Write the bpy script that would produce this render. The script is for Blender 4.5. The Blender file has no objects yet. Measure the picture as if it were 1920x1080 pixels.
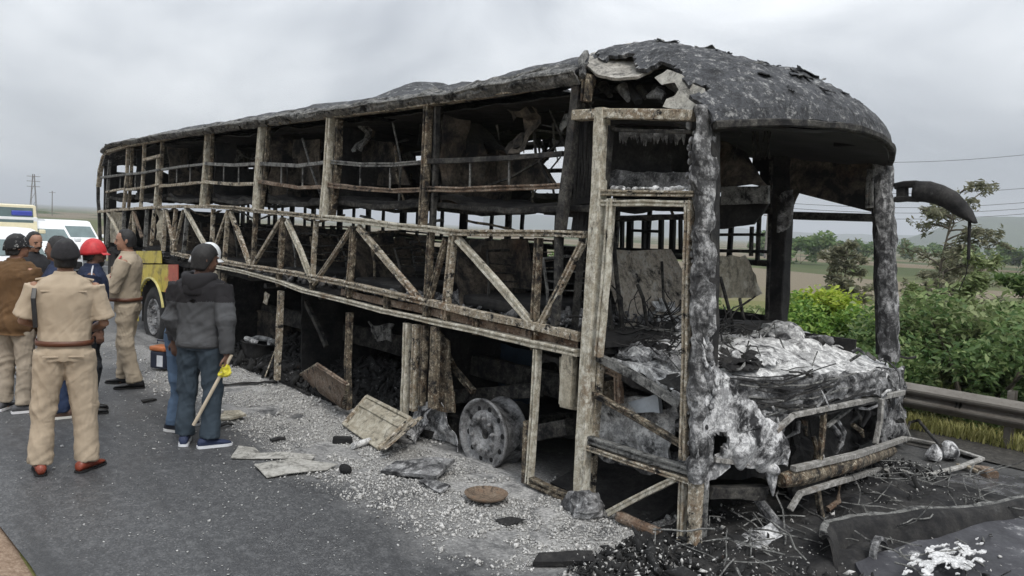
import bpy, bmesh, math, random
import numpy as np
from mathutils import Vector, Matrix, noise

random.seed(7)
RNG = np.random.default_rng(11)
SC = bpy.context.scene
COL = SC.collection

# ------------------------------------------------------------------ camera
CAM_F = 1490.91 / 1920.0
CAM_C = Vector((2.9012, -4.2677, 2.0255))
YAW, PITCH, ROLL = -0.829305, -0.0769089, 0.0503335
_f = Vector((math.sin(YAW) * math.cos(PITCH), math.cos(YAW) * math.cos(PITCH), math.sin(PITCH)))
_r0 = Vector((math.cos(YAW), -math.sin(YAW), 0))
_u0 = _r0.cross(_f)
CAM_R = math.cos(ROLL) * _r0 + math.sin(ROLL) * _u0
CAM_U = -math.sin(ROLL) * _r0 + math.cos(ROLL) * _u0
CAM_D = _f
cam = bpy.data.cameras.new('camera')
cam.sensor_width = 36.0
cam.lens = 36.0 * CAM_F
cam.clip_start = 0.05
cam.clip_end = 20000
camo = bpy.data.objects.new('camera', cam)
COL.objects.link(camo)
camo.matrix_world = Matrix(((CAM_R.x, CAM_U.x, -CAM_D.x, CAM_C.x),
                            (CAM_R.y, CAM_U.y, -CAM_D.y, CAM_C.y),
                            (CAM_R.z, CAM_U.z, -CAM_D.z, CAM_C.z), (0, 0, 0, 1)))
SC.camera = camo

# ------------------------------------------------------------------ world, sun, exposure
SUN_EL, SUN_AZ = math.radians(52), math.radians(-20)      # direction the light comes from (azimuth from +x)
W = bpy.data.worlds.new('World')
SC.world = W
W.use_nodes = True
wt = W.node_tree
wt.nodes.clear()


def wn(t, **kw):
    n = wt.nodes.new(t)
    for k, v in kw.items():
        setattr(n, k, v)
    return n


sky = wn('ShaderNodeTexSky', sky_type='NISHITA', sun_disc=False)
sky.sun_elevation = SUN_EL
sky.sun_rotation = math.pi / 2 - SUN_AZ
tc = wn('ShaderNodeTexCoord')
mp = wn('ShaderNodeMapping')
mp.inputs['Scale'].default_value = (1, 1, 2.2)
mp.inputs['Location'].default_value = (0.35, 0.2, 0.1)
n1 = wn('ShaderNodeTexNoise')
n1.inputs['Scale'].default_value = 2.3
n1.inputs['Detail'].default_value = 5
n1.inputs['Roughness'].default_value = 0.52
n1.inputs['Distortion'].default_value = 0.35
rp = wn('ShaderNodeValToRGB')
rp.color_ramp.elements[0].position = 0.36
rp.color_ramp.elements[0].color = (2.7, 2.88, 3.15, 1)
rp.color_ramp.elements[1].position = 0.66
rp.color_ramp.elements[1].color = (5.9, 6.05, 6.2, 1)
e = rp.color_ramp.elements.new(0.5)
e.color = (4.1, 4.28, 4.5, 1)
sep = wn('ShaderNodeSeparateXYZ')
ml = wn('ShaderNodeMath', operation='MULTIPLY_ADD', use_clamp=False)
ml.inputs[1].default_value = 2.2
ml.inputs[2].default_value = 0.93
mx0 = wn('ShaderNodeMath', operation='MAXIMUM')
mx0.inputs[1].default_value = 0.0
vm = wn('ShaderNodeVectorMath', operation='SCALE')
mix = wn('ShaderNodeMixRGB')
mix.inputs[0].default_value = 0.94
bg = wn('ShaderNodeBackground')
bg.inputs['Strength'].default_value = 0.1
out = wn('ShaderNodeOutputWorld')
L = wt.links.new
L(tc.outputs['Generated'], mp.inputs['Vector'])
L(mp.outputs[0], n1.inputs['Vector'])
L(n1.outputs['Fac'], rp.inputs['Fac'])
L(tc.outputs['Generated'], sep.inputs[0])
L(sep.outputs['Z'], mx0.inputs[0])
L(mx0.outputs[0], ml.inputs[0])
L(rp.outputs['Color'], vm.inputs[0])
L(ml.outputs[0], vm.inputs['Scale'])
L(sky.outputs[0], mix.inputs[1])
L(vm.outputs[0], mix.inputs[2])
L(mix.outputs[0], bg.inputs['Color'])
L(bg.outputs[0], out.inputs['Surface'])

sl = bpy.data.lights.new('sun', 'SUN')
sl.energy = 1.5
sl.angle = math.radians(22)
sl.color = (1, 0.96, 0.9)
so = bpy.data.objects.new('sun', sl)
COL.objects.link(so)
so.location = (0, 0, 50)
_d = Vector((math.cos(SUN_EL) * math.cos(SUN_AZ), math.cos(SUN_EL) * math.sin(SUN_AZ), math.sin(SUN_EL)))
so.rotation_euler = _d.to_track_quat('Z', 'Y').to_euler()

SC.view_settings.view_transform = 'Standard'
SC.view_settings.look = 'None'
SC.view_settings.gamma = 1
SC.view_settings.exposure = 0.45
SC.view_settings.use_curve_mapping = False
SC.render.engine = 'CYCLES'
SC.cycles.max_bounces = 5
SC.cycles.diffuse_bounces = 3
SC.cycles.glossy_bounces = 2
SC.cycles.transmission_bounces = 3
SC.cycles.transparent_max_bounces = 6
SC.cycles.volume_bounces = 0
SC.cycles.use_denoising = True
SC.cycles.use_adaptive_sampling = True


HAZE_DENSITY = 0.0005

# ------------------------------------------------------------------ measuring: a pixel of the photograph to a point on a plane
def at(px, py, **k):
    d = CAM_R * ((px - 960) / 1490.91) - CAM_U * ((py - 540) / 1490.91) + CAM_D
    a, v = list(k.items())[0]
    i = 'xyz'.index(a)
    return CAM_C + d * ((v - CAM_C[i]) / d[i])


def pxm(p):                                     # photograph pixels per metre at a point
    return 1490.91 / (Vector(p) - CAM_C).dot(CAM_D)


def atdist(px, dist):                           # ground position in the direction of a column at a distance
    d = CAM_R * ((px - 960) / 1490.91) + CAM_D
    d.z = 0
    d.normalize()
    return Vector((CAM_C.x, CAM_C.y, 0)) + d * dist


def nfront(y):
    return 0.02 + 0.36 * (1 - ((y - 1.45) / 1.5) ** 2)


def atfront(px, py, off=0.0):                   # a point on the bulging front face of the bus
    best = None
    prev = None
    for k in range(121):
        x = 0.62 - k * 0.01
        p = at(px, py, x=x)
        g = x - (max(-.25, nfront(p.y)) + off)
        if best is None or abs(g) < best[0]:
            best = (abs(g), p)
        if prev is not None and prev[0] > 0 >= g:
            w = prev[0] / (prev[0] - g)
            return prev[1].lerp(p, w)
        prev = (g, p)
    return best[1]


def nz(p, s=1.0, seed=0.0):
    return noise.noise(Vector((p[0] * s + seed, p[1] * s - seed * 1.7, p[2] * s + seed * .3)))


def nzv(p, s=1.0, seed=0.0):
    return noise.noise_vector(Vector((p[0] * s + seed, p[1] * s - seed * 1.7, p[2] * s + seed * .3)))


# ------------------------------------------------------------------ mesh helpers
class MB:
    def __init__(self):
        self.v, self.f, self.mi = [], [], []
        self.cur = 0

    def add(self, vs, fs):
        o = len(self.v)
        self.v += [Vector(q) for q in vs]
        for f in fs:
            self.f.append([i + o for i in f])
            self.mi.append(self.cur)
        return self

    def box(self, c, s, rot=None, bev=0.0):
        c = Vector(c)
        hx, hy, hz = s[0] / 2, s[1] / 2, s[2] / 2
        b = min(bev, hx * .9, hy * .9, hz * .9)
        if b <= 0:
            vs = [(x, y, z) for x in (-hx, hx) for y in (-hy, hy) for z in (-hz, hz)]
            fs = [(0, 1, 3, 2), (4, 6, 7, 5), (0, 4, 5, 1), (2, 3, 7, 6), (0, 2, 6, 4), (1, 5, 7, 3)]
        else:
            bm = bmesh.new()
            bmesh.ops.create_cube(bm, size=1)
            for q in bm.verts:
                q.co = Vector((q.co.x * s[0], q.co.y * s[1], q.co.z * s[2]))
            bmesh.ops.bevel(bm, geom=bm.edges[:], offset=b, segments=2, affect='EDGES', profile=.5)
            bm.verts.ensure_lookup_table()
            vs = [tuple(q.co) for q in bm.verts]
            fs = [[q.index for q in f.verts] for f in bm.faces]
            bm.free()
        R = rot if rot is not None else Matrix.Identity(3)
        return self.add([R @ Vector(q) + c for q in vs], fs)

    def rings(self, rings, cap=True, closed=False):
        n = len(rings[0])
        vs = [q for r in rings for q in r]
        fs = []
        m = len(rings)
        for i in range(m - (0 if closed else 1)):
            a, b = i * n, ((i + 1) % m) * n
            for j in range(n):
                k = (j + 1) % n
                fs.append((a + j, a + k, b + k, b + j))
        if cap and not closed:
            fs.append(list(range(n))[::-1])
            fs.append([(m - 1) * n + j for j in range(n)])
        return self.add(vs, fs)

    def tube(self, pts, rad, n=8, up=(0, 0, 1), ell=1.0, cap=True, round_ends=False):
        """pts polyline, rad scalar/list of r or (rx, ry); rx along side, ry along the 'up' direction"""
        pts = [Vector(p) for p in pts]
        m = len(pts)
        if not isinstance(rad, (list, tuple)):
            rad = [rad] * m
        rad = [(r, r * ell) if not isinstance(r, (list, tuple)) else r for r in rad]
        if round_ends:
            t0 = (pts[0] - pts[1]).normalized()
            t1 = (pts[-1] - pts[-2]).normalized()
            r0, r1 = min(rad[0]), min(rad[-1])
            pts = [pts[0] + t0 * r0 * .9, pts[0] + t0 * r0 * .6] + pts + [pts[-1] + t1 * r1 * .6, pts[-1] + t1 * r1 * .9]
            rad = [tuple(x * .35 for x in rad[0]), tuple(x * .78 for x in rad[0])] + list(rad) + [tuple(x * .78 for x in rad[-1]), tuple(x * .35 for x in rad[-1])]
            m = len(pts)
        R = []
        up = Vector(up)
        for i, p in enumerate(pts):
            t = (pts[min(i + 1, m - 1)] - pts[max(i - 1, 0)]).normalized()
            u = up - t * up.dot(t)
            if u.length < 1e-4:
                u = Vector((1, 0, 0)) - t * t.x
                if u.length < 1e-4:
                    u = Vector((0, 1, 0))
            u.normalize()
            s = t.cross(u)
            R.append([p + s * (math.cos(2 * math.pi * j / n) * rad[i][0]) + u * (math.sin(2 * math.pi * j / n) * rad[i][1]) for j in range(n)])
        return self.rings(R, cap)

    def beam(self, pts, w, d, up=(0, 1, 0), jit=0.004, seg=0.12, bev=0.18, seed=None, scale=9.0, groove=0.0):
        """rectangular section along a polyline: d along 'up', w across; bevelled, lightly warped"""
        pts = [Vector(p) for p in pts]
        Q = [pts[0]]
        for a, b in zip(pts, pts[1:]):
            k = max(1, int((b - a).length / seg))
            Q += [a.lerp(b, (i + 1) / k) for i in range(k)]
        up = Vector(up)
        sd = random.random() * 50 if seed is None else seed
        m = len(Q)
        R = []
        ws = w if isinstance(w, (list, tuple)) else (w, w)
        for i, p in enumerate(Q):
            t = (Q[min(i + 1, m - 1)] - Q[max(i - 1, 0)]).normalized()
            u = up - t * up.dot(t)
            u.normalize()
            s = t.cross(u)
            wi = ws[0] + (ws[1] - ws[0]) * i / max(1, m - 1)
            hw, hd = wi / 2, d / 2
            b = bev * min(wi, d)
            q = [(-hw + b, -hd), (hw - b, -hd), (hw, -hd + b), (hw, hd - b), (hw - b, hd), (-hw + b, hd), (-hw, hd - b), (-hw, -hd + b)]
            if groove:
                g, gd = hw * groove, hd * .55
                q = [(-hw + b, -hd), (-g, -hd), (-g * .8, -hd + gd), (g * .8, -hd + gd), (g, -hd), (hw - b, -hd), (hw, -hd + b), (hw, hd), (-hw, hd), (-hw, -hd + b)]
            ring = []
            for a, c in q:
                P = p + s * a + u * c
                if jit:
                    P = P + nzv(P, scale, sd) * jit + nzv(P, scale * 3.1, sd) * jit * .5
                ring.append(P)
            R.append(ring)
        return self.rings(R)

    def lathe(self, prof, c=(0, 0, 0), axis='z', n=24, closed=False):
        c = Vector(c)
        R = []
        for r, h in prof:
            ring = []
            for j in range(n):
                a = 2 * math.pi * j / n
                x, y = r * math.cos(a), r * math.sin(a)
                ring.append(c + (Vector((x, y, h)) if axis == 'z' else Vector((x, h, y)) if axis == 'y' else Vector((h, x, y))))
            R.append(ring)
        return self.rings(R, cap=not closed, closed=closed)

    def sheet(self, fn, nu, nv, th=0.01, hole=None, nrm=None):
        """fn(u,v)->point; a grid with thickness, edges stitched, faces dropped where hole(u,v)"""
        P = [[Vector(fn(i / nu, j / nv)) for j in range(nv + 1)] for i in range(nu + 1)]
        vs = []
        for i in range(nu + 1):
            for j in range(nv + 1):
                a = P[min(i + 1, nu)][j] - P[max(i - 1, 0)][j]
                b = P[i][min(j + 1, nv)] - P[i][max(j - 1, 0)]
                n = a.cross(b)
                n = n.normalized() if n.length > 1e-9 else Vector((0, 0, 1))
                if nrm is not None and n.dot(Vector(nrm)) < 0:
                    n = -n
                vs.append(P[i][j] + n * th / 2)
                vs.append(P[i][j] - n * th / 2)
        idx = lambda i, j, k: (i * (nv + 1) + j) * 2 + k
        keep = [[not (hole and hole((i + .5) / nu, (j + .5) / nv)) for j in range(nv)] for i in range(nu)]
        fs = []
        for i in range(nu):
            for j in range(nv):
                if not keep[i][j]:
                    continue
                fs.append((idx(i, j, 0), idx(i + 1, j, 0), idx(i + 1, j + 1, 0), idx(i, j + 1, 0)))
                fs.append((idx(i, j, 1), idx(i, j + 1, 1), idx(i + 1, j + 1, 1), idx(i + 1, j, 1)))
                for (di, dj, a, b) in ((-1, 0, (i, j), (i, j + 1)), (1, 0, (i + 1, j + 1), (i + 1, j)), (0, -1, (i + 1, j), (i, j)), (0, 1, (i, j + 1), (i + 1, j + 1))):
                    ii, jj = i + di, j + dj
                    if ii < 0 or jj < 0 or ii >= nu or jj >= nv or not keep[ii][jj]:
                        fs.append((idx(*a, 0), idx(*a, 1), idx(*b, 1), idx(*b, 0)))
        return self.add(vs, fs)

    def ball(self, c, r, n=10, m=7, jit=0.0):
        c = Vector(c)
        r = r if isinstance(r, (list, tuple)) else (r, r, r)
        R = []
        for i in range(m + 1):
            th = math.pi * min(max(i / m, .02), .98)
            R.append([c + Vector((r[0] * math.sin(th) * math.cos(2 * math.pi * j / n), r[1] * math.sin(th) * math.sin(2 * math.pi * j / n), -r[2] * math.cos(th))) for j in range(n)])
        if jit:
            R = [[q + nzv(q, 7, c.x) * jit for q in ring] for ring in R]
        return self.rings(R)

    def jitter(self, amp, scale, seed=0.0):
        self.v = [q + nzv(q, scale, seed) * amp for q in self.v]
        return self

    def mesh(self, name, base=Vector((0, 0, 0)), mats=(), smooth=False):
        me = bpy.data.meshes.new(name)
        me.from_pydata([tuple(q - base) for q in self.v], [], self.f)
        for m in mats:
            me.materials.append(m)
        if len(mats) > 1:
            me.polygons.foreach_set('material_index', self.mi)
        if smooth:
            me.polygons.foreach_set('use_smooth', [True] * len(me.polygons))
        me.update()
        return me

    def build(self, name, mat, parent=None, smooth=False, base=None):
        if base is None:
            base = root_loc(parent) if parent else Vector((0, 0, 0))
        mats = mat if isinstance(mat, (list, tuple)) else [mat]
        o = bpy.data.objects.new(name, self.mesh(name, base, mats, smooth))
        COL.objects.link(o)
        if parent:
            o.parent = parent
        else:
            o.location = base
        return o


def root_loc(o):
    p = Vector((0, 0, 0))
    while o:
        p = p + o.location
        o = o.parent
    return p


def tag(o, label=None, cat=None, group=None, kind=None):
    if label:
        o['label'] = label
    if cat:
        o['category'] = cat
    if group:
        o['group'] = group
    if kind:
        o['kind'] = kind
    return o


def empty(name, loc, label=None, cat=None, group=None):
    o = bpy.data.objects.new(name, None)
    o.empty_display_size = .2
    COL.objects.link(o)
    o.location = loc
    return tag(o, label, cat, group)


def children(o):
    return [c for c in bpy.data.objects if c.parent == o]


def np_mesh(name, verts, faces, mat, base=(0, 0, 0), parent=None, smooth=False):
    """verts (N,3) array, faces (M,k) array"""
    me = bpy.data.meshes.new(name)
    v = np.asarray(verts, dtype=np.float32) - np.asarray(base, dtype=np.float32)
    fa = np.asarray(faces, dtype=np.int32)
    k = fa.shape[1]
    me.vertices.add(len(v))
    me.vertices.foreach_set('co', v.ravel())
    me.loops.add(fa.size)
    me.loops.foreach_set('vertex_index', fa.ravel())
    me.polygons.add(len(fa))
    me.polygons.foreach_set('loop_start', np.arange(len(fa), dtype=np.int32) * k)
    me.polygons.foreach_set('loop_total', np.full(len(fa), k, dtype=np.int32))
    if smooth:
        me.polygons.foreach_set('use_smooth', np.ones(len(fa), dtype=bool))
    me.materials.append(mat)
    me.update(calc_edges=True)
    me.validate()
    o = bpy.data.objects.new(name, me)
    COL.objects.link(o)
    if parent:
        o.parent = parent
    else:
        o.location = base
    return o


def rotmats(n, full=True, tilt=1.0):
    a = RNG.uniform(0, 2 * np.pi, n)
    b = RNG.uniform(-1, 1, n) * np.pi * tilt
    c = RNG.uniform(-1, 1, n) * np.pi * tilt
    ca, sa, cb, sb, cc, s2 = np.cos(a), np.sin(a), np.cos(b), np.sin(b), np.cos(c), np.sin(c)
    Rz = np.zeros((n, 3, 3)); Rz[:, 0, 0] = ca; Rz[:, 0, 1] = -sa; Rz[:, 1, 0] = sa; Rz[:, 1, 1] = ca; Rz[:, 2, 2] = 1
    Rx = np.zeros((n, 3, 3)); Rx[:, 1, 1] = cb; Rx[:, 1, 2] = -sb; Rx[:, 2, 1] = sb; Rx[:, 2, 2] = cb; Rx[:, 0, 0] = 1
    Ry = np.zeros((n, 3, 3)); Ry[:, 0, 0] = cc; Ry[:, 0, 2] = s2; Ry[:, 2, 0] = -s2; Ry[:, 2, 2] = cc; Ry[:, 1, 1] = 1
    return Rz @ Rx @ Ry


def shards(name, pos, size, mat, flat=.35, tilt=.25, base=(0, 0, 0), parent=None, long=1.0):
    """little irregular broken pieces: triangular-to-quad prisms of random outline"""
    n = len(pos)
    ang = np.array([0.2, 1.7, 3.2, 4.8])[None, :] + RNG.uniform(-.5, .5, (n, 4))
    rad = RNG.uniform(.5, 1.0, (n, 4))
    sz = np.asarray(size).reshape(-1, 1)
    el = RNG.uniform(1, max(1.001, long), (n, 1))
    x, y = np.cos(ang) * rad * sz * el, np.sin(ang) * rad * sz
    h = sz * flat * RNG.uniform(.5, 1.2, (n, 1))
    top = np.stack([x * .85, y * .85, np.repeat(h, 4, 1) * RNG.uniform(.7, 1.3, (n, 4))], -1)
    bot = np.stack([x, y, -np.repeat(h, 4, 1)], -1)
    V = np.concatenate([bot, top], 1)
    V = np.einsum('nij,nkj->nki', rotmats(n, tilt=tilt), V) + np.asarray(pos)[:, None, :]
    F = np.array([(3, 2, 1, 0), (4, 5, 6, 7), (0, 1, 5, 4), (1, 2, 6, 5), (2, 3, 7, 6), (3, 0, 4, 7)])
    F = (F[None] + (np.arange(n) * 8)[:, None, None]).reshape(-1, 4)
    return np_mesh(name, V.reshape(-1, 3), F, mat, base, parent)


# ------------------------------------------------------------------ materials
class NT:
    def __init__(self, name):
        self.m = bpy.data.materials.new(name)
        self.m.use_nodes = True
        self.t = self.m.node_tree
        self.b = self.t.nodes['Principled BSDF']
        self.out = self.t.nodes['Material Output']

    def n(self, t, **kw):
        n = self.t.nodes.new(t)
        for k, v in kw.items():
            if k in n.inputs:
                n.inputs[k].default_value = v
            else:
                setattr(n, k, v)
        return n

    def l(self, a, b):
        self.t.links.new(a, b)

    def coord(self, kind='Object', scale=(1, 1, 1), rot=(0, 0, 0)):
        c = self.n('ShaderNodeTexCoord')
        m = self.n('ShaderNodeMapping')
        m.inputs['Scale'].default_value = scale
        m.inputs['Rotation'].default_value = rot
        self.l(c.outputs[kind], m.inputs['Vector'])
        return m.outputs[0]

    def noise(self, vec, scale, detail=4, rough=.6, dist=0.0):
        n = self.n('ShaderNodeTexNoise')
        n.inputs['Scale'].default_value = scale
        n.inputs['Detail'].default_value = detail
        n.inputs['Roughness'].default_value = rough
        n.inputs['Distortion'].default_value = dist
        self.l(vec, n.inputs['Vector'])
        return n.outputs['Fac']

    def ramp(self, fac, stops):
        r = self.n('ShaderNodeValToRGB')
        el = r.color_ramp.elements
        while len(el) < len(stops):
            el.new(.5)
        for q, (p, c) in zip(el, stops):
            q.position = p
            q.color = (c, c, c, 1) if isinstance(c, (int, float)) else (*c[:3], 1)
        self.l(fac, r.inputs['Fac'])
        return r.outputs['Color']

    def mix(self, fac, a, b, mode='MIX'):
        m = self.n('ShaderNodeMixRGB', blend_type=mode)
        for s, v in ((0, fac), (1, a), (2, b)):
            if isinstance(v, (int, float)):
                m.inputs[s].default_value = v if s == 0 else (v, v, v, 1)
            elif isinstance(v, (tuple, list)):
                m.inputs[s].default_value = (*v[:3], 1)
            else:
                self.l(v, m.inputs[s])
        return m.outputs[0]

    def math(self, op, a, b=0.0):
        m = self.n('ShaderNodeMath', operation=op)
        for s, v in ((0, a), (1, b)):
            if isinstance(v, (int, float)):
                m.inputs[s].default_value = v
            else:
                self.l(v, m.inputs[s])
        return m.outputs[0]

    def bump(self, h, strength=.4, dist=.02):
        b = self.n('ShaderNodeBump')
        b.inputs['Strength'].default_value = strength
        b.inputs['Distance'].default_value = dist
        self.l(h, b.inputs['Height'])
        self.l(b.outputs[0], self.b.inputs['Normal'])

    def done(self, color, rough=.8, metal=0.0, spec=.4):
        if isinstance(color, (tuple, list)):
            self.b.inputs['Base Color'].default_value = (*color[:3], 1)
        else:
            self.l(color, self.b.inputs['Base Color'])
        if isinstance(rough, (int, float)):
            self.b.inputs['Roughness'].default_value = rough
        else:
            self.l(rough, self.b.inputs['Roughness'])
        self.b.inputs['Metallic'].default_value = metal
        self.b.inputs['Specular IOR Level'].default_value = spec
        return self.m


def burnt(name, base, soot=(0.42, 0.6), rust=(.62, .75), rustc=(.16, .07, .03), sootc=(.012, .012, .013), scale=5.0,
          zs=.7, rough=.85, bump=.5, pale=None, palew=(.6, .72), fleck=.55):
    """fire-scoured metal: bare ash-coloured steel, soot patches, rust streaks, flaking relief"""
    t = NT(name)
    v = t.coord('Object', (1, 1, zs))
    v1 = t.coord('Object')
    a = t.noise(v, scale, 9, .74, .3)
    b = t.noise(v, scale * .55, 6, .6, .5)
    c = t.noise(v1, scale * 11, 4, .75)
    d = t.noise(v1, scale * 2.6, 9, .78)
    f = t.noise(v, scale * 4.2, 8, .78, .8)
    col = t.mix(t.ramp(c, [(.3, .0), (.62, 1.0)]), tuple(x * .5 for x in base), base)
    col = t.mix(t.ramp(b, [(rust[0], 0.0), (rust[1], .85)]), col, rustc)
    if pale:
        col = t.mix(t.ramp(d, [(palew[0] - .04, 0.0), (palew[1] - .04, .9)]), col, pale)
    col = t.mix(t.ramp(f, [(.40, fleck), (.47, 0.0)]), col, sootc)
    col = t.mix(t.ramp(a, [(soot[0], 1.0), (soot[1], 0.0)]), col, sootc)
    h = t.mix(.5, t.mix(.5, a, c), f)
    t.bump(h, min(1.0, bump * 1.2), .012)
    return t.done(col, rough, 0, .25)


def flat_mat(name, col, rough=.7, var=.15, scale=8, bump=0.0, bscale=40, metal=0.0, spec=.4, kind='Object'):
    t = NT(name)
    v = t.coord(kind)
    a = t.noise(v, scale, 5, .6)
    dark = tuple(c * (1 - var * 1.6) for c in col)
    lite = tuple(min(1, c * (1 + var)) for c in col)
    c = t.ramp(a, [(.3, dark), (.7, lite)])
    if bump:
        t.bump(t.noise(v, bscale, 4, .6), bump, .01)
    return t.done(c, rough, metal, spec)


M = {}
M['pale'] = burnt('bare_burnt_steel', (.35, .30, .225), soot=(.40, .47), rust=(.52, .66), rustc=(.20, .135, .085), pale=(.66, .63, .55), palew=(.55, .64), scale=9, zs=1, bump=.3, fleck=.7)
M['pale2'] = burnt('ash_cream_steel', (.44, .40, .315), soot=(.34, .42), rust=(.58, .70), rustc=(.19, .13, .08), pale=(.66, .64, .56), palew=(.50, .64), scale=6, zs=.28, bump=.25, fleck=.5)
M['steel'] = burnt('scoured_grey_tube', (.27, .26, .24), soot=(.34, .44), rust=(.62, .74), rustc=(.13, .09, .06), pale=(.48, .47, .45), palew=(.52, .66), scale=8, zs=1, bump=.15, fleck=.25)
M['brown'] = burnt('brown_scaled_steel', (.19, .155, .11), soot=(.40, .56), rust=(.5, .66), rustc=(.10, .055, .03), pale=(.50, .45, .35), palew=(.56, .63), scale=11, zs=1, bump=.3, fleck=.7)
M['dark'] = burnt('sooty_steel', (.10, .095, .085), soot=(.42, .62), rust=(.6, .75), rustc=(.07, .035, .02), pale=(.27, .26, .23), palew=(.6, .72), scale=11, zs=1, bump=.3, fleck=.7)
M['grey'] = burnt('grey_scorched_steel', (.21, .21, .20), soot=(.38, .52), rust=(.66, .8), pale=(.42, .42, .40), palew=(.58, .7), scale=9, zs=1, bump=.3, fleck=.7)
M['rusty'] = burnt('rusted_steel', (.27, .21, .16), soot=(.36, .48), rust=(.42, .6), rustc=(.115, .07, .045), pale=(.5, .44, .37), palew=(.58, .7), scale=11, zs=1, bump=.3, fleck=.7)
M['char'] = burnt('charred_panel', (.05, .048, .046), soot=(.40, .62), rust=(.66, .8), rustc=(.05, .035, .025), pale=(.13, .13, .125), palew=(.62, .75), scale=4, zs=1, bump=.7)
M['charb'] = burnt('charred_brown_panel', (.165, .138, .11), soot=(.42, .6), rust=(.55, .7), rustc=(.09, .05, .03), pale=(.17, .16, .14), palew=(.62, .75), scale=3.5, zs=1, bump=.5)
M['roof'] = burnt('burnt_roof_sheet', (.075, .078, .085), soot=(.36, .50), rust=(.72, .85), rustc=(.06, .05, .04), pale=(.30, .30, .295), palew=(.57, .65), scale=7, zs=1, bump=.9, sootc=(.02, .021, .023), fleck=.8)
M['roofside'] = burnt('blistered_roof_edge', (.16, .16, .155), soot=(.40, .53), rust=(.7, .8), pale=(.32, .31, .29), palew=(.54, .64), scale=9, zs=1, bump=1.0)
M['beige'] = burnt('scorched_beige_sheet', (.38, .345, .27), soot=(.30, .42), rust=(.6, .75), rustc=(.2, .14, .07), pale=(.52, .49, .41), palew=(.52, .68), scale=2.6, zs=.6, bump=.3)
M['ashwhite'] = burnt('white_ash_crust', (.42, .42, .418), soot=(.38, .47), rust=(.85, .95), sootc=(.06, .06, .062), pale=(.78, .78, .77), palew=(.51, .60), scale=5.5, zs=1, bump=.7, fleck=.35)
M['ashgrey'] = burnt('grey_ash_crust', (.26, .26, .262), soot=(.42, .56), rust=(.8, .9), sootc=(.035, .035, .037), pale=(.55, .55, .55), palew=(.54, .66), scale=7, zs=1, bump=1.0)
M['pillar'] = burnt('ash_coated_pillar', (.13, .13, .132), soot=(.42, .58), rust=(.8, .9), sootc=(.03, .03, .031), pale=(.50, .50, .50), palew=(.50, .60), scale=6, zs=.6, bump=1.0)
M['melt'] = burnt('melted_fibreglass', (.36, .36, .365), soot=(.41, .50), rust=(.85, .95), sootc=(.028, .028, .03), pale=(.74, .74, .74), palew=(.50, .58), scale=5, zs=.8, bump=.8, rough=.75, fleck=.55)
M['rim'] = burnt('burnt_wheel_steel', (.27, .27, .272), soot=(.38, .52), rust=(.70, .84), rustc=(.10, .075, .055), pale=(.40, .40, .40), palew=(.57, .68), scale=5, zs=1, bump=.15, rough=.5, fleck=.4)
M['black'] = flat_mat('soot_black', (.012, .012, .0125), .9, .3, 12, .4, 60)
# ------------------------------------------------------------------ setting: terrain, road, hills
def smooth(a, b, x):
    t = min(1, max(0, (x - a) / (b - a)))
    return t * t * (3 - 2 * t)


def terrain(x, y):
    d = math.hypot(x - 3, y + 4)
    z = -0.03
    if y > 5.2:
        z -= 1.25 * smooth(5.4, 11, y)
        z += .22 * nz((x, y, 0), .25, 3) * smooth(5.4, 8, y) * (1 if d < 120 else 0)
        z -= smooth(40, 400, d) * .3
    if y < -9:
        z -= .8 * smooth(-9, -16, y)
    if x < -20:                                   # the road runs gently downhill behind the bus
        z -= (-(x + 20)) * .0125 * (1 - smooth(3, 40, y - 5 + .0 * x) * .75) * (1 if d < 1500 else 1500 / d)
    return z


def t_ground():
    t = NT('field_ground')
    v = t.coord('Object')
    vs = t.coord('Object', (1, 1, 1), (0, 0, .35))
    vor = t.n('ShaderNodeTexVoronoi', feature='F1')
    mp_ = t.coord('Object', (.006, .028, 1), (0, 0, .5))
    t.l(mp_, vor.inputs['Vector'])
    vor.inputs['Scale'].default_value = 1
    sepc = t.n('ShaderNodeSeparateColor')
    t.l(vor.outputs['Color'], sepc.inputs[0])
    field = t.ramp(sepc.outputs[0], [(.0, (.085, .10, .045)), (.25, (.12, .13, .06)), (.4, (.19, .15, .105)), (.55, (.065, .085, .035)), (.68, (.21, .175, .13)), (.9, (.11, .125, .055))])
    t.t.nodes[-1].color_ramp.interpolation = 'CONSTANT'
    a = t.noise(v, .35, 6, .65)
    b = t.noise(v, 9, 5, .7)
    near = t.ramp(a, [(.3, (.14, .15, .05)), (.55, (.21, .20, .08)), (.75, (.10, .125, .04))])
    pos = t.n('ShaderNodeSeparateXYZ')
    t.l(t.coord('Object'), pos.inputs[0])
    ln = t.n('ShaderNodeVectorMath', operation='LENGTH')
    t.l(t.coord('Object'), ln.inputs[0])
    fac = t.n('ShaderNodeMapRange')
    t.l(ln.outputs['Value'], fac.inputs['Value'])
    fac.inputs['From Min'].default_value = 28
    fac.inputs['From Max'].default_value = 55
    c = t.mix(fac.outputs[0], near, field)
    c = t.mix(t.ramp(b, [(.3, .55), (.7, 0)]), c, (.04, .045, .02))
    t.bump(b, .6, .05)
    return t.done(c, .95, 0, .1)


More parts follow.
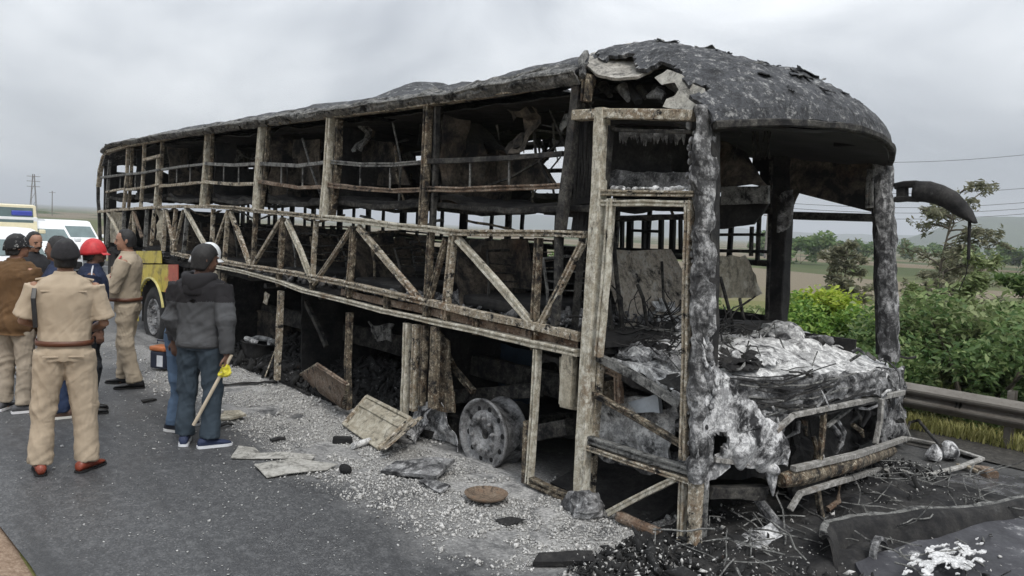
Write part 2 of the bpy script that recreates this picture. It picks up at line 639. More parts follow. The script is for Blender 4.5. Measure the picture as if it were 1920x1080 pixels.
M['ground'] = t_ground()
xs = np.concatenate([-np.geomspace(6000, 14, 60), np.linspace(-13, 12, 50), np.geomspace(13, 6000, 40)])
ys = np.concatenate([-np.geomspace(5000, 11, 30), np.linspace(-10, 4.8, 8), np.linspace(5.2, 14, 24), np.geomspace(15, 7000, 50)])
V = np.array([(x, y, terrain(x, y)) for x in xs for y in ys])
nx_, ny_ = len(xs), len(ys)
F = np.array([(i * ny_ + j, (i + 1) * ny_ + j, (i + 1) * ny_ + j + 1, i * ny_ + j + 1) for i in range(nx_ - 1) for j in range(ny_ - 1)])
g = np_mesh('ground', V, F, M['ground'], smooth=True)
tag(g, kind='structure')


def t_asphalt():
    t = NT('wet_asphalt')
    v = t.coord('Object')
    fine = t.noise(v, 70, 3, .85)
    agg = t.n('ShaderNodeTexVoronoi', feature='F1')
    t.l(v, agg.inputs['Vector'])
    agg.inputs['Scale'].default_value = 85
    sc_ = t.n('ShaderNodeSeparateColor')
    t.l(agg.outputs['Color'], sc_.inputs[0])
    mid = t.noise(v, 11, 7, .78)
    big = t.noise(t.coord('Object', (.5, 1.0, 1)), .9, 7, .7)
    ash = t.noise(v, 2.6, 8, .72, .4)
    col = t.ramp(fine, [(.30, (.022, .023, .024)), (.50, (.055, .057, .060)), (.66, (.11, .112, .115)), (.8, (.27, .27, .27))])
    col = t.mix(t.ramp(sc_.outputs[0], [(.0, .45), (.25, .0), (.8, 0.0), (1.0, .55)]), col, t.ramp(sc_.outputs[1], [(.3, (.035, .036, .038)), (.6, (.26, .26, .26))]))
    col = t.mix(t.ramp(big, [(.36, .62), (.62, 0.0)]), col, (.034, .035, .038))
    col = t.mix(t.ramp(mid, [(.50, 0.0), (.68, .55)]), col, (.17, .172, .175))
    # ash and soot washed out along the bus side: a stain with its own ragged edge, along y
    p = t.n('ShaderNodeSeparateXYZ')
    t.l(v, p.inputs[0])
    yv = t.math('ADD', p.outputs['Y'], t.math('MULTIPLY', t.math('SUBTRACT', t.noise(v, .7, 5, .6), .5), 1.9))
    band = t.n('ShaderNodeMapRange')
    t.l(yv, band.inputs['Value'])
    band.inputs['From Min'].default_value = -1.5
    band.inputs['From Max'].default_value = -.45
    ashf = t.math('MULTIPLY', band.outputs[0], t.ramp(ash, [(.37, 0.0), (.50, 1.0)]))
    ashc = t.ramp(t.noise(v, 38, 5, .8), [(.32, (.09, .09, .088)), (.5, (.36, .355, .345)), (.66, (.64, .63, .61))])
    band2 = t.n('ShaderNodeMapRange')
    t.l(yv, band2.inputs['Value'])
    band2.inputs['From Min'].default_value = .15
    band2.inputs['From Max'].default_value = .8
    xlim = t.n('ShaderNodeMapRange')
    t.l(p.outputs['X'], xlim.inputs['Value'])
    xlim.inputs['From Min'].default_value = -13
    xlim.inputs['From Max'].default_value = -7
    ashf = t.math('MULTIPLY', ashf, xlim.outputs[0])
    col = t.mix(t.math('MULTIPLY', ashf, .9), col, ashc)
    soot = t.math('MULTIPLY', band2.outputs[0], .85)
    col = t.mix(soot, col, (.014, .014, .014))
    run = t.noise(t.coord('Object', (.22, 1.6, 1)), 1.1, 6, .62, .6)
    col = t.mix(t.ramp(run, [(.54, 0.0), (.64, .55)]), col, (.026, .027, .029))
    t.bump(t.mix(.35, fine, mid), .8, .008)
    rough = t.ramp(t.noise(v, 1.3, 5, .65), [(.35, .38), (.62, .62)])
    rough = t.mix(ashf, rough, .95)
    return t.done(col, rough, 0, .5)


M['asphalt'] = t_asphalt()
RX = np.concatenate([-np.geomspace(900, 14, 34), np.linspace(-13, 40, 30)])
RY = np.linspace(-3.32, 4.3, 8)
V = []
for i, x in enumerate(RX):
    for j, y in enumerate(RY):
        yy = y + (.05 * nz((x, 0, 0), 1.7, 9) + .03 * nz((x, 0, 0), 6, 9) if j == 0 else 0)
        V.append((x, yy, terrain(x, 0) + .03))
F = [(i * 8 + j, (i + 1) * 8 + j, (i + 1) * 8 + j + 1, i * 8 + j + 1) for i in range(len(RX) - 1) for j in range(7)]
tag(np_mesh('road', V, F, M['asphalt']), kind='structure')

t = NT('orange_soil')
v_ = t.coord('Object')
c_ = t.ramp(t.noise(v_, 30, 6, .8), [(.3, (.15, .10, .07)), (.55, (.30, .22, .16)), (.75, (.46, .38, .30))])
t.bump(t.noise(v_, 26, 6, .8), .8, .02)
M['soil'] = t.done(c_, .95, 0, .1)
X2 = np.concatenate([-np.geomspace(900, 14, 24), np.linspace(-13, 40, 120)])
Y2 = [-9, -6, -4.4, -3.9, -3.6, -3.42, -3.27]
V = [(x, y, terrain(x, 0) + .017 + (.012 if -9 < y < -3.3 else 0) + (.014 * nz((x, y, 0), 4, 2) if -9 < y < -3.3 else -.02)) for x in X2 for y in Y2]
F = [(i * 7 + j, (i + 1) * 7 + j, (i + 1) * 7 + j + 1, i * 7 + j + 1) for i in range(len(X2) - 1) for j in range(6)]
tag(np_mesh('median_soil', V, F, M['soil'], smooth=True), kind='structure')

t = NT('dark_shoulder_soil')
v_ = t.coord('Object')
c_ = t.ramp(t.noise(v_, 18, 7, .75), [(.3, (.018, .017, .016)), (.55, (.06, .056, .05)), (.78, (.16, .15, .13))])
t.bump(t.noise(v_, 18, 7, .75), .9, .03)
M['shoulder'] = t.done(c_, .8, 0, .3)
X2 = np.linspace(-60, 40, 160)
V = [(x, y, terrain(x, 0) + .03 + h + .03 * nz((x, y, 0), 2, 8) * (h > 0)) for x in X2 for y, h in ((4.2, .006), (4.35, .02), (4.7, .03), (5.0, .03), (5.4, -.04))]
F = [(i * 5 + j, (i + 1) * 5 + j, (i + 1) * 5 + j + 1, i * 5 + j + 1) for i in range(len(X2) - 1) for j in range(4)]
tag(np_mesh('road_shoulder', V, F, M['shoulder'], smooth=True), kind='structure')

# standing water and washed-out soot on the road off the front of the bus
t = NT('sooty_water')
v_ = t.coord('Object')
nn = t.noise(v_, 5, 6, .7)
c_ = t.ramp(nn, [(.35, (.03, .03, .033)), (.6, (.10, .10, .105)), (.75, (.2, .2, .2))])
t.bump(t.noise(v_, 22, 5, .7), .22, .01)
M['water'] = t.done(c_, t.ramp(nn, [(.4, .12), (.65, .4)]), 0, .5)
mb = MB()
N_ = 40
ring = []
for k in range(N_):
    a = 2 * math.pi * k / N_
    r = 1 + .22 * nz((math.cos(a), math.sin(a), 0), 1.6, 4) + .1 * nz((math.cos(a), math.sin(a), 0), 5, 4)
    ring.append((1.75 + 1.9 * r * math.cos(a), 2.75 + 1.28 * r * math.sin(a), .006))
mb.add(ring, [list(range(N_))])
tag(mb.build('puddle', M['water']), kind='structure')

# hills
def hillmat(name, c1, c2, sc):
    t = NT(name)
    v = t.coord('Object')
    a = t.noise(v, sc, 7, .7)
    return t.done(t.ramp(a, [(.3, c1), (.7, c2)]), .95, 0, .1)


M['hill'] = hillmat('wooded_hill', (.022, .036, .016), (.06, .08, .032), .02)


def ridge(name, dist, depth, px0, px1, prof, n=90):
    V, F = [], []
    m = 9
    for i in range(n + 1):
        u = i / n
        px = px0 + (px1 - px0) * u
        h = prof(u)
        for j in range(m):
            w = j / (m - 1)
            p = atdist(px, dist + depth * (w - .3))
            bump_ = math.sin(math.pi * min(1, w * 1.02)) ** .8
            z = -14 + (h + 14) * bump_ + 4 * nz((p.x, p.y, 0), .013, 1) * bump_ + 2.2 * nz((p.x, p.y, 0), .05, 1) * bump_
            V.append((p.x, p.y, z))
    for i in range(n):
        for j in range(m - 1):
            F.append((i * m + j, (i + 1) * m + j, (i + 1) * m + j + 1, i * m + j + 1))
    return tag(np_mesh(name, V, F, M['hill'], smooth=True), kind='structure')


ridge('hill', 1500, 700, 1610, 2600, lambda u: 6 + 58 * smooth(0, .26, u) + 10 * smooth(.26, .7, u))
ridge('hill', 2900, 900, 900, 2100, lambda u: 44 + 10 * math.sin(u * 9))
ridge('hill', 420, 120, -700, 420, lambda u: -1.2 + 1.0 * math.sin(u * 14), 160)
# rows of field trees read as dark low bands across the fields


# ------------------------------------------------------------------ guard rail
def t_galv():
    t = NT('weathered_galvanised_steel')
    v = t.coord('Object', (.5, 1, 1))
    a = t.noise(v, 4, 7, .7)
    b = t.noise(v, 40, 4, .7)
    c = t.ramp(a, [(.3, (.10, .085, .07)), (.5, (.17, .155, .135)), (.7, (.23, .215, .19))])
    c = t.mix(t.ramp(b, [(.55, 0.0), (.75, .6)]), c, (.07, .045, .025))
    t.bump(b, .15, .005)
    return t.done(c, .55, .35, .5)


M['galv'] = t_galv()
gr = empty('guard_rail', (0, 4.8, 0), 'steel W-beam crash barrier along the far edge of the road', 'guard rail')
prof = [(.0, .54), (-.012, .545), (-.03, .53), (-.075, .485), (-.08, .465), (-.075, .445), (-.02, .415), (-.012, .405), (-.02, .395), (-.075, .365), (-.08, .345), (-.075, .325), (-.03, .285), (-.012, .27), (0, .275)]
prof = prof + [(a + .008, b) for a, b in prof[::-1]]
for k, (x0, x1) in enumerate([(-24, -20), (-20, -16), (-16, -12), (-12, -8), (-8, -4), (-4, 0), (0, 4), (4, 8)]):
    mb = MB()
    mb.rings([[Vector((x, 4.8 + a - .002 * (k % 2), b)) for a, b in prof] for x in np.linspace(x0 + .02, x1 + .06, 7)])
    mb.build('beam', M['galv'], gr)
for k in range(16):
    x = -23.55 + 2 * k
    mb = MB()
    for (cx, cy, sx, sy) in ((0, .0, .008, .11), (.03, -.055, .06, .008), (.03, .055, .06, .008)):
        mb.box((x + cx, 4.9 + cy, .26), (sx, sy, .72))
    mb.build('post', M['galv'], gr)
    MB().box((x + .03, 4.83, .42), (.07, .05, .2), None, .006).build('spacer_block', M['galv'], gr)
    mb = MB()
    mb.lathe([(.014, -.006), (.014, .004), (.008, .01), (.0005, .011)], (x + .03, 4.785, .405), 'y', 8)
    mb.build('bolt', M['galv'], gr)
# ------------------------------------------------------------------ the burnt coach
BUS = empty('burnt_bus', (-6, 1.3, 0), 'burnt-out sleeper coach reduced to its blackened steel frame on the roadside', 'bus')
YF = 2.62                                          # far side wall


def member(name, pts, w, mat, y=0.0, d=.05, jit=.0022, parent=None, seg=.14, bev=.07):
    """a bar of the near side wall: photograph pixels measured on the wall plane y, visible width w pixels"""
    P = [at(*q, y=y) for q in pts]
    s = [.86 * x / pxm(p) for x, p in zip((w if isinstance(w, (list, tuple)) else (w, w)), (P[0], P[-1]))]
    mb = MB()
    wm_ = max(w) if isinstance(w, (list, tuple)) else w
    mb.beam(P, s, d, (0, 1, 0), jit, seg, bev, groove=(.36 if 8 < wm_ < 19 and mat in ('pale', 'pale2', 'brown', 'rusty', 'grey') else 0))
    return mb.build(name, M[mat], parent or BUS)


# --- near side: cant rail and roof edge
member('cant_rail', [(1098, 146), (1020, 160), (910, 178), (803, 194), (710, 207), (620, 217)], (15, 10), 'pale', d=.08, jit=.0045)
member('cant_rail', [(620, 217), (560, 225), (490, 233), (440, 239), (388, 246), (340, 254), (300, 262), (240, 273), (203, 285), (194, 296), (188, 320), (185, 350)], (10, 6), 'pale', d=.08, jit=.0045)
# window posts
for pts, w, mt in [
    ([(1085, 148), (1068, 300), (1050, 440)], 21, 'dark'),
    ([(1102, 140), (1098, 190)], 16, 'brown'),
    ([(803, 198), (798, 310), (792, 425)], 15, 'brown'),
    ([(820, 200), (818, 300), (812, 425)], 8, 'dark'),
    ([(620, 220), (615, 310), (606, 408)], 17, 'pale2'),
    ([(636, 222), (634, 310), (622, 408)], 10, 'brown'),
    ([(491, 236), (485, 310), (479, 395)], 12, 'pale2'),
    ([(503, 238), (499, 310), (490, 395)], 7, 'brown'),
    ([(390, 248), (386, 310), (379, 388)], 9, 'pale2'),
    ([(398, 250), (396, 310), (389, 388)], 5, 'brown'),
    ([(305, 262), (302, 320), (299, 387)], 8, 'brown'),
    ([(271, 269), (269, 325), (264, 388)], 6, 'pale'),
    ([(297, 292), (295, 340), (291, 388)], 6, 'pale2'),
    ([(240, 276), (238, 330), (232, 390)], 7, 'pale'),
    ([(248, 276), (246, 330), (241, 390)], 4, 'brown'),
    ([(206, 300), (203, 345), (200, 392)], 4, 'grey'),
    ([(184, 345), (184, 375), (186, 400), (188, 455)], 7, 'dark'),
]:
    member('window_post', pts, w, mt, d=.07 if w > 8 else .05, y=.0 if w > 10 else .03)
member('lintel_bar', [(270, 300), (303, 292)], 7, 'pale', d=.045)
# rails across the window openings
for pts, w, mt in [
    ([(1057, 288), (960, 296), (870, 301), (800, 303)], 11, 'dark'),
    ([(796, 304), (740, 309), (680, 309), (622, 304)], 9, 'grey'),
    ([(618, 304), (560, 311), (489, 307)], 8, 'grey'),
    ([(485, 307), (440, 310), (386, 307)], 7, 'grey'),
    ([(383, 308), (345, 312), (304, 318)], 5, 'grey'),
    ([(301, 318), (270, 324), (238, 327)], 5, 'grey'),
    ([(236, 327), (214, 330), (189, 333)], 5, 'grey'),
]:
    member('window_rail', pts, w, mt, d=.04, y=.012)
for pts, w, mt in [
    ([(1055, 349), (960, 352), (870, 356), (798, 355)], 12, 'rusty'),
    ([(795, 356), (740, 358), (680, 354), (618, 347)], 10, 'rusty'),
    ([(613, 351), (560, 352), (520, 346), (484, 340)], 8, 'rusty'),
    ([(482, 345), (440, 346), (384, 341)], 7, 'pale'),
    ([(381, 342), (340, 346), (301, 349)], 6, 'pale'),
    ([(299, 346), (270, 352), (236, 356)], 5, 'pale'),
    ([(234, 354), (215, 357), (200, 360)], 4, 'pale'),
]:
    member('window_rail', pts, w, mt, d=.045, y=.015, jit=.007)
for x, y0, y1 in [(955, 297, 350), (882, 301, 354), (676, 310, 352), (732, 309, 356), (528, 311, 346), (568, 311, 350), (420, 310, 343), (448, 310, 345), (332, 315, 346), (357, 312, 344), (254, 327, 353), (226, 330, 356)]:
    member('rail_stub', [(x, y0), (x - 1, y1)], max(2, 4 - (955 - x) / 350), 'grey', d=.014, y=.02, jit=.001)
member('bent_rod', [(1050, 265), (1010, 303), (960, 332), (905, 352)], 4, 'dark', y=.35, d=.02, jit=.004)
member('bent_rod', [(1000, 235), (1005, 290), (1030, 340), (1040, 350)], 5, 'dark', y=.35, d=.02, jit=.004)
# waist rail
member('waist_rail', [(1097, 440), (1045, 438), (960, 437), (880, 437), (845, 436)], (15, 14), 'pale', d=.075, jit=.0045)
member('waist_rail', [(848, 435), (800, 428), (745, 424), (690, 416), (610, 408)], (14, 12), 'pale2', d=.07, jit=.0045)
member('waist_rail', [(614, 409), (540, 401), (480, 395), (440, 390), (390, 387)], (11, 8), 'pale', d=.07, jit=.0045)
member('waist_rail', [(393, 388), (340, 387), (290, 389), (240, 392), (185, 397)], (7, 5), 'pale', d=.06, jit=.0045)
# floor beams
member('floor_beam', [(1088, 632), (1000, 610), (900, 590), (800, 566)], (20, 15), 'pale', d=.07, jit=.0045)
member('floor_beam', [(802, 567), (720, 548), (640, 530), (560, 514), (470, 500), (390, 485)], (14, 9), 'pale', d=.07, jit=.0045)
member('floor_beam', [(1086, 662), (1000, 644), (900, 621), (800, 600)], (16, 12), 'pale2', d=.07, jit=.0045)
member('floor_beam', [(802, 600), (720, 583), (640, 562), (570, 545), (520, 526), (450, 508), (390, 497)], (11, 7), 'pale2', d=.07, jit=.0045)
member('floor_beam', [(392, 490), (340, 478), (322, 474)], (9, 8), 'pale', d=.06, jit=.0045)
for x, y0, y1 in [(1003, 625, 650), (893, 600, 622), (838, 585, 608), (800, 570, 600), (726, 560, 583), (655, 545, 566), (585, 528, 548), (523, 515, 532), (470, 505, 515)]:
    member('beam_web', [(x, y0 - 12), (x, y1 + 6)], 16 if x > 700 else 9, 'brown', d=.05, y=.02)
member('side_sill_plate', [(1084, 648), (1000, 628), (900, 606), (800, 582), (720, 566), (640, 547)], (20, 14), 'rusty', d=.012, y=.04, jit=.012)
# truss between waist rail and floor
for pts, w, mt in [
    ([(1010, 446), (1006, 530), (1001, 612)], 15, 'brown'), ([(1048, 444), (1047, 530), (1040, 622)], 15, 'dark'),
    ([(850, 442), (842, 520), (834, 598)], 18, 'pale'), ([(808, 436), (803, 520), (799, 596)], 13, 'brown'),
    ([(663, 424), (659, 490), (653, 556)], 14, 'brown'), ([(593, 414), (589, 470), (586, 530)], 6, 'pale'),
    ([(531, 408), (527, 470), (522, 534)], 12, 'brown'), ([(480, 398), (474, 500)], 8, 'brown'),
    ([(428, 394), (420, 500)], 6, 'pale'), ([(400, 392), (396, 488)], 5, 'pale'),
    ([(353, 392), (344, 475)], 5, 'grey'), ([(330, 392), (322, 470)], 5, 'pale'), ([(310, 392), (306, 470)], 6, 'pale'),
    ([(290, 394), (284, 460)], 5, 'pale'), ([(276, 393), (272, 462)], 4, 'grey'), ([(252, 395), (250, 462)], 5, 'pale'),
    ([(233, 396), (231, 462)], 5, 'grey'), ([(204, 397), (200, 462)], 5, 'grey'),
]:
    member('truss_upright', pts, w, mt, d=.055, y=.004)
for pts, w, mt in [
    ([(858, 448), (930, 528), (1000, 610)], 16, 'pale2'), ([(1092, 456), (1050, 540), (1008, 618)], 15, 'pale'),
    ([(836, 448), (800, 580)], 13, 'brown'), ([(672, 426), (725, 490), (792, 568)], 14, 'pale'),
    ([(658, 428), (625, 480), (588, 532)], 9, 'pale'), ([(538, 414), (563, 470), (585, 528)], 13, 'pale2'),
    ([(526, 413), (472, 502)], 8, 'pale'), ([(432, 398), (452, 450), (470, 502)], 11, 'pale'),
    ([(426, 398), (396, 484)], 6, 'pale'), ([(348, 393), (370, 435), (395, 478)], 9, 'pale2'),
    ([(344, 394), (326, 472)], 4, 'pale'), ([(311, 394), (328, 470)], 8, 'pale'),
    ([(251, 397), (266, 445)], 6, 'rusty'), ([(249, 397), (238, 455)], 3, 'pale'), ([(202, 398), (226, 445)], 5, 'pale2'),
]:
    member('diagonal_brace', pts, w, mt, d=.042, y=-.004)
# hanging strips of skin between the rear truss bars
mb = MB()
c = [at(*q, y=.03) for q in ((296, 392), (308, 392), (304, 455), (292, 462))]
mb.sheet(lambda u, v: (c[0].lerp(c[1], u)).lerp(c[3].lerp(c[2], u), v) + nzv((u * 3, v * 6, 1), 1, 3) * .05, 4, 12, .006, lambda u, v: v > .6 + .3 * u and nz((u, v, 0), 6) > 0)
mb.build('hanging_skin_strip', M['beige'], BUS)
mb = MB()
c = [at(*q, y=.09) for q in ((206, 398), (236, 396), (234, 455), (206, 455))]
mb.sheet(lambda u, v: (c[0].lerp(c[1], u)).lerp(c[3].lerp(c[2], u), v) + nzv((u * 3, v * 6, 1), 1, 3) * .03, 8, 12, .006)
mb.build('skin_panel', M['beige'], BUS)
# yellow rear quarter that escaped the fire
t = NT('scorched_yellow_paint')
v_ = t.coord('Object')
a_ = t.noise(v_, 2.2, 5, .65)
b_ = t.noise(t.coord('Object', (3, 1, .3)), 3, 5, .6)
c_ = t.ramp(b_, [(.35, (.42, .34, .04)), (.6, (.48, .40, .07)), (.72, (.44, .24, .05))])
px_ = t.n('ShaderNodeSeparateXYZ')
t.l(v_, px_.inputs[0])
red = t.n('ShaderNodeMapRange')
t.l(t.math('ADD', px_.outputs[0], t.math('MULTIPLY', a_, 1.6)), red.inputs['Value'])
red.inputs['From Min'].default_value = -2.72
red.inputs['From Max'].default_value = -2.55
c_ = t.mix(red.outputs[0], c_, (.36, .08, .055))
c_ = t.mix(t.ramp(t.noise(v_, 5, 8, .75), [(.50, 0.0), (.66, .85)]), c_, (.06, .05, .03))
M['yellow'] = t.done(c_, .5, 0, .4)
ROWS = [((245, 468), (302, 470)), ((246, 520), (330, 524))]


def quad_sheet(name, q, mat, y=0.0, nu=10, nv=10, th=.008, amp=.02, sc=3, hole=None, parent=None, yfun=None):
    c = [at(*p, y=y) for p in q]

    def fn(u, v):
        p = c[0].lerp(c[1], u).lerp(c[3].lerp(c[2], u), v)
        d = nzv(p, sc, 3.3) * amp + nzv(p, sc * 3, 1.3) * amp * .4
        if yfun:
            d = d + Vector((0, yfun(u, v), 0))
        return p + d
    mb = MB()
    mb.sheet(fn, nu, nv, th, hole)
    return mb.build(name, M[mat] if isinstance(mat, str) else mat, parent or BUS)


quad_sheet('yellow_side_panel', ((255, 470), (302, 470), (303, 494), (255, 492)), 'yellow', -.01, 8, 6, .01, .01)
wc = at(291, 594, y=.05)                           # rear wheel centre
AR = .62


def arch_hole(u, v):
    return False


cq = [at(*p, y=-.012) for p in ((252, 496), (334, 496), (334, 625), (252, 600))]


def yfn(u, v):
    return cq[0].lerp(cq[1], u).lerp(cq[3].lerp(cq[2], u), v)


mb = MB()
mb.sheet(yfn, 30, 26, .012, lambda u, v: ((yfn(u, v).x - wc.x) ** 2 + (yfn(u, v).z - wc.z + .02) ** 2) ** .5 < AR or (yfn(u, v).x > wc.x + .2 and yfn(u, v).z < wc.z + .45))
mb.build('yellow_wheel_arch_panel', M['yellow'], BUS)
mb = MB()
mb.tube([Vector((wc.x + AR * math.cos(a), -.03, wc.z + AR * math.sin(a))) for a in np.linspace(.35, 2.6, 22)], .02, 6)
mb.build('wheel_arch_lip', flat_mat('yellow_arch_lip', (.5, .45, .18), .5, .2), BUS)
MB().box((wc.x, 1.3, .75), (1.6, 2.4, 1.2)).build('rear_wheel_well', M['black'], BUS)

# wheels
M['rubber'] = flat_mat('sooty_tyre_rubber', (.022, .022, .023), .85, .3, 9, .4, 50)


def make_rim(mb, c, r, s=1):
    # seen from -y; the dished face of a steel truck wheel
    k = r / .3
    prof = [(.30, .02), (.305, -.02), (.292, -.026), (.275, -.005), (.262, .03), (.252, .075), (.236, .06), (.205, .02), (.190, -.002), (.160, -.006), (.120, -.004), (.112, .03), (.108, .09), (.06, .10), (.055, .05), (.045, .032), (.001, .03)]
    mb.lathe([(a * k, b) for a, b in prof], c, 'y', 48)


wroot = at(908, 814, y=.13)
FW = Vector((wroot.x, .12, wroot.z))
wheel = bpy.data.objects.new('wheel', None)
COL.objects.link(wheel)
wheel.parent = BUS
wheel.location = FW - root_loc(BUS)
mb = MB()
make_rim(mb, FW, .305)
mb.lathe([(.30, .02), (.285, .05), (.27, .09), (.268, .17), (.285, .21), (.30, .235), (.298, .245), (.255, .215), (.25, .12), (.255, .06)], FW, 'y', 48, closed=True)
mb.build('rim', M['rim'], wheel, smooth=True)
for k in range(10):
    a = 2 * math.pi * k / 10 + .12
    MB().ball(FW + Vector((.222 * math.cos(a), .034, .222 * math.sin(a))), (.032, .022, .032), 14, 8).build('hand_hole', M['black'], wheel)
for k in range(10):
    a = 2 * math.pi * k / 10 + .2
    MB().lathe([(.019, .0), (.019, -.022), (.014, -.03), (.009, -.032), (.009, -.04), (.0005, -.041)], FW + Vector((.14 * math.cos(a), -.004, .14 * math.sin(a))), 'y', 8).build('wheel_nut', M['rim'], wheel)
MB().lathe([(.052, .1), (.052, .035), (.045, .02), (.02, .014), (.0005, .013)], FW, 'y', 20).build('hub_cap', M['dark'], wheel, smooth=True)
MB().lathe([(.24, .06), (.24, .42), (.16, .44), (.0005, .45)], FW, 'y', 28).build('brake_drum', M['black'], wheel, smooth=True)
MB().beam([FW + Vector((0, .4, 0)), FW + Vector((0, 2.2, 0))], .14, .14, (0, 0, 1)).build('axle', M['dark'], BUS)
# far front wheel and the rear wheels
rw = bpy.data.objects.new('wheel', None)
COL.objects.link(rw)
rw.parent = BUS
rw.location = wc - root_loc(BUS)
mb = MB()
mb.lathe([(.28, .0), (.31, -.03), (.36, -.045), (.43, -.04), (.475, -.01), (.485, .06), (.485, .18), (.47, .24), (.30, .25), (.28, .1)], wc, 'y', 40, closed=True)
mb.build('tyre', M['rubber'], rw, smooth=True)
mb = MB()
make_rim(mb, wc + Vector((0, -.01, 0)), .285)
mb.build('rim', M['rim'], rw, smooth=True)
for k in range(10):
    a = 2 * math.pi * k / 10
    MB().lathe([(.019, .0), (.019, -.025), (.0005, -.03)], wc + Vector((.135 * math.cos(a), -.02, .135 * math.sin(a))), 'y', 6).build('wheel_nut', M['rim'], rw)

# --- skirt: uprights of the luggage bays
for pts, w, mt in [
    ([(1008, 655), (1001, 780), (992, 905)], 13, 'pale2'), ([(1068, 665), (1062, 760)], 34, 'beige'),
    ([(764, 606), (757, 788)], 15, 'pale2'), ([(781, 608), (775, 770)], 14, 'pale'), ([(797, 610), (790, 760)], 11, 'brown'), ([(817, 612), (812, 765)], 22, 'brown'),
    ([(656, 586), (652, 680), (653, 768)], 12, 'brown'),
    ([(527, 546), (523, 630), (519, 712)], 12, 'pale'),
    ([(406, 508), (408, 600), (407, 650)], 17, 'beige'), ([(420, 512), (417, 640)], 6, 'brown'),
]:
    member('skirt_post', pts, w, mt, d=.06, y=.0, jit=.006)
member('skirt_post', [(993, 790), (989, 905)], 20, 'brown', d=.08, y=.02)
member('lower_sill', [(988, 898), (1030, 918), (1082, 938)], 18, 'brown', d=.06, y=.0, jit=.008)
member('wheel_arch_strut', [(826, 640), (850, 690), (888, 735)], 12, 'brown', y=.25, d=.05)
member('wheel_arch_strut', [(570, 560), (600, 620), (612, 650)], 10, 'dark', y=.3, d=.05)
member('chassis_rail', [(820, 748), (870, 742), (960, 735), (1010, 732)], 30, 'dark', y=.55, d=.1, jit=.008)
member('chassis_rail', [(985, 815), (1070, 800)], 34, 'dark', y=.25, d=.12, jit=.008)
member('suspension_bracket', [(850, 780), (846, 825)], 26, 'dark', y=.3, d=.1)
member('suspension_bracket', [(836, 735), (836, 770)], 34, 'brown', y=.16, d=.12)
quad_sheet('battery_box_plate', ((1052, 668), (1084, 672), (1082, 770), (1050, 762)), 'beige', .1, 6, 10, .02, .01)
quad_sheet('wheel_arch_liner', ((822, 620), (1010, 660), (1010, 760), (822, 745)), flat_mat('blue_black_liner', (.03, .05, .08), .7, .3, 4, .3, 20), 1.2, 14, 10, .02, .04)
quad_sheet('wheel_arch_bulkhead', ((820, 615), (845, 640), (850, 770), (822, 770)), 'brown', .12, 6, 10, .02, .03)
# far side of the luggage hold, dark end walls and a sooty hold floor
MB().box((-6.4, YF - .1, .68), (12.6, .03, 1.05)).jitter(.0, 1).build('far_skirt_panel', M['char'], BUS)
for x in (-3.2, -5.7, -8.0, -10.6):
    mb = MB()
    mb.sheet(lambda u, v: Vector((x + .04 * nz((u, v, x), 4), .25 + u * 2.2, .12 + v * 1.0)) + nzv((u * 2, v * 2, x), 2) * .03, 10, 8, .015)
    mb.build('hold_bulkhead', M['char'], BUS)
mb = MB()
mb.sheet(lambda u, v: Vector((-12.8 + 12.0 * u, .06 + 2.5 * v, 1.22)) + Vector((0, 0, 1)) * (.05 * nz((u * 14, v * 3, 0), 1.5) + .02 * nz((u * 60, v * 14, 0), 1)), 90, 20, .05)
mb.build('cabin_floor', M['char'], BUS)
for k in range(9):
    x = -.9 - k * 1.35
    MB().beam([(x, .06, 1.15), (x, 2.5, 1.15)], .08, .06, (0, 0, 1)).build('floor_bearer', M['dark'], BUS)
MB().beam([(-.9, .85, .62), (-12.4, .85, .62)], .09, .22, (0, 0, 1), .01).build('chassis_rail', M['dark'], BUS)
MB().beam([(-.9, 1.75, .62), (-12.4, 1.75, .62)], .09, .22, (0, 0, 1), .01).build('chassis_rail', M['dark'], BUS)

# --- roof skin
def roof_pt(u, v):
    """u along the coach from the rear (0) to the front opening (1); v across from the near edge (0) to the far edge (1)"""
    x = -12.9 + u * 11.75
    yy = v * 2.6
    s = abs(yy - 1.3) / 1.3
    z = 3.095 + (.235 * smooth(-14.5, -9.5, x) + .09 * smooth(-3, -1.15, x)) * (1 - s ** 5)
    z += .020 * nz((x, yy, 0), .8, 2) + .024 * nz((x, yy, 0), 2.4, 6) + .018 * nz((x, yy, 0), 7, 6) + .010 * nz((x, yy, 0), 17, 6)
    z += .13 * math.exp(-((x + 3.95) / .42) ** 2 - ((yy - .75) / .5) ** 2) + .05 * math.exp(-((x + 5.6) / .3) ** 2 - ((yy - .5) / .4) ** 2)
    z += .035 * math.exp(-((x + 2.98) / .05) ** 2)
    rear = max(0, (-12.2 - x) / .7)
    z -= .35 * rear ** 2.2
    return Vector((x, yy - .03 + .02 * nz((x, yy, 3), 3), z))


mb = MB()
ROOF_GAPS = [(-9.1, 2.05, .5, .12), (-7.4, 2.0, .5, .1), (-7.9, 1.9, .2, .08), (-2.2, 1.35, .35, .16), (-2.9, 1.55, .2, .12)]


def roof_gap(x, y):
    return any(((x - a) / c) ** 2 + ((y - b) / d) ** 2 < 1 + .6 * nz((x, y, 0), 6) for a, b, c, d in ROOF_GAPS)


mb.sheet(roof_pt, 260, 44, .022, lambda u, v: roof_gap(-12.9 + u * 11.75, v * 2.6), nrm=(0, 0, 1))
mb.build('roof_skin', M['roof'], BUS)
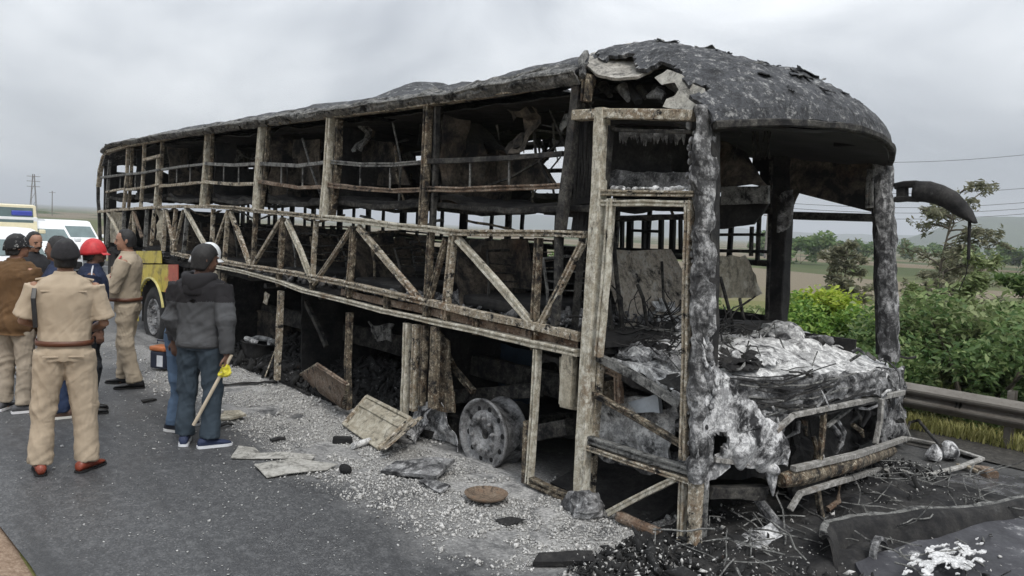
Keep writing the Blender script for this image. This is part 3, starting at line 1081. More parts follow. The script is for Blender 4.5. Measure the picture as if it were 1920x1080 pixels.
# blistered roof edge above the cant rail
def edge_pt(u, v):
    x = -12.75 + u * 11.65
    top = roof_pt((x + 12.9) / 11.75, .055)
    z = 3.075 + (top.z - 3.075) * v * 1.01
    fl = .02 * nz((x, v * .5, 0), 9, 5) + .03 * nz((x, v, 0), 2.5, 5) + .016 * abs(nz((x * 2.2, v * .6, 3), 11, 2))
    y = -.035 - .06 * math.sin(min(1, v * 1.25) * 3.14) ** .7 + fl + .16 * max(0, v - .55)
    return Vector((x, y, z - (.03 * abs(nz((x, 0, 0), 5, 3)) if v < .01 else 0)))


mb = MB()
mb.sheet(edge_pt, 420, 12, .012, lambda u, v: (.12 < v < .55 and nz((u * 11.65, v * .35, 2), 17, 4) > .30 and -.55 < (u * 11.65 - 6.4) / 3 < .75) or (v < .3 and nz((u * 11.65, v * .2, 2), 13, 4) > .46))
mb.build('roof_edge_fascia', M['roofside'], BUS)
mb = MB()
mb.beam([edge_pt(u, .45) + Vector((0, -.012, 0)) for u in np.linspace(.02, 1, 60)], .012, .012, (0, 1, 0), .008, .1)
mb.build('gutter_strip', M['grey'], BUS)
mb = MB()
mb.beam([at(1093, 143, y=-.05), at(1090, 112, y=.03), at(1100, 100, y=.15)], .05, .04, (1, 0, 0)).build('roof_hoop', M['grey'], BUS)
for k in range(8):                                   # roof hoops inside
    x = [-1.25, -3.0, -4.75, -6.4, -8.1, -9.9, -11.4, -12.6][k]
    mb = MB()
    mb.beam([(x, .05, 3.0), (x, .4, 3.12), (x, 1.3, 3.22), (x, 2.2, 3.12), (x, 2.55, 3.0)], .05, .05, (1, 0, 0), .012)
    mb.build('roof_hoop', M['dark'], BUS)
mb = MB()
mb.sheet(lambda u, v: Vector((-12.5 + 11.3 * u, .12 + 2.36 * v, 3.03 + .05 * math.sin(v * 3.1))) + Vector((0, 0, 1)) * (.05 * nz((u * 20, v * 4, 2), 1) + .03 * nz((u * 50, v * 12, 2), 1)), 80, 18, .012,
         lambda u, v: nz((u * 18, v * 3.5, 5), 1) > .42 or roof_gap(-12.5 + 11.3 * u, .12 + 2.36 * v))
mb.build('ceiling_lining', M['char'], BUS)
# ragged bits hanging off the ceiling
for k in range(16):
    x = -1.6 - random.random() * 10.5
    y = .3 + random.random() * 1.2
    h = .12 + random.random() * .25
    mb = MB()
    mb.beam([(x, y, 3.02), (x + .02, y, 3.0 - h * .5), (x + random.uniform(-.1, .1), y + .03, 3.0 - h)], (.03, .012), .006, (0, 1, 0), .01, .05)
    mb.build('hanging_scrap', M['grey'] if k % 3 == 0 else M['char'], BUS)

# --- rear end
mb = MB()
mb.sheet(lambda u, v: Vector((-12.92 + .06 * nz((u, v, 1), 3) + .08 * (v * 2 - 1) ** 4 * .5, .02 + 2.56 * u, 1.2 + 1.95 * v)), 12, 12, .02,
         lambda u, v: .42 < v < .62 and .08 < u < .9 or v > .75 and .1 < u < .5)
mb.build('rear_wall', M['char'], BUS)
MB().box((-12.7, 1.3, .8), (.5, 2.4, 1.0), None, .05).build('engine_cover', M['char'], BUS)

# --- far side wall
FXS = [-.95, -2.95, -4.75, -6.4, -8.1, -9.9, -11.4, -12.85]
for i, x in enumerate(FXS):
    MB().beam([(x, YF, 1.15), (x, YF, 2.1), (x, YF - .02, 3.05)], .09, .06, (0, 1, 0), .008).build('far_window_post', M['dark'], BUS)
for z0, w in ((3.05, .08), (2.72, .05), (2.30, .06), (1.80, .06), (1.2, .09)):
    MB().beam([(FXS[0], YF + .01, z0), (FXS[3], YF + .012, z0 + .01), (FXS[-1], YF + .01, z0)], w, .05, (0, 1, 0), .012, .3).build('far_side_rail', M['dark'], BUS)
for i in range(7):
    x0, x1 = FXS[i] - .05, FXS[i + 1] + .05
    # lower-deck mullions where daylight shows
    for k in range(3):
        xm = x0 + (x1 - x0) * (k + .6 + random.uniform(-.25, .25)) / 3.2
        MB().beam([(xm, YF, 1.80), (xm, YF, 2.30)], .05 + .10 * (k == 1), .04, (0, 1, 0), .004).build('far_mullion', M['black'], BUS)
    mb = MB()
    mb.sheet(lambda u, v: Vector((x0 + (x1 - x0) * u, YF - .03 + .03 * nz((u * 2, v * 2, x0), 2), 1.22 + .56 * v)), 12, 6, .012, lambda u, v: (i == 0 and u < .62 and v > .15) or (v > .75 and nz((u * 3, v, x0), 2) > .1))
    mb.build('far_side_panel', M['char'], BUS)
    mb = MB()
    hz = .38 * (i in (0,)) + .0
    mb.sheet(lambda u, v: Vector((x0 + (x1 - x0) * u, YF - .04 + .04 * nz((u * 2, v * 2, x0), 2), 2.29 + .75 * v)), 22, 14, .012,
             lambda u, v: (i == 0 and .12 + .1 * nz((v, 3, 0), 4) < u < .62 + .2 * nz((v, 1, 0), 4) and .12 < v < .86) or (i == 1 and .40 < u < .78 and .2 < v < .97) or (v > .80 and v < .93 and nz((u * 2.2, 0, x0), 2.0) > .12 and i in (1, 3, 4, 6)) or (i == 6 and .55 < v < .85 and .25 < u < .8) or (i == 6 and v < .2 and u > .3))
    mb.build('far_side_panel', M['char'], BUS)

# --- berths and partitions
for i in range(7):
    x0, x1 = FXS[i] - .1, FXS[i + 1] + .05
    for (ya, yb, nm) in ((.10, .95, 0), (1.45, 2.52, 1)):
        for zz in (2.25 if nm == 0 else 2.36,):
            sag = .05 + .06 * random.random()
            mb = MB()
            mb.sheet(lambda u, v: Vector((x0 + (x1 - x0) * u, ya + (yb - ya) * v, zz - sag * math.sin(u * 3.14) * (1 - .3 * v))) + nzv((u * 4, v * 3, x0), 1.5, nm) * .05, 20, 10, .045)
            mb.build('upper_berth', M['char'], BUS)
        MB().beam([(x0, ya, 2.19), ((x0 + x1) / 2, ya, 2.15), (x1, ya, 2.19)], .05, .04, (0, 1, 0), .012).build('berth_edge_rail', M['dark'], BUS)
        # cross partition of the upper deck
        xp = x1 + .02
        if i < 6 and not (i == 0 and nm == 1):
            rr = random.random() * 9
            mb = MB()
            mb.sheet(lambda u, v: Vector((xp + .05 * nz((u, v, rr), 2), ya + (yb - ya) * u, 2.2 + .78 * v * (1 - .25 * (u > .5) * abs(nz((u, 0, rr), 3))))) + nzv((u * 3, v * 3, rr), 1.5) * .03, 12, 12, .02,
                     lambda u, v: v > .62 + .3 * nz((u * 2, 0, rr), 1.5) and u > .35)
            mb.build('partition', M['charb'] if i % 2 == 0 else M['char'], BUS)
            # lower seat-back partition: a leaning trapezoid
            mb = MB()
            lean = .22
            mb.sheet(lambda u, v: Vector((xp + .35 - lean * v + .03 * nz((u, v, rr), 2), ya + (yb - ya) * (u + (.5 - u) * .22 * v), 1.26 + .64 * v)) + nzv((u * 3, v * 3, rr), 1.5) * .02, 10, 10, .035,
                     lambda u, v: v > .86 + .2 * nz((u * 3, 0, rr), 1.5))
            mb.build('seat_back', M['charb'], BUS)
            MB().box((xp + .75, (ya + yb) / 2, 1.36), (.85, yb - ya - .05, .1), None, .03).jitter(.02, 4).build('seat_base', M['char'], BUS)
# the two partitions leaning into the front bays, greyer than the others
quad_sheet('leaning_partition', ((815, 255), (1010, 290), (1045, 345), (830, 345)), 'charb', .75, 18, 12, .02, .05, 2, lambda u, v: v < .3 * math.sin(u * 3) and u > .5)
quad_sheet('leaning_partition', ((880, 450), (985, 450), (1000, 540), (870, 535)), 'charb', .55, 12, 10, .03, .03, 2)
quad_sheet('leaning_partition', ((855, 225), (900, 235), (960, 290), (850, 275)), 'char', .9, 10, 8, .02, .05, 2)
quad_sheet('leaning_partition', ((520, 262), (600, 262), (600, 345), (515, 340)), 'charb', .5, 10, 8, .02, .04, 2)
quad_sheet('leaning_partition', ((660, 270), (740, 265), (770, 348), (655, 345)), 'charb', .6, 10, 8, .02, .05, 2)

# burnt seat and berth frames, bars and collapsed lining on both decks
for i in range(6):
    x0, x1 = FXS[i] - .15, FXS[i + 1] + .2
    for row, (ya, yb) in enumerate(((.22, .95), (1.5, 2.4))):
        for k in range(2):
            xc = x0 + (x1 - x0) * (.28 + .45 * k) + random.uniform(-.1, .1)
            h = random.uniform(.45, .62)
            ln_ = random.uniform(.1, .32)
            p = [Vector((xc, ya, 1.28)), Vector((xc - ln_ * .3, ya + .02, 1.28 + h * .5)), Vector((xc - ln_, ya + .05, 1.28 + h)), Vector((xc - ln_ - .02, (ya + yb) / 2, 1.30 + h)), Vector((xc - ln_, yb - .05, 1.28 + h)), Vector((xc - ln_ * .3, yb - .02, 1.28 + h * .5)), Vector((xc, yb, 1.28))]
            mb = MB()
            mb.tube(p, .014, 6)
            for q in range(3):
                a, b = p[1].lerp(p[2], .3 * q), p[5].lerp(p[4], .3 * q)
                mb.tube([a, a.lerp(b, .5) + Vector((.03, 0, -.04 * random.random())), b], .007, 4)
            mb.jitter(.02, 4, i + k)
            mb.build('seat_frame', M[('grey', 'dark', 'brown')[(i + k + row) % 3]], BUS)
        # struts and slumped rods on the upper deck
        for k in range(3):
            xa = random.uniform(x1, x0)
            a = Vector((xa, random.uniform(ya, yb), 2.22))
            b = a + Vector((random.uniform(-.5, .5), random.uniform(-.15, .15), random.uniform(.45, .8)))
            mb = MB()
            mb.tube([a, a.lerp(b, .5) + Vector((random.uniform(-.08, .08), 0, 0)), b], random.uniform(.008, .016), 5)
            mb.jitter(.02, 5, k)
            mb.build('bent_rod', M[('grey', 'dark', 'brown')[k]], BUS)
        # strips of lining peeled down off the ceiling
        for k in range(2):
            xa = random.uniform(x1, x0)
            yy = random.uniform(ya, yb)
            w_, h_ = random.uniform(.12, .35), random.uniform(.2, .5)
            mb = MB()
            mb.sheet(lambda u, v: Vector((xa + w_ * (u - .5) * (1 - .4 * v), yy + .08 * math.sin(v * 4 + k), 3.02 - h_ * v)) + nzv((u * 2, v * 3, xa), 1.4) * .06, 6, 8, .006, lambda u, v: nz((u * 2.5, v * 3, xa), 1.3) > .3)
            if mb.f:
                mb.build('peeled_lining', M[('charb', 'grey', 'char')[(i + k) % 3]], BUS)
    # sagging mesh and battens along the near berth
    mb = MB()
    mb.beam([Vector((x0, .3, 2.05)), Vector(((x0 + x1) / 2, .35, 1.98 + random.uniform(-.05, .05))), Vector((x1, .3, 2.06))], .03, .02, (0, 0, 1), .02)
    mb.build('berth_batten', M['grey' if i % 2 else 'brown'], BUS)
    mb = MB()
    mb.beam([Vector((x0, 1.1, 2.98)), Vector(((x0 + x1) / 2, 1.05, 2.86)), Vector((x1, 1.1, 2.97))], .05, .02, (0, 0, 1), .02)
    mb.build('luggage_rack_rail', M['grey' if i % 2 == 0 else 'dark'], BUS)

quad_sheet('hanging_scrap', ((690, 603), (738, 612), (732, 645), (696, 632)), 'grey', .35, 10, 8, .02, .06, 5)
quad_sheet('hold_back_panel', ((575, 566), (645, 588), (643, 634), (580, 620)), 'charb', .9, 10, 8, .02, .03, 4)
quad_sheet('hanging_scrap', ((498, 548), (506, 552), (500, 572), (494, 568)), 'pale', .1, 4, 5, .01, .02, 5)
# --- front end: door bay
def poly_plate(name, pts, mat, th=.02, parent=None, sub=2, amp=.015, sc=4):
    """flat piece of any outline (3D points), thickened, subdivided and warped"""
    bm = bmesh.new()
    vs = [bm.verts.new(p) for p in pts]
    f = bm.faces.new(vs)
    bmesh.ops.triangulate(bm, faces=[f])
    bmesh.ops.subdivide_edges(bm, edges=bm.edges[:], cuts=sub, use_grid_fill=True)
    for q in bm.verts:
        q.co += nzv(q.co, sc, 2.2) * amp + nzv(q.co, sc * 4, 5.2) * amp * .4
    r = bmesh.ops.extrude_face_region(bm, geom=bm.faces[:])
    nrm = sum((f.normal for f in bm.faces if f.is_valid), Vector())
    c = sum(pts, Vector()) / len(pts)
    n = (pts[1] - pts[0]).cross(pts[2] - pts[0]).normalized()
    if n.dot(CAM_C - c) > 0:
        n = -n
    for q in r['geom']:
        if isinstance(q, bmesh.types.BMVert):
            q.co += n * th
    bmesh.ops.recalc_face_normals(bm, faces=bm.faces[:])
    bm.verts.ensure_lookup_table()
    mb = MB()
    mb.add([q.co.copy() for q in bm.verts], [[q.index for q in f.verts] for f in bm.faces])
    bm.free()
    return mb


for pts, w, mt, nm, y, d in [
    ([(1130, 203), (1118, 450), (1101, 700), (1090, 938)], (26, 30), 'pale2', 'door_post', .0, .09),
    ([(1146, 372), (1136, 520), (1122, 668)], 16, 'pale2', 'door_post', -.012, .05),
    ([(1124, 668), (1114, 800), (1106, 925)], 17, 'pale', 'door_post', .06, .06),
    ([(1146, 236), (1140, 300), (1134, 355)], 9, 'dark', 'transom_frame', .04, .05),
    ([(1078, 217), (1130, 214), (1215, 215), (1304, 217)], 23, 'pale', 'door_header', .0, .08),
    ([(1145, 243), (1220, 246), (1298, 248)], 7, 'dark', 'transom_frame', .05, .04),
    ([(1120, 361), (1200, 362), (1305, 364)], 13, 'pale', 'transom_sill', .0, .075),
    ([(1128, 381), (1210, 381), (1298, 382)], 14, 'pale2', 'door_header', -.005, .05),
    ([(1292, 376), (1288, 520), (1286, 680), (1281, 862)], (16, 15), 'pale', 'door_post', -.01, .05),
    ([(1303, 372), (1300, 520), (1297, 680), (1290, 850)], 13, 'brown', 'door_post', .05, .09),
    ([(1108, 664), (1160, 688), (1220, 722), (1276, 760)], (17, 19), 'grey', 'stair_rail', .05, .05),
    ([(1112, 738), (1180, 775), (1278, 834)], 12, 'brown', 'stair_rail', .03, .05),
    ([(1100, 822), (1180, 848), (1300, 885)], (16, 18), 'grey', 'step_beam', .0, .05),
    ([(1100, 838), (1180, 866), (1304, 905)], 11, 'pale', 'step_beam', -.006, .05),
    ([(1270, 896), (1210, 925), (1140, 962)], 14, 'pale2', 'sill_brace', -.01, .03),
    ([(1281, 894), (1277, 1012)], 14, 'pale2', 'sill_post', .0, .05),
    ([(1306, 902), (1302, 1018)], 25, 'pale', 'sill_post', .01, .08),
    ([(1320, 905), (1316, 1005)], 14, 'grey', 'sill_post', .06, .05),
]:
    member(nm, pts, w, mt, y, d, .005)
# lumps of ash along the transom sill
mb = MB()
for k in range(26):
    p = at(1150 + k * 5.4 + random.uniform(-3, 3), 355 + random.uniform(-2, 1), y=random.uniform(-.03, .03))
    r = random.uniform(.008, .022)
    mb.ball(p, (r * 1.5, r, r), 7, 5, .01)
tag(mb.build('ash_crust', M['ashwhite'], BUS), kind='stuff')
# charred bundle between the first window and the door
mb = MB()
for k in range(7):
    x0 = 1084 + k * 5
    mb.beam([at(x0 + 4, 205, y=.16 + .03 * (k % 3)), at(x0, 320, y=.16), at(x0 - 8, 440, y=.18)], .022, .05, (0, 1, 0), .015, .1)
mb.build('charred_cable_bundle', M['char'], BUS)
MB().beam([at(1092, 440, y=.2), at(1075, 640, y=.2)], .05, .05, (0, 1, 0), .01).build('inner_post', M['dark'], BUS)
# front near corner pillar, coated with ash
member('corner_pillar', [(1321, 200), (1320, 330), (1318, 480), (1316, 640), (1314, 780), (1312, 900)], (39, 44), 'pillar', .03, .17, .032, seg=.04, bev=.35)
member('corner_pillar_edge', [(1338, 215), (1337, 420), (1336, 600), (1334, 690)], (14, 12), 'char', .09, .1, .01, seg=.06)
mb = MB()
for k in range(46):
    p = at(1294 + random.uniform(-6, 7) + (k > 24) * random.choice((0, 38)), 235 + k * 13.5, y=.0)
    r = random.uniform(.01, .026)
    mb.ball(p, (r * .8, r, r * 1.3), 7, 5, .014)
tag(mb.build('ash_crust', M['ashgrey'], BUS), kind='stuff')

# dome of the roof over the windscreen
def visor(y):
    s = 1 - ((y - 1.3) / 1.32) ** 2
    return Vector((.0 + .36 * s, y, 2.735 + .10 * s))


def dome_pt(u, v):
    y = -.0 + 2.6 * u
    a = visor(y)
    b = roof_pt(1.0, u)
    k = math.sin(v * math.pi / 2) ** .56
    p = Vector((a.x + (b.x - .05 - a.x) * v, y, a.z + (b.z + .02 - a.z) * k))
    p.z += .028 * nz(p, 1.6, 9) * min(1, v * 4) + (.05 * abs(nz(p, 3.2, 2)) - .014) * min(1, v * 5) + (.026 * abs(nz(p, 9, 4)) - .008) * min(1, v * 6) + .010 * nz(p, 22, 2)
    p.z += .05 * math.exp(-((p.x + 1.0) / .3) ** 2 - ((y - .75) / .3) ** 2)
    return p


mb = MB()
mb.sheet(dome_pt, 84, 64, .03, lambda u, v: (u < .045 + .035 * nz((v, 0, 1), 6) + .07 * max(0, v - .4) and .16 + .05 * nz((u, 3, 1), 7) < v), nrm=(0, 0, 1))
mb.build('front_dome', M['roof'], BUS)
for k in range(70):                                 # curled flakes of burnt skin standing on the dome
    u, v = random.uniform(.2, .97), random.uniform(.06, .9)
    p = dome_pt(u, v)
    s = random.uniform(.03, .10)
    rot = Matrix.Rotation(random.uniform(0, 6.3), 3, 'Z')
    tilt = random.uniform(.0, .22)
    n = (dome_pt(min(1, u + .02), v) - p).cross(dome_pt(u, min(1, v + .02)) - p).normalized()
    if n.z < 0:
        n = -n
    fr = n.to_track_quat('Z', 'Y').to_matrix() @ rot
    mb = MB()
    mb.sheet(lambda a, b: p + fr @ Vector(((a - .5) * s * 1.8, (b - .5) * s, .014 + tilt * s * a * a + .01 * nz((a, b, k), 3))), 6, 5, .006, lambda a, b: nz((a * 2, b * 2, k), 1.3) > .25)
    if mb.f:
        mb.build('skin_flake', M['roof'] if k % 3 else M['grey'], BUS)
mb = MB()
mb.beam([visor(y) + Vector((.01, 0, -.02)) for y in np.linspace(.0, 2.6, 20)], .05, .05, (0, 0, 1), .01, .08)
mb.build('visor_rim', M['dark'], BUS)
mb = MB()
mb.sheet(lambda u, v: Vector((visor(2.6 * u).x * (1 - v) - 1.3 * v, .05 + 2.5 * u, visor(2.6 * u).z - .05 + .12 * math.sin(v * 1.5) + .03 * nz((u * 4, v * 4, 0), 1.4))), 24, 16, .02, lambda u, v: u < .16 and v > .25)
mb.build('cab_ceiling', flat_mat('smoke_stained_ceiling', (.022, .021, .019), .8, .4, 3, .3, 20), BUS)
MB().box((.02, 1.95, 2.80), (.22, .3, .05), None, .01).build('ceiling_hatch', M['black'], BUS)
mb = MB()
mb.sheet(lambda u, v: Vector((-1.32, .1 + 2.4 * u, 2.35 + .6 * v + .04 * nz((u * 4, v, 0), 1.5))), 20, 8, .02, lambda u, v: v < .25 + .3 * nz((u * 4, 0, 2), 1.3) or u < .3)
mb.build('cab_bulkhead', M['char'], BUS)
# buckled pale sheet peeled up at the joint of roof and dome
pk = [at(*a, y=b) for a, b in (((1096, 122), .03), ((1112, 101), .30), ((1145, 88), .45), ((1182, 79), .55), ((1230, 90), .62), ((1268, 100), .7), ((1250, 116), .42), ((1222, 130), .16), ((1196, 142), .05), ((1160, 148), .0), ((1124, 140), .0))]
M['peel'] = burnt('scorched_peeled_sheet', (.30, .285, .255), soot=(.34, .48), rust=(.7, .85), pale=(.42, .40, .36), palew=(.5, .65), scale=5, zs=1, bump=.7)
poly_plate('peeled_roof_sheet', pk, None, .02, sub=4, amp=.03, sc=3).build('peeled_roof_sheet', M['peel'], BUS)
# white flap of lining hanging at the corner
fl = [(1226, 148), (1250, 131), (1276, 140), (1300, 158), (1320, 166), (1324, 190), (1296, 204), (1268, 203), (1243, 201), (1250, 186), (1266, 178), (1274, 168), (1264, 155), (1240, 160)]
poly_plate('torn_lining', [at(*q, y=.02 + .0008 * (q[0] - 1226)) for q in fl], None, .012, sub=2, amp=.012).build('torn_lining', burnt('pale_torn_lining', (.52, .51, .47), soot=(.2, .3), rust=(.66, .8), rustc=(.3, .25, .18), scale=3, zs=1, bump=.2), BUS)
# crumpled black wreckage inside the corner opening
for k in range(9):
    a = at(1110 + 20 * k + random.uniform(-10, 10), 150 + random.uniform(-8, 34), y=.25 + random.random() * .3)
    b = at(1130 + 20 * k + random.uniform(-10, 20), 175 + random.uniform(-15, 22), y=.12 + random.random() * .3)
    mb = MB()
    mb.tube([a, a.lerp(b, .5) + Vector((0, 0, .03)), b], [.02, .045, .025], 9)
    mb.jitter(.03, 9, k)
    mb.build('crumpled_duct', [M['char'], M['dark'], M['ashgrey']][k % 3], BUS)
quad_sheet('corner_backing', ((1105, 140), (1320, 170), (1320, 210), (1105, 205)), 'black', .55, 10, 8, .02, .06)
member('hoop_stub', [(1100, 195), (1110, 150), (1098, 128)], 12, 'brown', .1, .05)

# far side of the cab
member('far_front_pillar', [(1651, 280), (1659, 420), (1664, 560), (1667, 675)], (36, 40), 'pillar', YF + .03, .18, .024, seg=.06, bev=.3)
member('far_pillar_edge', [(1636, 300), (1646, 420), (1650, 560), (1652, 665)], (12, 12), 'char', YF + .03, .12, .01, seg=.06)
member('pillar_plate', [(1633, 318), (1630, 390)], 16, 'grey', YF - .08, .02, .006)
member('cab_pillar', [(1470, 230), (1468, 400), (1460, 560), (1452, 660)], (34, 36), 'char', YF - .02, .14, .01, seg=.08)
member('cab_pillar_edge', [(1447, 290), (1443, 460), (1437, 640)], 7, 'dark', YF - .1, .04)
quad_sheet('cab_pillar_crust', ((1455, 370), (1492, 350), (1488, 420), (1458, 435)), 'ashgrey', YF - .12, 8, 8, .04, .05, 5)
member('far_window_sill', [(1488, 404), (1560, 406), (1648, 409)], 17, 'dark', YF, .06, .006)
hb = [(1480, 400), (1490, 378), (1497, 362), (1508, 354), (1545, 352), (1560, 356), (1570, 372), (1590, 380), (1625, 386), (1650, 402), (1650, 285), (1560, 275), (1478, 262)]
poly_plate('torn_side_panel', [at(*q, y=YF - .03) for q in hb], None, .015, sub=2, amp=.012).build('torn_side_panel', M['charb'], BUS)
# overhead locker and slanted partition behind the driver
quad_sheet('overhead_locker', ((1348, 262), (1405, 285), (1440, 348), (1356, 352)), 'charb', 1.35, 12, 10, .03, .04, 3)
quad_sheet('overhead_locker', ((1354, 354), (1440, 350), (1438, 380), (1350, 386)), 'grey', 1.3, 10, 6, .03, .03, 3)
quad_sheet('locker_underside', ((1350, 386), (1440, 378), (1412, 420), (1346, 428)), 'char', 1.4, 10, 6, .03, .03, 3)
for k in range(7):
    x0 = 1380 + random.random() * 70
    mb = MB()
    mb.tube([at(x0, 215, y=1.3), at(x0 + 8, 250, y=1.3), at(x0 - 6 + random.random() * 20, 300, y=1.3)], .008, 5)
    mb.jitter(.02, 8, k)
    mb.build('hanging_cable', M['dark'], BUS)
member('far_window_frame', [(1350, 440), (1432, 440)], 6, 'dark', YF - .05, .04)
member('far_window_frame', [(1350, 470), (1440, 472)], 7, 'dark', YF - .05, .04)
member('far_window_frame', [(1410, 425), (1408, 480)], 6, 'dark', YF - .05, .04)
member('far_window_frame', [(1424, 400), (1420, 490)], 7, 'dark', YF - .05, .04)
# through the door: black lining in the transom, driver partition, lever, seat rest
quad_sheet('transom_backing', ((1136, 230), (1272, 236), (1284, 325), (1136, 334)), 'char', .75, 16, 10, .02, .03, 3, lambda u, v: u > .9 and v > .25)
quad_sheet('transom_shelf', ((1136, 322), (1300, 322), (1300, 352), (1136, 352)), 'ashgrey', .6, 14, 6, .03, .04, 4)
mb = MB()
for k in range(30):
    x0 = 1165 + k * 4
    p0 = at(x0, 243, y=.5)
    p1 = at(x0 + random.uniform(-3, 3), 256 + random.uniform(0, 18), y=.5)
    mb.tube([p0, p0.lerp(p1, .6), p1], [.018, .012, .003], 6)
mb.build('hanging_insulation', M['ashgrey'], BUS)
DC = [at(*q, x=-1.62) for q in ((1126, 470), (1255, 468), (1284, 598), (1128, 608))]


def dcp(u, v):
    p = DC[0].lerp(DC[1], u).lerp(DC[3].lerp(DC[2], u), v)
    return p + Vector((.25 * v, 0, 0)) + nzv(p, 3, 8) * .03


mb = MB()
mb.sheet(dcp, 16, 14, .04)
mb.build('cab_partition', burnt('scorched_grey_partition', (.46, .41, .34), soot=(.36, .47), rust=(.6, .75), rustc=(.1, .07, .045), pale=(.5, .48, .44), palew=(.54, .68), scale=3, zs=1, bump=.4), BUS)
mb = MB()
mb.sheet(lambda u, v: dcp(.35 + .6 * u, .62 + .36 * v) + Vector((.06 + .05 * nz((u, v, 0), 4), -.0, .0)), 12, 8, .02, lambda u, v: v < .55 - .9 * (u - .55) ** 2 - .3 + .4 * nz((u * 3, 0, 0), 2) or (abs(v - .62) < .06))
mb.build('ash_drift', M['ashwhite'], BUS)
for q, mt in ((((1346, 482), (1398, 480), (1428, 552), (1350, 560)), 'beige'), (((1352, 600), (1450, 604), (1450, 650), (1352, 650)), 'char')):
    c4 = [at(*a, x=-1.15) for a in q]
    mb = MB()
    mb.sheet(lambda u, v: c4[0].lerp(c4[1], u).lerp(c4[3].lerp(c4[2], u), v) + nzv((u * 3, v * 3, 1), 1.5) * .03, 10, 8, .03)
    mb.build('cab_partition', M[mt], BUS)
for pts, r in [([(1146, 400), (1156, 520), (1172, 660)], .018), ([(1195, 535), (1206, 560), (1218, 640)], .016), ([(1140, 560), (1150, 640), (1166, 690)], .02), ([(1350, 520), (1372, 600), (1376, 640)], .014), ([(1388, 560), (1396, 600)], .014), ([(1240, 490), (1244, 560), (1270, 620)], .012)]:
    MB().tube([at(*q, x=-1.1 if q[0] < 1300 else -.7) for q in pts], r, 7).jitter(.01, 6).build('bent_rod', M['dark'], BUS)
# heaps of burnt wiring on the cab floor
mb = MB()
for k in range(60):
    c = Vector((random.uniform(-1.3, -.15), random.uniform(.25, 1.7), 1.02 + random.random() * .15))
    pts = [c + Vector((random.uniform(-.2, .2), random.uniform(-.2, .2), random.uniform(-.08, .18))) for _ in range(5)]
    mb.tube(pts, .007, 4)
mb.build('burnt_wiring', M['grey'], BUS)
mb = MB()
mb.sheet(lambda u, v: Vector((-1.5 + 1.4 * u, .12 + 2.3 * v, .98 + .09 * nz((u * 5, v * 6, 0), 1.3) + .04 * nz((u * 16, v * 18, 0), 1.3))), 36, 40, .04)
mb.build('cab_floor', M['char'], BUS)
# steps: ash-covered stair well
for k, (z, y0, y1) in enumerate(((.42, .05, .5), (.68, .35, .85), (.92, .65, 1.2))):
    mb = MB()
    mb.sheet(lambda u, v: Vector((-.88 + .78 * u, y0 + (y1 - y0) * v, z + .05 * nz((u * 5, v * 4, k), 1.4) + .02 * nz((u * 14, v * 9, k), 1.4))), 16, 10, .05)
    mb.build('step', M['ashgrey'], BUS)
quad_sheet('stair_side', ((1112, 750), (1262, 745), (1268, 860), (1112, 835)), 'ashwhite', .32, 22, 16, .04, .07, 4, lambda u, v: v < .12 * math.sin(u * 9))
quad_sheet('stair_side', ((1238, 690), (1268, 690), (1262, 800), (1232, 790)), 'ashgrey', .4, 8, 12, .04, .05, 4)
for pts, w in (([(1112, 690), (1140, 694), (1164, 704)], 14), ([(1160, 700), (1160, 756)], 16), ([(1112, 690), (1114, 742)], 6)):
    member('rusted_bracket', pts, w, 'rusty', .12, .05, .006)
quad_sheet('bracket_back', ((1112, 696), (1160, 704), (1158, 758), (1112, 744)), 'brown', .2, 8, 8, .02, .04, 5)
quad_sheet('door_well_slab', ((1180, 755), (1235, 742), (1240, 775), (1200, 775)), flat_mat('bluish_ash_slab', (.36, .39, .42), .8, .25, 6, .3, 20), .22, 6, 5, .04, .02)
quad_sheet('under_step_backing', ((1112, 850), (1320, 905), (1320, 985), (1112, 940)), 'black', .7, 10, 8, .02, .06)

# --- dash and front face
def dash_pt(u, v):
    y = .12 + 2.75 * u
    x1 = nfront(y) - .02
    x = -.8 + (x1 + .8) * v
    z = 1.16 + .05 * math.sin(u * 5) - .13 * v ** 2.2 - .10 * smooth(.0, .25, .25 - u)
    p = Vector((x, y, z))
    p.z += (.12 * nz(p, 2.2, 5) + .055 * abs(nz(p, 5, 5)) * 1.6 + .012 * nz(p, 15, 5) - .03) * (1 - .5 * v)
    return p


mb = MB()
mb.sheet(dash_pt, 80, 40, .05, nrm=(0, 0, 1))
mb.build('dashboard', M['ashwhite'], BUS)
rag = []
for k in range(22):                                  # slumped lumps of ash and fibreglass on the dash
    u, v = random.uniform(.05, .95), random.uniform(.02, .62)
    p = dash_pt(u, v)
    r = random.uniform(.05, .13)
    mb = MB()
    mb.ball(p + Vector((0, 0, .0)), (r * 1.5, r * 1.3, r * .62), 14, 9)
    mb.v = [q + nzv(q, 5, k) * .07 + nzv(q, 14, k) * .025 for q in mb.v]
    mb.build('ash_lump', [M['ashwhite'], M['melt'], M['ashgrey']][k % 3], BUS)


def face_sheet(name, px0, px1, top, bot, mat, off=0.0, nu=40, nv=14, th=.03, amp=.04, sc=5, hole=None, fold=0):
    def fn(u, v):
        X = px0 + (px1 - px0) * u
        p = atfront(X, top(u) + (bot(u) - top(u)) * v, off)
        f_ = fold * math.sin(v * 13 + 3 * nz((u * 4, 0, 0), 1)) if fold else 0
        return p + nzv(p, sc, 2) * amp + nzv(p, sc * 3, 3) * amp * .4 + Vector((f_, -f_ * .3, 0))
    mb = MB()
    mb.sheet(fn, nu, nv, th, hole)
    return mb.build(name, M[mat] if isinstance(mat, str) else mat, BUS)


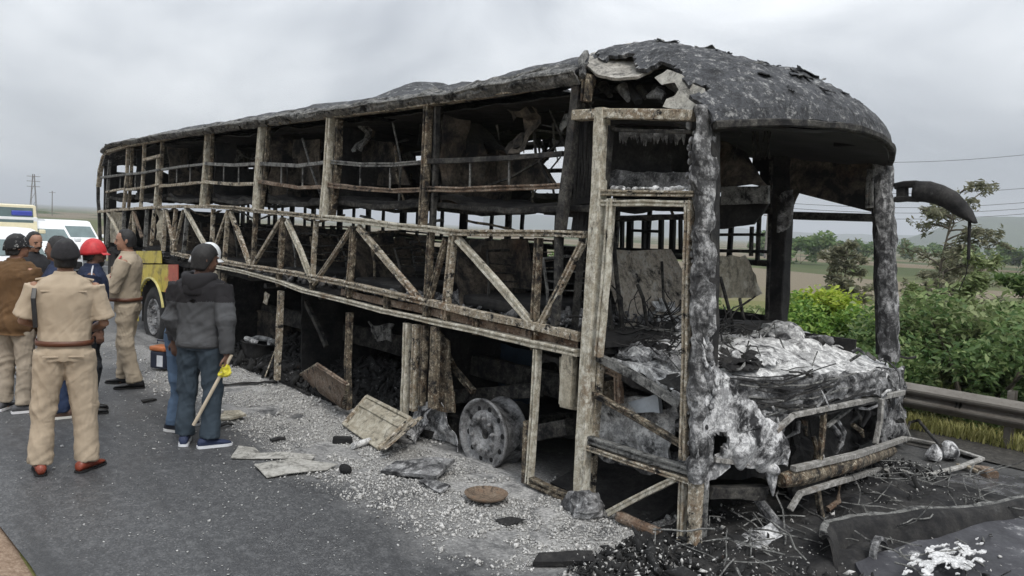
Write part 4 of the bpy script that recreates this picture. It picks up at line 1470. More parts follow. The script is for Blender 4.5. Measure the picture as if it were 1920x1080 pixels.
face_sheet('melted_front_skin', 1348, 1690, lambda u: 712 - 18 * u, lambda u: 790 - 52 * u + 8 * math.sin(u * 7), 'ashgrey', -.01, 80, 22, .03, .035, 7, None, .006)
face_sheet('melted_front_skin', 1345, 1470, lambda u: 745 + 30 * u, lambda u: 815 + 10 * u, 'ashgrey', .0, 24, 10, .03, .05, 5, lambda u, v: v > .8 and nz((u * 5, v, 0), 2) > 0)
# slumped pale mass that ran down the corner pillar
def mass_fn(u, v):
    top = [(1318, 640), (1338, 690), (1372, 735), (1420, 775), (1458, 800)]
    bot = [(1302, 895), (1340, 905), (1385, 872), (1432, 862), (1470, 875)]
    def pl(a, u):
        k = min(3, int(u * 4)); f = u * 4 - k
        return (a[k][0] + (a[k + 1][0] - a[k][0]) * f, a[k][1] + (a[k + 1][1] - a[k][1]) * f)
    a, b = pl(top, u), pl(bot, u)
    p = atfront(a[0] + (b[0] - a[0]) * v, a[1] + (b[1] - a[1]) * v, .03 - .03 * v)
    p += Vector((.03, -.025, 0)) * math.sin(v * 3.1) * (1 - .4 * u)
    return p + nzv(p, 3, 4) * .05 + nzv(p, 7, 4) * .022 + nzv(p, 19, 4) * .010


mb = MB()
mb.sheet(mass_fn, 44, 34, .05, lambda u, v: ((u - .30) / .11) ** 2 + ((v - .66) / .16) ** 2 < 1 + nz((u * 9, v * 9, 0), 1) * .8 or ((u - .55) / .08) ** 2 + ((v - .55) / .10) ** 2 < 1 or (v > .93 and nz((u * 7, 0, 0), 1) > .1))
mb.build('slumped_corner_skin', M['melt'], BUS)
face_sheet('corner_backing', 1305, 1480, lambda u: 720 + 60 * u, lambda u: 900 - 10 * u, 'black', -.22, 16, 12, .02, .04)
for (x, y, rx, rz, off) in ((1395, 835, .10, .13, .02), (1442, 845, .10, .15, .05), (1452, 880, .06, .09, .05), (1400, 800, .1, .07, .02), (1350, 770, .09, .09, .0)):
    p = atfront(x, y, off)
    mb = MB()
    mb.ball(p, (rx * .7, rx, rz), 18, 12)
    mb.v = [q + nzv(q, 5, x) * .06 + nzv(q, 13, x) * .012 for q in mb.v]
    mb.build('melted_headlamp_housing', M['melt'], BUS)
for (x, y0, y1, w) in ((1322, 870, 918, .04), (1446, 880, 930, .045)):
    a, b = atfront(x, y0, .04), atfront(x + 3, y1, .04)
    MB().tube([a, a.lerp(b, .5), b], [w, w * .7, w * .15], 8).jitter(.012, 12).build('melt_drip', M['melt'], BUS)


def fmember(name, pts, w, mat, off=.03, d=.035, jit=.0015):
    P = [atfront(*q, off) for q in pts]
    mb = MB()
    mb.beam(P, [.85 * x / pxm(p) for x, p in zip((w, w), (P[0], P[-1]))] if not isinstance(w, tuple) else [x / pxm(p) for x, p in zip(w, (P[0], P[-1]))], d, (1, -.2, 0), jit, .1, .08)
    return mb.build(name, M[mat], BUS)


fmember('grille_bar', [(1455, 808), (1487, 779)], 11, 'steel', .06)
fmember('grille_bar', [(1487, 779), (1540, 768), (1610, 754), (1694, 736)], 11, 'steel', .06)
fmember('grille_bar', [(1545, 770), (1542, 815), (1537, 862)], 10, 'brown')
fmember('grille_bar', [(1653, 748), (1650, 790), (1641, 832)], 9, 'steel', .06)
fmember('grille_bar', [(1550, 800), (1598, 762)], 5, 'grey', .0)
fmember('bumper_beam', [(1487, 879), (1538, 868), (1607, 852), (1675, 830), (1697, 822)], (10, 9), 'steel', .05, .05)
P_ = [atfront(*q, .02) for q in ((1464, 902), (1500, 893), (1598, 867), (1672, 845))]
MB().tube(P_, [.05, .062, .062, .05], 14).jitter(.008, 8).build('bumper_roll', M['brown'], BUS)
fmember('lower_frame_bar', [(1481, 956), (1500, 925)], 11, 'steel', .06)
fmember('lower_frame_bar', [(1500, 925), (1580, 901), (1679, 872)], 11, 'steel', .06)
fmember('lower_frame_bar', [(1679, 872), (1694, 886), (1722, 897)], 8, 'steel', .06)
fmember('lower_frame_bar', [(1532, 918), (1543, 986)], 11, 'brown', .05)
fmember('lower_frame_bar', [(1662, 880), (1683, 961)], 6, 'steel', .06)
fmember('cross_bar', [(1340, 862), (1390, 868), (1442, 872)], 10, 'steel', .03)
fmember('tow_bracket', [(1328, 922), (1380, 924), (1430, 924)], 28, 'dark', -.06, .08, .016)
face_sheet('radiator', 1480, 1690, lambda u: 775 - 35 * u, lambda u: 960 - 40 * u, 'char', -.28, 24, 20, .04, .06, 5)
for k in range(14):
    x = random.uniform(1490, 1680)
    y = random.uniform(770, 830) - (x - 1490) * .12
    p = atfront(x, y, -.14)
    b = atfront(x + random.uniform(-20, 20), y + random.uniform(20, 60), -.12)
    mb = MB()
    mb.tube([p, p.lerp(b, .5) + Vector((.03, 0, 0)), b], [.014, .022, .01], 7)
    mb.jitter(.03, 8, k)
    mb.build('burnt_hose', M[['ashgrey', 'dark', 'brown', 'char'][k % 4]], BUS)
mb = MB()
mb.tube([atfront(1555, 905, -.02), atfront(1575, 900, .02), atfront(1572, 940, .02), atfront(1552, 955, .0)], .022, 8)
mb.build('rusted_hose', M['rusty'], BUS)
# splintered far front corner
for k in range(18):
    x, y = random.uniform(1612, 1696), random.uniform(662, 745)
    a = atfront(x, y, random.uniform(-.12, .06))
    b = a + Vector((random.uniform(-.1, .1), random.uniform(-.2, .2), random.uniform(-.12, .08)))
    mb = MB()
    mb.beam([a, a.lerp(b, .5) + Vector((0, 0, random.uniform(-.02, .03))), b], random.uniform(.015, .045), .012, (1, 0, 0), .012, .06)
    mb.build('splintered_strip', M[['ashgrey', 'char', 'grey', 'ashwhite'][k % 4]], BUS)
face_sheet('far_corner_skin', 1650, 1696, lambda u: 690, lambda u: 870 - 10 * u, 'ashgrey', -.03, 12, 24, .03, .05, 6, lambda u, v: nz((u * 3, v * 6, 2), 1) > .22)

# mirror arm
mir = bpy.data.objects.new('mirror_arm', None)
COL.objects.link(mir)
mir.parent = BUS
YM = 2.72
mir.location = at(1690, 362, y=YM) - root_loc(BUS)
path = [((1714, 359), 18), ((1722, 359), 19.5), ((1740, 360), 20), ((1762, 365), 19.5), ((1782, 375), 18), ((1798, 388), 16), ((1812, 401), 11.5), ((1824, 413), 6), ((1829, 418), 2.5)]
P_ = [at(*q, y=YM) for q, _ in path]
R_ = []
for p, (_, r) in zip(P_, path):
    R_.append((.06, r / pxm(p)))
# tube's second radius lies along 'up'; measured in the wall plane
mb = MB()
mb.tube(P_, R_, 16, (0, 0, 1), round_ends=False)
mb.jitter(.008, 9)
mb.build('arm_shell', M['char'], mir, smooth=True)
MB().beam([at(1680, 350, y=YM), at(1698, 346, y=YM), at(1720, 345, y=YM)], .055, .09, (0, 1, 0), .003).build('arm_root', M['char'], mir)
MB().beam([at(1680, 374, y=YM), at(1698, 373, y=YM), at(1720, 374, y=YM)], .045, .09, (0, 1, 0), .003).build('arm_root', M['char'], mir)
MB().beam([at(1692, 346, y=YM + .01), at(1692, 374, y=YM + .01)], .08, .085, (0, 1, 0), .003).build('arm_root', M['char'], mir)
MB().tube([at(1818, 412, y=YM), at(1816, 487, y=YM)], .013, 8).build('mirror_rod', M['char'], mir)
MB().tube([at(1815, 486, y=YM), at(1812, 512, y=YM), at(1808, 522, y=YM), at(1798, 545, y=YM)], .004, 5).build('wire', M['black'], mir)

# --- black wreckage: uncountable char in the luggage hold, on the cabin floor and under the front
def region(n, x0, x1, y0, y1, zfn):
    x = RNG.uniform(x0, x1, n)
    y = RNG.uniform(y0, y1, n)
    return np.stack([x, y, np.array([zfn(a, b) for a, b in zip(x, y)]) + RNG.uniform(0, .06, n)], 1)


def holdz(x, y):
    return .04 + .22 * smooth(.1, 1.2, y) + .12 * nz((x, y, 0), 1.5, 3)


mb = MB()
mb.sheet(lambda u, v: Vector((-8.0 + 7.6 * u, .12 + 2.4 * v, holdz(-8.0 + 7.6 * u, .12 + 2.4 * v) - .03)), 90, 30, .05, lambda u, v: -2.9 < -8.0 + 7.6 * u < -1.35 and v < .35)
tag(mb.build('char_heap', M['char'], BUS), kind='stuff')
CM = burnt('char_rubble', (.028, .028, .028), soot=(.3, .5), rust=(.7, .8), pale=(.3, .3, .3), palew=(.62, .7), scale=7, zs=1, bump=.6)
p1 = region(2600, -8.0, -3.2, .1, 1.3, holdz)
tag(shards('char_rubble', p1, RNG.uniform(.015, .09, len(p1)), CM, .3, .5, root_loc(BUS), BUS, 2.5), kind='stuff')
p2 = region(2600, -11, -1.3, .1, 1.3, lambda x, y: 1.27)
tag(shards('floor_rubble', p2, RNG.uniform(.015, .07, len(p2)), M['ashgrey'], .3, .4, root_loc(BUS), BUS, 2.5), kind='stuff')

# tangled wire and thin strip over the dash front, the grille and the rubble below
for k in range(22):
    x, y = random.uniform(1350, 1690), random.uniform(690, 790)
    a = atfront(x, y - (x - 1350) * .06, random.uniform(-.1, .06))
    pts = [a]
    d = Vector((random.uniform(-.15, .15), random.uniform(.2, 1), random.uniform(-.25, .15))).normalized()
    for q in range(5):
        d = (d + Vector((random.gauss(0, .2), random.gauss(0, .2), random.gauss(-.05, .25)))).normalized()
        pts.append(pts[-1] + d * random.uniform(.05, .13))
    mb = MB()
    if k % 2:
        mb.tube(pts, random.uniform(.004, .009), 5)
        mb.build('loose_wire', M[('grey', 'char', 'ashwhite')[k % 3]], BUS)
    else:
        mb.beam(pts, random.uniform(.012, .03), .005, (1, 0, .3), .008, .05)
        mb.build('torn_strip', M[('ashgrey', 'char', 'grey', 'ashwhite')[k % 4]], BUS)
mb = MB()
for k in range(150):
    a = Vector((random.uniform(-.1, 1.35), random.uniform(-.5, 3.0), random.uniform(.04, .2)))
    pts = [a]
    d = Vector((random.gauss(0, 1), random.gauss(0, 1), random.gauss(0, .25))).normalized()
    for q in range(5):
        d = (d + Vector((random.gauss(0, .3), random.gauss(0, .3), random.gauss(-.02, .15)))).normalized()
        nx = pts[-1] + d * random.uniform(.04, .12)
        nx.z = max(nx.z, .02)
        pts.append(nx)
    mb.tube(pts, random.uniform(.003, .007), 4)
tag(mb.build('wire_tangle', M['grey'], BUS), kind='stuff')

# crumpled sheets of ash and fibreglass lying over the dash, and thin charred strips along its front
for k in range(26):
    u, v = random.uniform(.02, .98), random.uniform(.0, .75)
    p = dash_pt(u, v) + Vector((0, 0, .03))
    a0 = random.uniform(0, 6.3)
    w, l = random.uniform(.10, .28), random.uniform(.12, .35)
    rz = Matrix.Rotation(a0, 3, 'Z') @ Matrix.Rotation(random.uniform(-.35, .35), 3, 'X')

    def cr(a, b):
        q = Vector(((a - .5) * l, (b - .5) * w, .05 * abs(nz((a * 2, b * 3, k), 2)) + .035 * math.sin(a * 9 + b * 4 + k) * .6))
        q = p + rz @ q
        return q + nzv(q, 9, k) * .03

    mb = MB()
    mb.sheet(cr, 14, 10, .008, lambda a, b: (a - .5) ** 2 + (b - .5) ** 2 > .22 + .12 * nz((a * 3, b * 3, k), 1.3))
    if mb.f:
        mb.build('crumpled_scrap', M[('ashwhite', 'melt', 'ashwhite', 'ashgrey', 'char')[k % 5]], BUS)
for k in range(13):
    x0 = 1350 + random.random() * 90
    x1 = x0 + random.uniform(120, 230)
    y0 = 704 + k * 6.5
    P = []
    for q in range(9):
        x = x0 + (x1 - x0) * q / 8
        P.append(atfront(x, y0 - (x - 1350) * .10 + 14 * math.sin(q / 8 * 3.14) + random.uniform(-2, 2), .035 + random.uniform(-.01, .02)))
    mb = MB()
    mb.beam(P, random.uniform(.007, .018), .008, (1, 0, .2), .006, .06)
    mb.build('charred_strip', M[('char', 'char', 'dark', 'grey')[k % 4]], BUS)

# black window mullions of the far side, seen through the front doorway
for pts, w in (([(1150, 405), (1148, 470)], 5), ([(1167, 405), (1166, 475)], 6), ([(1182, 405), (1180, 478)], 13), ([(1208, 408), (1207, 470)], 7), ([(1240, 408), (1239, 475)], 9), ([(1262, 402), (1260, 478)], 12), ([(1276, 402), (1276, 470)], 5), ([(1140, 468), (1210, 470), (1290, 472)], 10), ([(1182, 432), (1236, 434)], 6)):
    member('far_mullion', pts, w, 'black', YF - .06, .05)
mb = MB()
for k in range(130):
    c = Vector((random.uniform(-1.25, -.35), random.uniform(.25, 1.5), 1.12 + random.random() * .22))
    pts = [c]
    d = Vector((random.gauss(0, 1), random.gauss(0, 1), random.gauss(.1, .5))).normalized()
    for q in range(6):
        d = (d + Vector((random.gauss(0, .5), random.gauss(0, .5), random.gauss(-.05, .4)))).normalized()
        pts.append(pts[-1] + d * .07)
    mb.tube(pts, random.uniform(.003, .007), 4)
tag(mb.build('wire_tangle', M['char'], BUS), kind='stuff')
for k in range(9):
    c = Vector((random.uniform(-1.2, -.5), random.uniform(.3, 1.4), 1.14))
    mb = MB()
    mb.ball(c, (.16, .15, .09), 14, 9)
    mb.v = [q + nzv(q, 6, k) * .07 + nzv(q, 17, k) * .03 for q in mb.v]
    mb.build('ash_lump', M[('char', 'ashgrey', 'char')[k % 3]], BUS)
# ------------------------------------------------------------------ wreckage on the road
def gz(px, py, z=0.012):
    return at(px, py, z=z)


def plate(name, pts, mat, th, label, cat, group=None, amp=.012, sub=2, sc=4, bend=None):
    P = [gz(*q[:2], z=q[2]) for q in pts]
    base = sum(P, Vector()) / len(P)
    base.z = min(p.z for p in P)
    mb = poly_plate(name, P, None, th, sub=sub, amp=amp, sc=sc)
    lift = min(q.z for q in mb.v) - (.009 if base.z < .06 else base.z - .01)
    mb.v = [q - Vector((0, 0, lift)) for q in mb.v]
    o = mb.build(name, mat if not isinstance(mat, str) else M[mat], None, base=base)
    return tag(o, label, cat, group)


M['paper'] = burnt('grey_flat_sheet', (.36, .35, .32), soot=(.26, .36), rust=(.66, .85), rustc=(.2, .17, .12), pale=(.46, .45, .42), palew=(.5, .7), scale=2.5, zs=1, bump=.15)
plate('fallen_sheet', [(433, 862, .0), (446, 842, .012), (478, 843, .015), (488, 852, .01), (530, 852, .02), (590, 858, .012), (582, 866, .0), (520, 864, .0)], 'paper', .006, 'narrow ragged pale sheet lying on the asphalt, nearer the man with the stick', 'sheet', 'pale flat sheets on the road')
plate('fallen_sheet', [(476, 877, .0), (528, 868, .015), (560, 866, .02), (632, 874, .012), (612, 885, .0), (500, 899, .0)], 'paper', .006, 'wide four-cornered pale sheet lying flat on the asphalt', 'sheet', 'pale flat sheets on the road')
plate('fallen_board', [(714, 891, .0), (742, 872, .05), (800, 866, .08), (852, 868, .09), (818, 902, .03)], 'ashgrey', .03, 'ash-covered board with a dark upturned edge on the ash bed', 'board', 'boards in the ash')
plate('fallen_board', [(784, 908, .0), (806, 903, .03), (846, 916, .03), (826, 930, .0)], 'ashgrey', .02, 'small grey board lying between the ash-covered board and the rusty bowl', 'board', 'boards in the ash')
plate('fallen_board', [(926, 978, .0), (955, 972, .03), (985, 978, .02), (950, 990, .0)], 'char', .02, 'small charred board lying just below the rusty bowl', 'board', 'boards in the ash')
plate('fallen_board', [(1000, 1066, .0), (1012, 1048, .02), (1110, 1046, .02), (1118, 1066, .0)], 'char', .035, 'blackened plank at the bottom edge of the ash bed', 'board', 'boards in the ash')
plate('fallen_board', [(408, 789, .0), (420, 776, .03), (450, 775, .04), (462, 784, .02), (430, 792, .0)], 'beige', .02, 'rounded buff board lying beside the shoes of the man with the stick', 'board', 'boards in the ash')

# hinged luggage doors torn off
def luggage_door(q, zs_, label, end=None, mat='beige', lip=True):
    P = [at(*a, z=b) for a, b in zip(q, zs_)]
    base = Vector((P[0].x, P[0].y, 0))
    root = empty('luggage_door', base, label, 'bus panel', 'luggage doors torn off the bus')
    n = (P[1] - P[0]).cross(P[3] - P[0]).normalized()
    if n.z < 0:
        n = -n
    mb = MB()
    mb.sheet(lambda u, v: P[0].lerp(P[1], u).lerp(P[3].lerp(P[2], u), v) + nzv((u * 2, v * 2, P[0].x), 1.5) * .012 + n * .012 * math.sin(v * 6.3), 14, 12, .02)
    mb.build('door_skin', M[mat], root)
    # pressed rib near the upper edge and folded rims
    for a, b, c, d, w in ((P[0], P[1], P[3], P[2], .30), (P[0], P[1], P[3], P[2], .0), (P[0], P[1], P[3], P[2], 1.0)):
        A, B = a.lerp(c, w), b.lerp(d, w)
        MB().beam([A + n * .02, B + n * .02], .035, .03, n, .004).build('rim_strip', M[mat], root)
    for a, b in ((P[0], P[3]), (P[1], P[2])):
        MB().beam([a + n * .02, b + n * .02], .03, .035, n, .004).build('rim_strip', M['pale'], root)
    if end:
        E_ = [at(*a, z=b) for a, b in end]
        mb = MB()
        mb.sheet(lambda u, v: E_[0].lerp(E_[1], u).lerp(E_[3].lerp(E_[2], u), v) + nzv((u * 2, v * 2, 3), 1.5) * .008, 8, 6, .014)
        mb.build('end_flange', M['pale'], root)
    return root


luggage_door(((592, 684), (648, 722), (640, 764), (556, 706)), (.42, .42, .08, .06), 'brown ribbed luggage door lying half inside the empty luggage hold', None, 'rusty')
luggage_door(((690, 746), (772, 788), (713, 843), (647, 797)), (.26, .24, .02, .02), 'cream ribbed luggage door lying on the ash beside the white crumpled foil', [((772, 788), .26), ((792, 782), .34), ((722, 842), .12), ((713, 844), .015)])
# crumpled white foil standing by the wheel arch
b0 = at(795, 838, z=0)
mb = MB()
def foil(u, v):
    a = u * 4.2 + .3
    r = .26 * (1 - v) ** .8 + .02
    p = Vector((b0.x - .02 + r * math.cos(a) * 1.25 + .10 * v * math.cos(2.2), b0.y + .12 + r * math.sin(a) * .5, .0 + .52 * v * (1 - .25 * abs(math.sin(u * 5)))))
    p = p + nzv(p, 4, 2) * .08 * (.3 + v) + nzv(p, 10, 2) * .05
    p.z = max(p.z, .015)
    return p


mb.sheet(foil, 30, 18, .008, lambda u, v: v > .75 and nz((u * 5, v * 2, 0), 1) > .2)
tag(mb.build('crumpled_foil', M['melt'], None, base=Vector((b0.x, b0.y, 0))), 'crumpled white sheet standing upright against the end of the cream luggage door', 'foil')
# shallow rusty bowl
bp_ = gz(911, 938)
mb = MB()
mb.lathe([(.0005, .012), (.10, .014), (.142, .03), (.158, .048), (.163, .046), (.146, .022), (.10, .004), (.0005, .002)], bp_ + Vector((0, 0, .01)), 'z', 36)
tag(mb.build('rusty_bowl', burnt('rust_brown_pan', (.20, .15, .11), soot=(.33, .45), rust=(.5, .66), rustc=(.19, .10, .055), scale=7, zs=1, bump=.2, pale=(.3, .27, .22)), None, True, base=Vector((bp_.x, bp_.y, 0))), 'shallow round rust-brown metal bowl lying in the ash by the front wheel', 'bowl')
# short pipe, block
a_, b_ = gz(662, 836, .04), gz(693, 826, .04)
tag(MB().tube([a_, b_], .028, 12).build('pipe_offcut', M['ashwhite'], None, base=Vector((a_.x, a_.y, 0))), 'short pale pipe lying at the corner of the cream luggage door', 'pipe')
a_ = gz(642, 825, .03)
tag(MB().box(a_, (.17, .07, .06), Matrix.Rotation(.9, 3, 'Z'), .012).jitter(.012, 14).build('charred_block', M['black'], None, base=Vector((a_.x, a_.y, 0))), 'small black charred block beside the short pale pipe', 'block')
a_ = gz(648, 880, .03)
tag(MB().ball(a_, (.07, .05, .045), 12, 8, .02).build('charred_lump', M['black'], None, base=Vector((a_.x, a_.y, 0))), 'small black lump on the road right of the wide pale sheet', 'lump')
a_ = gz(1100, 952, .05)
mb = MB()
mb.ball(a_, (.16, .12, .10), 24, 16)
mb.v = [q + nzv(q, 8, 3) * .06 + nzv(q, 22, 3) * .03 for q in mb.v]
mb.v = [Vector((q.x, q.y, max(q.z, .01))) for q in mb.v]
tag(mb.build('ash_clod', M['ashgrey'], None, base=Vector((a_.x, a_.y, 0))), 'lumpy pale grey clod of ash at the foot of the tall cream door post', 'lump')
a_, b_ = at(1160, 968, z=.05), at(1236, 1000, z=.05)
tag(MB().tube([a_, a_.lerp(b_, .5), b_], .04, 12).jitter(.008, 9).build('rusty_pipe', M['rusty'], None, base=Vector((a_.x, a_.y, 0))), 'rust-red pipe lying on the ground under the missing front door', 'pipe')
# pale crumpled skin under the front
cs = [(1352, 1036, .02), (1402, 1000, .10), (1446, 985, .16), (1470, 1010, .1), (1474, 1026, .03), (1440, 1034, .06), (1400, 1048, .02)]
plate('crumpled_skin', cs, 'melt', .02, 'pale crumpled piece of bodywork on the black rubble under the front', 'sheet', None, .04, 3, 5)
a_, b_, c_ = at(1420, 935, z=.25), at(1455, 985, z=.14), at(1497, 1010, z=.05)
tag(MB().tube([a_, b_, c_], [.03, .05, .04], 9).jitter(.03, 8).build('torn_bracket', M['ashgrey'], None, base=Vector((c_.x, c_.y, 0))), 'twisted grey bracket leaning on the rubble below the bumper', 'bracket')

# fallen front bumper and panel in the right foreground
fb = empty('fallen_bumper', at(1560, 1030, z=0) , 'long black bumper torn off and lying in front of the bus', 'bumper')
def bump_pt(u, v):
    X = [(1538, 1010), (1545, 985), (1600, 972), (1700, 966), (1800, 957), (1900, 944), (1990, 934)]
    k = min(5, int(u * 6)); f = u * 6 - k
    x = X[k][0] + (X[k + 1][0] - X[k][0]) * f
    y = X[k][1] + (X[k + 1][1] - X[k][1]) * f
    p = at(x, y, z=.20)
    d = Vector((.85, -.42, 0))
    if v < .35:
        w = v / .35
        q = p + Vector((0, 0, .0)) + d * (.10 * w)
        q.z = .20 + .035 * math.sin(w * 3.1)
    else:
        w = (v - .35) / .65
        q = p + d * (.10 + .10 * w)
        q.z = .20 - .17 * w
    return q + nzv(q, 2.2, 6) * .022 + nzv(q, 9, 6) * .004


mb = MB()
mb.sheet(bump_pt, 70, 14, .02)
mb.build('bumper_shell', M['char'], fb)
for vv, mt in ((.99, 'grey'),):
    mb = MB()
    mb.beam([bump_pt(u, vv) + Vector((.015, -.008, 0)) for u in np.linspace(.02, 1, 30)], .022, .02, (1, -.4, 0), .008, .06)
    mb.build('bumper_rib', M[mt], fb)
mb = MB()
mb.beam([bump_pt(u, .02) + Vector((0, 0, .02)) for u in np.linspace(0, 1, 24)], .05, .03, (0, 0, 1), .012)
mb.build('bumper_lip', M['grey'], fb)
a_ = at(1640, 1035, z=.12)
mb = MB()
mb.lathe([(.06, -.02), (.10, .0), (.11, .03), (.09, .04), (.075, .0)], a_, 'x', 18)
mb.jitter(.02, 9)
mb.build('lamp_ring', M['ashgrey'], fb)
fp = [(1608, 1062, .10), (1640, 1040, .12), (1740, 1012, .14), (1840, 982, .15), (1960, 945, .16), (2010, 1100, .08), (1630, 1110, .06)]
t = NT('smoked_wet_panel')
v_ = t.coord('Object')
a1 = t.noise(v_, 2.2, 6, .65, .4)
a2 = t.noise(v_, 9, 8, .75)
c_ = t.ramp(a1, [(.3, (.018, .018, .021)), (.55, (.048, .048, .055)), (.7, (.085, .085, .093))])
c_ = t.mix(t.ramp(t.math('MULTIPLY', a1, a2), [(.31, 0.0), (.40, .8)]), c_, (.45, .45, .45))
t.bump(a2, .35, .01)
M['wetpanel'] = t.done(c_, t.ramp(a2, [(.35, .42), (.65, .75)]), 0, .28)
P = [at(x, y, z=z) for x, y, z in fp]
base = Vector((P[0].x, P[0].y, 0))
tag(poly_plate('fallen_front_panel', P, None, .03, sub=5, amp=.025, sc=2.2).build('fallen_front_panel', M['wetpanel'], None, base=base), 'broad wet smoke-stained panel lying in front of the fallen bumper at the right corner', 'bus panel')
FOAM = [at(x, y, z=.165) for x, y in ((1690, 1080), (1715, 1030), (1780, 1000), (1850, 1005), (1870, 1075), (1780, 1095))]
fc = sum(FOAM, Vector()) / len(FOAM)
mb = MB()


def foam_pt(u, v):
    a = FOAM[0].lerp(FOAM[4], u * .9).lerp(FOAM[1].lerp(FOAM[3], u), v)
    d = 1 - min(1, ((u - .5) ** 2 + (v - .5) ** 2) ** .5 * 2)
    return a + Vector((0, 0, .0 + .022 * d * (.6 + nz(a, 9, 1)) + .010 * nz(a, 34, 1)))


mb.sheet(foam_pt, 110, 90, .006, lambda u, v: nz((u * 5, v * 5, 1), 1.5) + .4 * nz((u * 12, v * 12, 1), 1.6) + 1.4 * (((u - .5) ** 2 + (v - .5) ** 2) ** .5 - .33) > .02)
tag(mb.build('extinguisher_foam', burnt('white_foam', (.5, .5, .5), soot=(.34, .46), rust=(.9, .97), sootc=(.1, .1, .105), pale=(.74, .74, .74), palew=(.48, .58), scale=9, zs=1, bump=.6, fleck=.5), None, base=Vector((fc.x, fc.y, 0))), 'patch of white foam on the wet fallen panel at the bottom right', 'foam', None, 'stuff')
# aluminium loop frame lying in the water
lf = empty('window_hoop', gz(1760, 870), 'bent aluminium window frame lying in the sooty water off the front', 'frame')
for pts in ([(1692, 904), (1745, 890), (1800, 876), (1842, 860)], [(1842, 860), (1800, 846), (1752, 832), (1706, 822), (1692, 824)], [(1694, 884), (1716, 894), (1724, 896)]):
    MB().beam([at(*q, z=.05) for q in pts], .05, .03, (0, 0, 1), .004).build('hoop_bar', M['steel'], lf)
a_ = gz(1765, 862)
mb = MB()
for dx, r in ((-.06, .085), (.07, .095)):
    mb.ball(a_ + Vector((dx * .6, dx * 1.3, .07)), (r * .8, r, r * 1.1), 14, 10)
mb.v = [q + nzv(q, 7, 3) * .03 for q in mb.v]
mb.v = [Vector((q.x, q.y, max(q.z, .02))) for q in mb.v]
tag(mb.build('melted_lump', M['melt'], None, base=Vector((a_.x, a_.y, 0))), 'melted white plastic lump sitting inside the bent aluminium frame', 'lump')
tag(MB().tube([at(1700, 808, z=.06), at(1706, 792, z=.12), at(1722, 788, z=.16), at(1742, 812, z=.14), at(1764, 836, z=.16)], .017, 8).build('loose_hose', M['dark'], None, base=gz(1702, 810)), 'dark curved hose ending at the melted white lump', 'hose')
for i, (x0, y0, x1, y1, lab) in enumerate(((1796, 872, 1836, 884, 'pale strip of metal in the water beyond the tip of the aluminium frame'), (1836, 880, 1862, 892, 'rusty block of metal at the far edge of the sooty water'), (1700, 940, 1790, 930, 'thin grey strip lying on the black rubble behind the fallen bumper'))):
    a_, b_ = gz(x0, y0, .03), gz(x1, y1, .03)
    tag(MB().beam([a_, a_.lerp(b_, .5) + Vector((0, 0, .01)), b_], .05 if i != 1 else .12, .03 if i != 1 else .08, (0, 0, 1), .01).build('metal_strip', M[['pale', 'rusty', 'grey'][i]], None, base=Vector((a_.x, a_.y, 0))), lab, 'metal scrap')

# charred tub, boxes in the luggage hold
tb = at(486, 668, z=.12)
tub = empty('charred_tub', Vector((tb.x, tb.y, .05)), 'round black tub with a pale rolled hose in it, in the luggage hold', 'tub')
mb = MB()
T_ = Vector((tb.x, tb.y, .06))
tl = Matrix.Rotation(-.12, 3, 'X')
mb.lathe([(.0005, .0), (.20, .0), (.235, .10), (.255, .23), (.275, .235), (.27, .25), (.245, .245), (.225, .10), (.19, .02), (.0005, .02)], (0, 0, 0), 'z', 36)
mb.v = [tl @ q + T_ for q in mb.v]
mb.build('tub_wall', M['char'], tub, smooth=True)
mb = MB()
mb.tube([T_ + tl @ Vector((.20 * math.cos(a), .20 * math.sin(a), .27 + .015 * math.sin(a * 3))) for a in np.linspace(0, 5.6, 30)], .035, 8)
mb.jitter(.012, 9)
mb.build('rolled_hose', M['ashwhite'], tub)
for (x, y, sx, sy, sz, lab) in ((448, 640, .34, .4, .62, 'tall soot-covered metal box behind the black tub in the luggage hold'), (498, 650, .6, .4, .56, 'wide soot-covered metal box behind the pale post of the luggage hold')):
    p = at(x, y, y=.75)
    c = Vector((p.x, .95, .06 + sz / 2))
    r_ = empty('metal_box', Vector((c.x, c.y, .06)), lab, 'box', 'metal boxes in the hold')
    MB().box(c, (sx, sy, sz), None, .012).jitter(.012, 4).build('box_body', M['charb'], r_)
    MB().box(c + Vector((0, 0, sz / 2 + .008)), (sx + .03, sy + .03, .03), None, .006).jitter(.01, 5).build('box_lid', M['charb'], r_)
# orange-lidded toolbox on the ash
tp = gz(304, 692)
tbx = empty('toolbox', tp, 'dark blue box with an orange lid standing on the ash beside the rear wheel', 'toolbox')
rz_ = Matrix.Rotation(.5, 3, 'Z')
navy = flat_mat('navy_plastic', (.02, .025, .045), .5, .2)
MB().box(tp + Vector((0, 0, .13)), (.22, .19, .22), rz_, .02).build('box_body', navy, tbx)
MB().box(tp + Vector((0, 0, .27)), (.24, .21, .06), rz_, .02).build('box_lid', flat_mat('orange_plastic', (.42, .14, .05), .5, .1), tbx)
MB().box(tp + rz_ @ Vector((.05, -.099, .12)), (.09, .006, .14), rz_, .002).build('box_label', flat_mat('white_print', (.6, .62, .66), .6, .1), tbx)
MB().tube([tp + rz_ @ Vector(q) for q in ((-.08, 0, .32), (-.08, 0, .36), (.08, 0, .36), (.08, 0, .32))], .012, 8).build('handle', navy, tbx)
# loose rod leaning in the hold
a_, b_ = at(497, 706, y=-.05), at(522, 640, y=.25)
a_.z = max(a_.z, .03)
tag(MB().tube([a_, b_], .008, 6).build('loose_rod', M['pale'], None, base=Vector((a_.x, a_.y, 0))), 'thin pale rod leaning beside the post next to the black tub', 'rod')

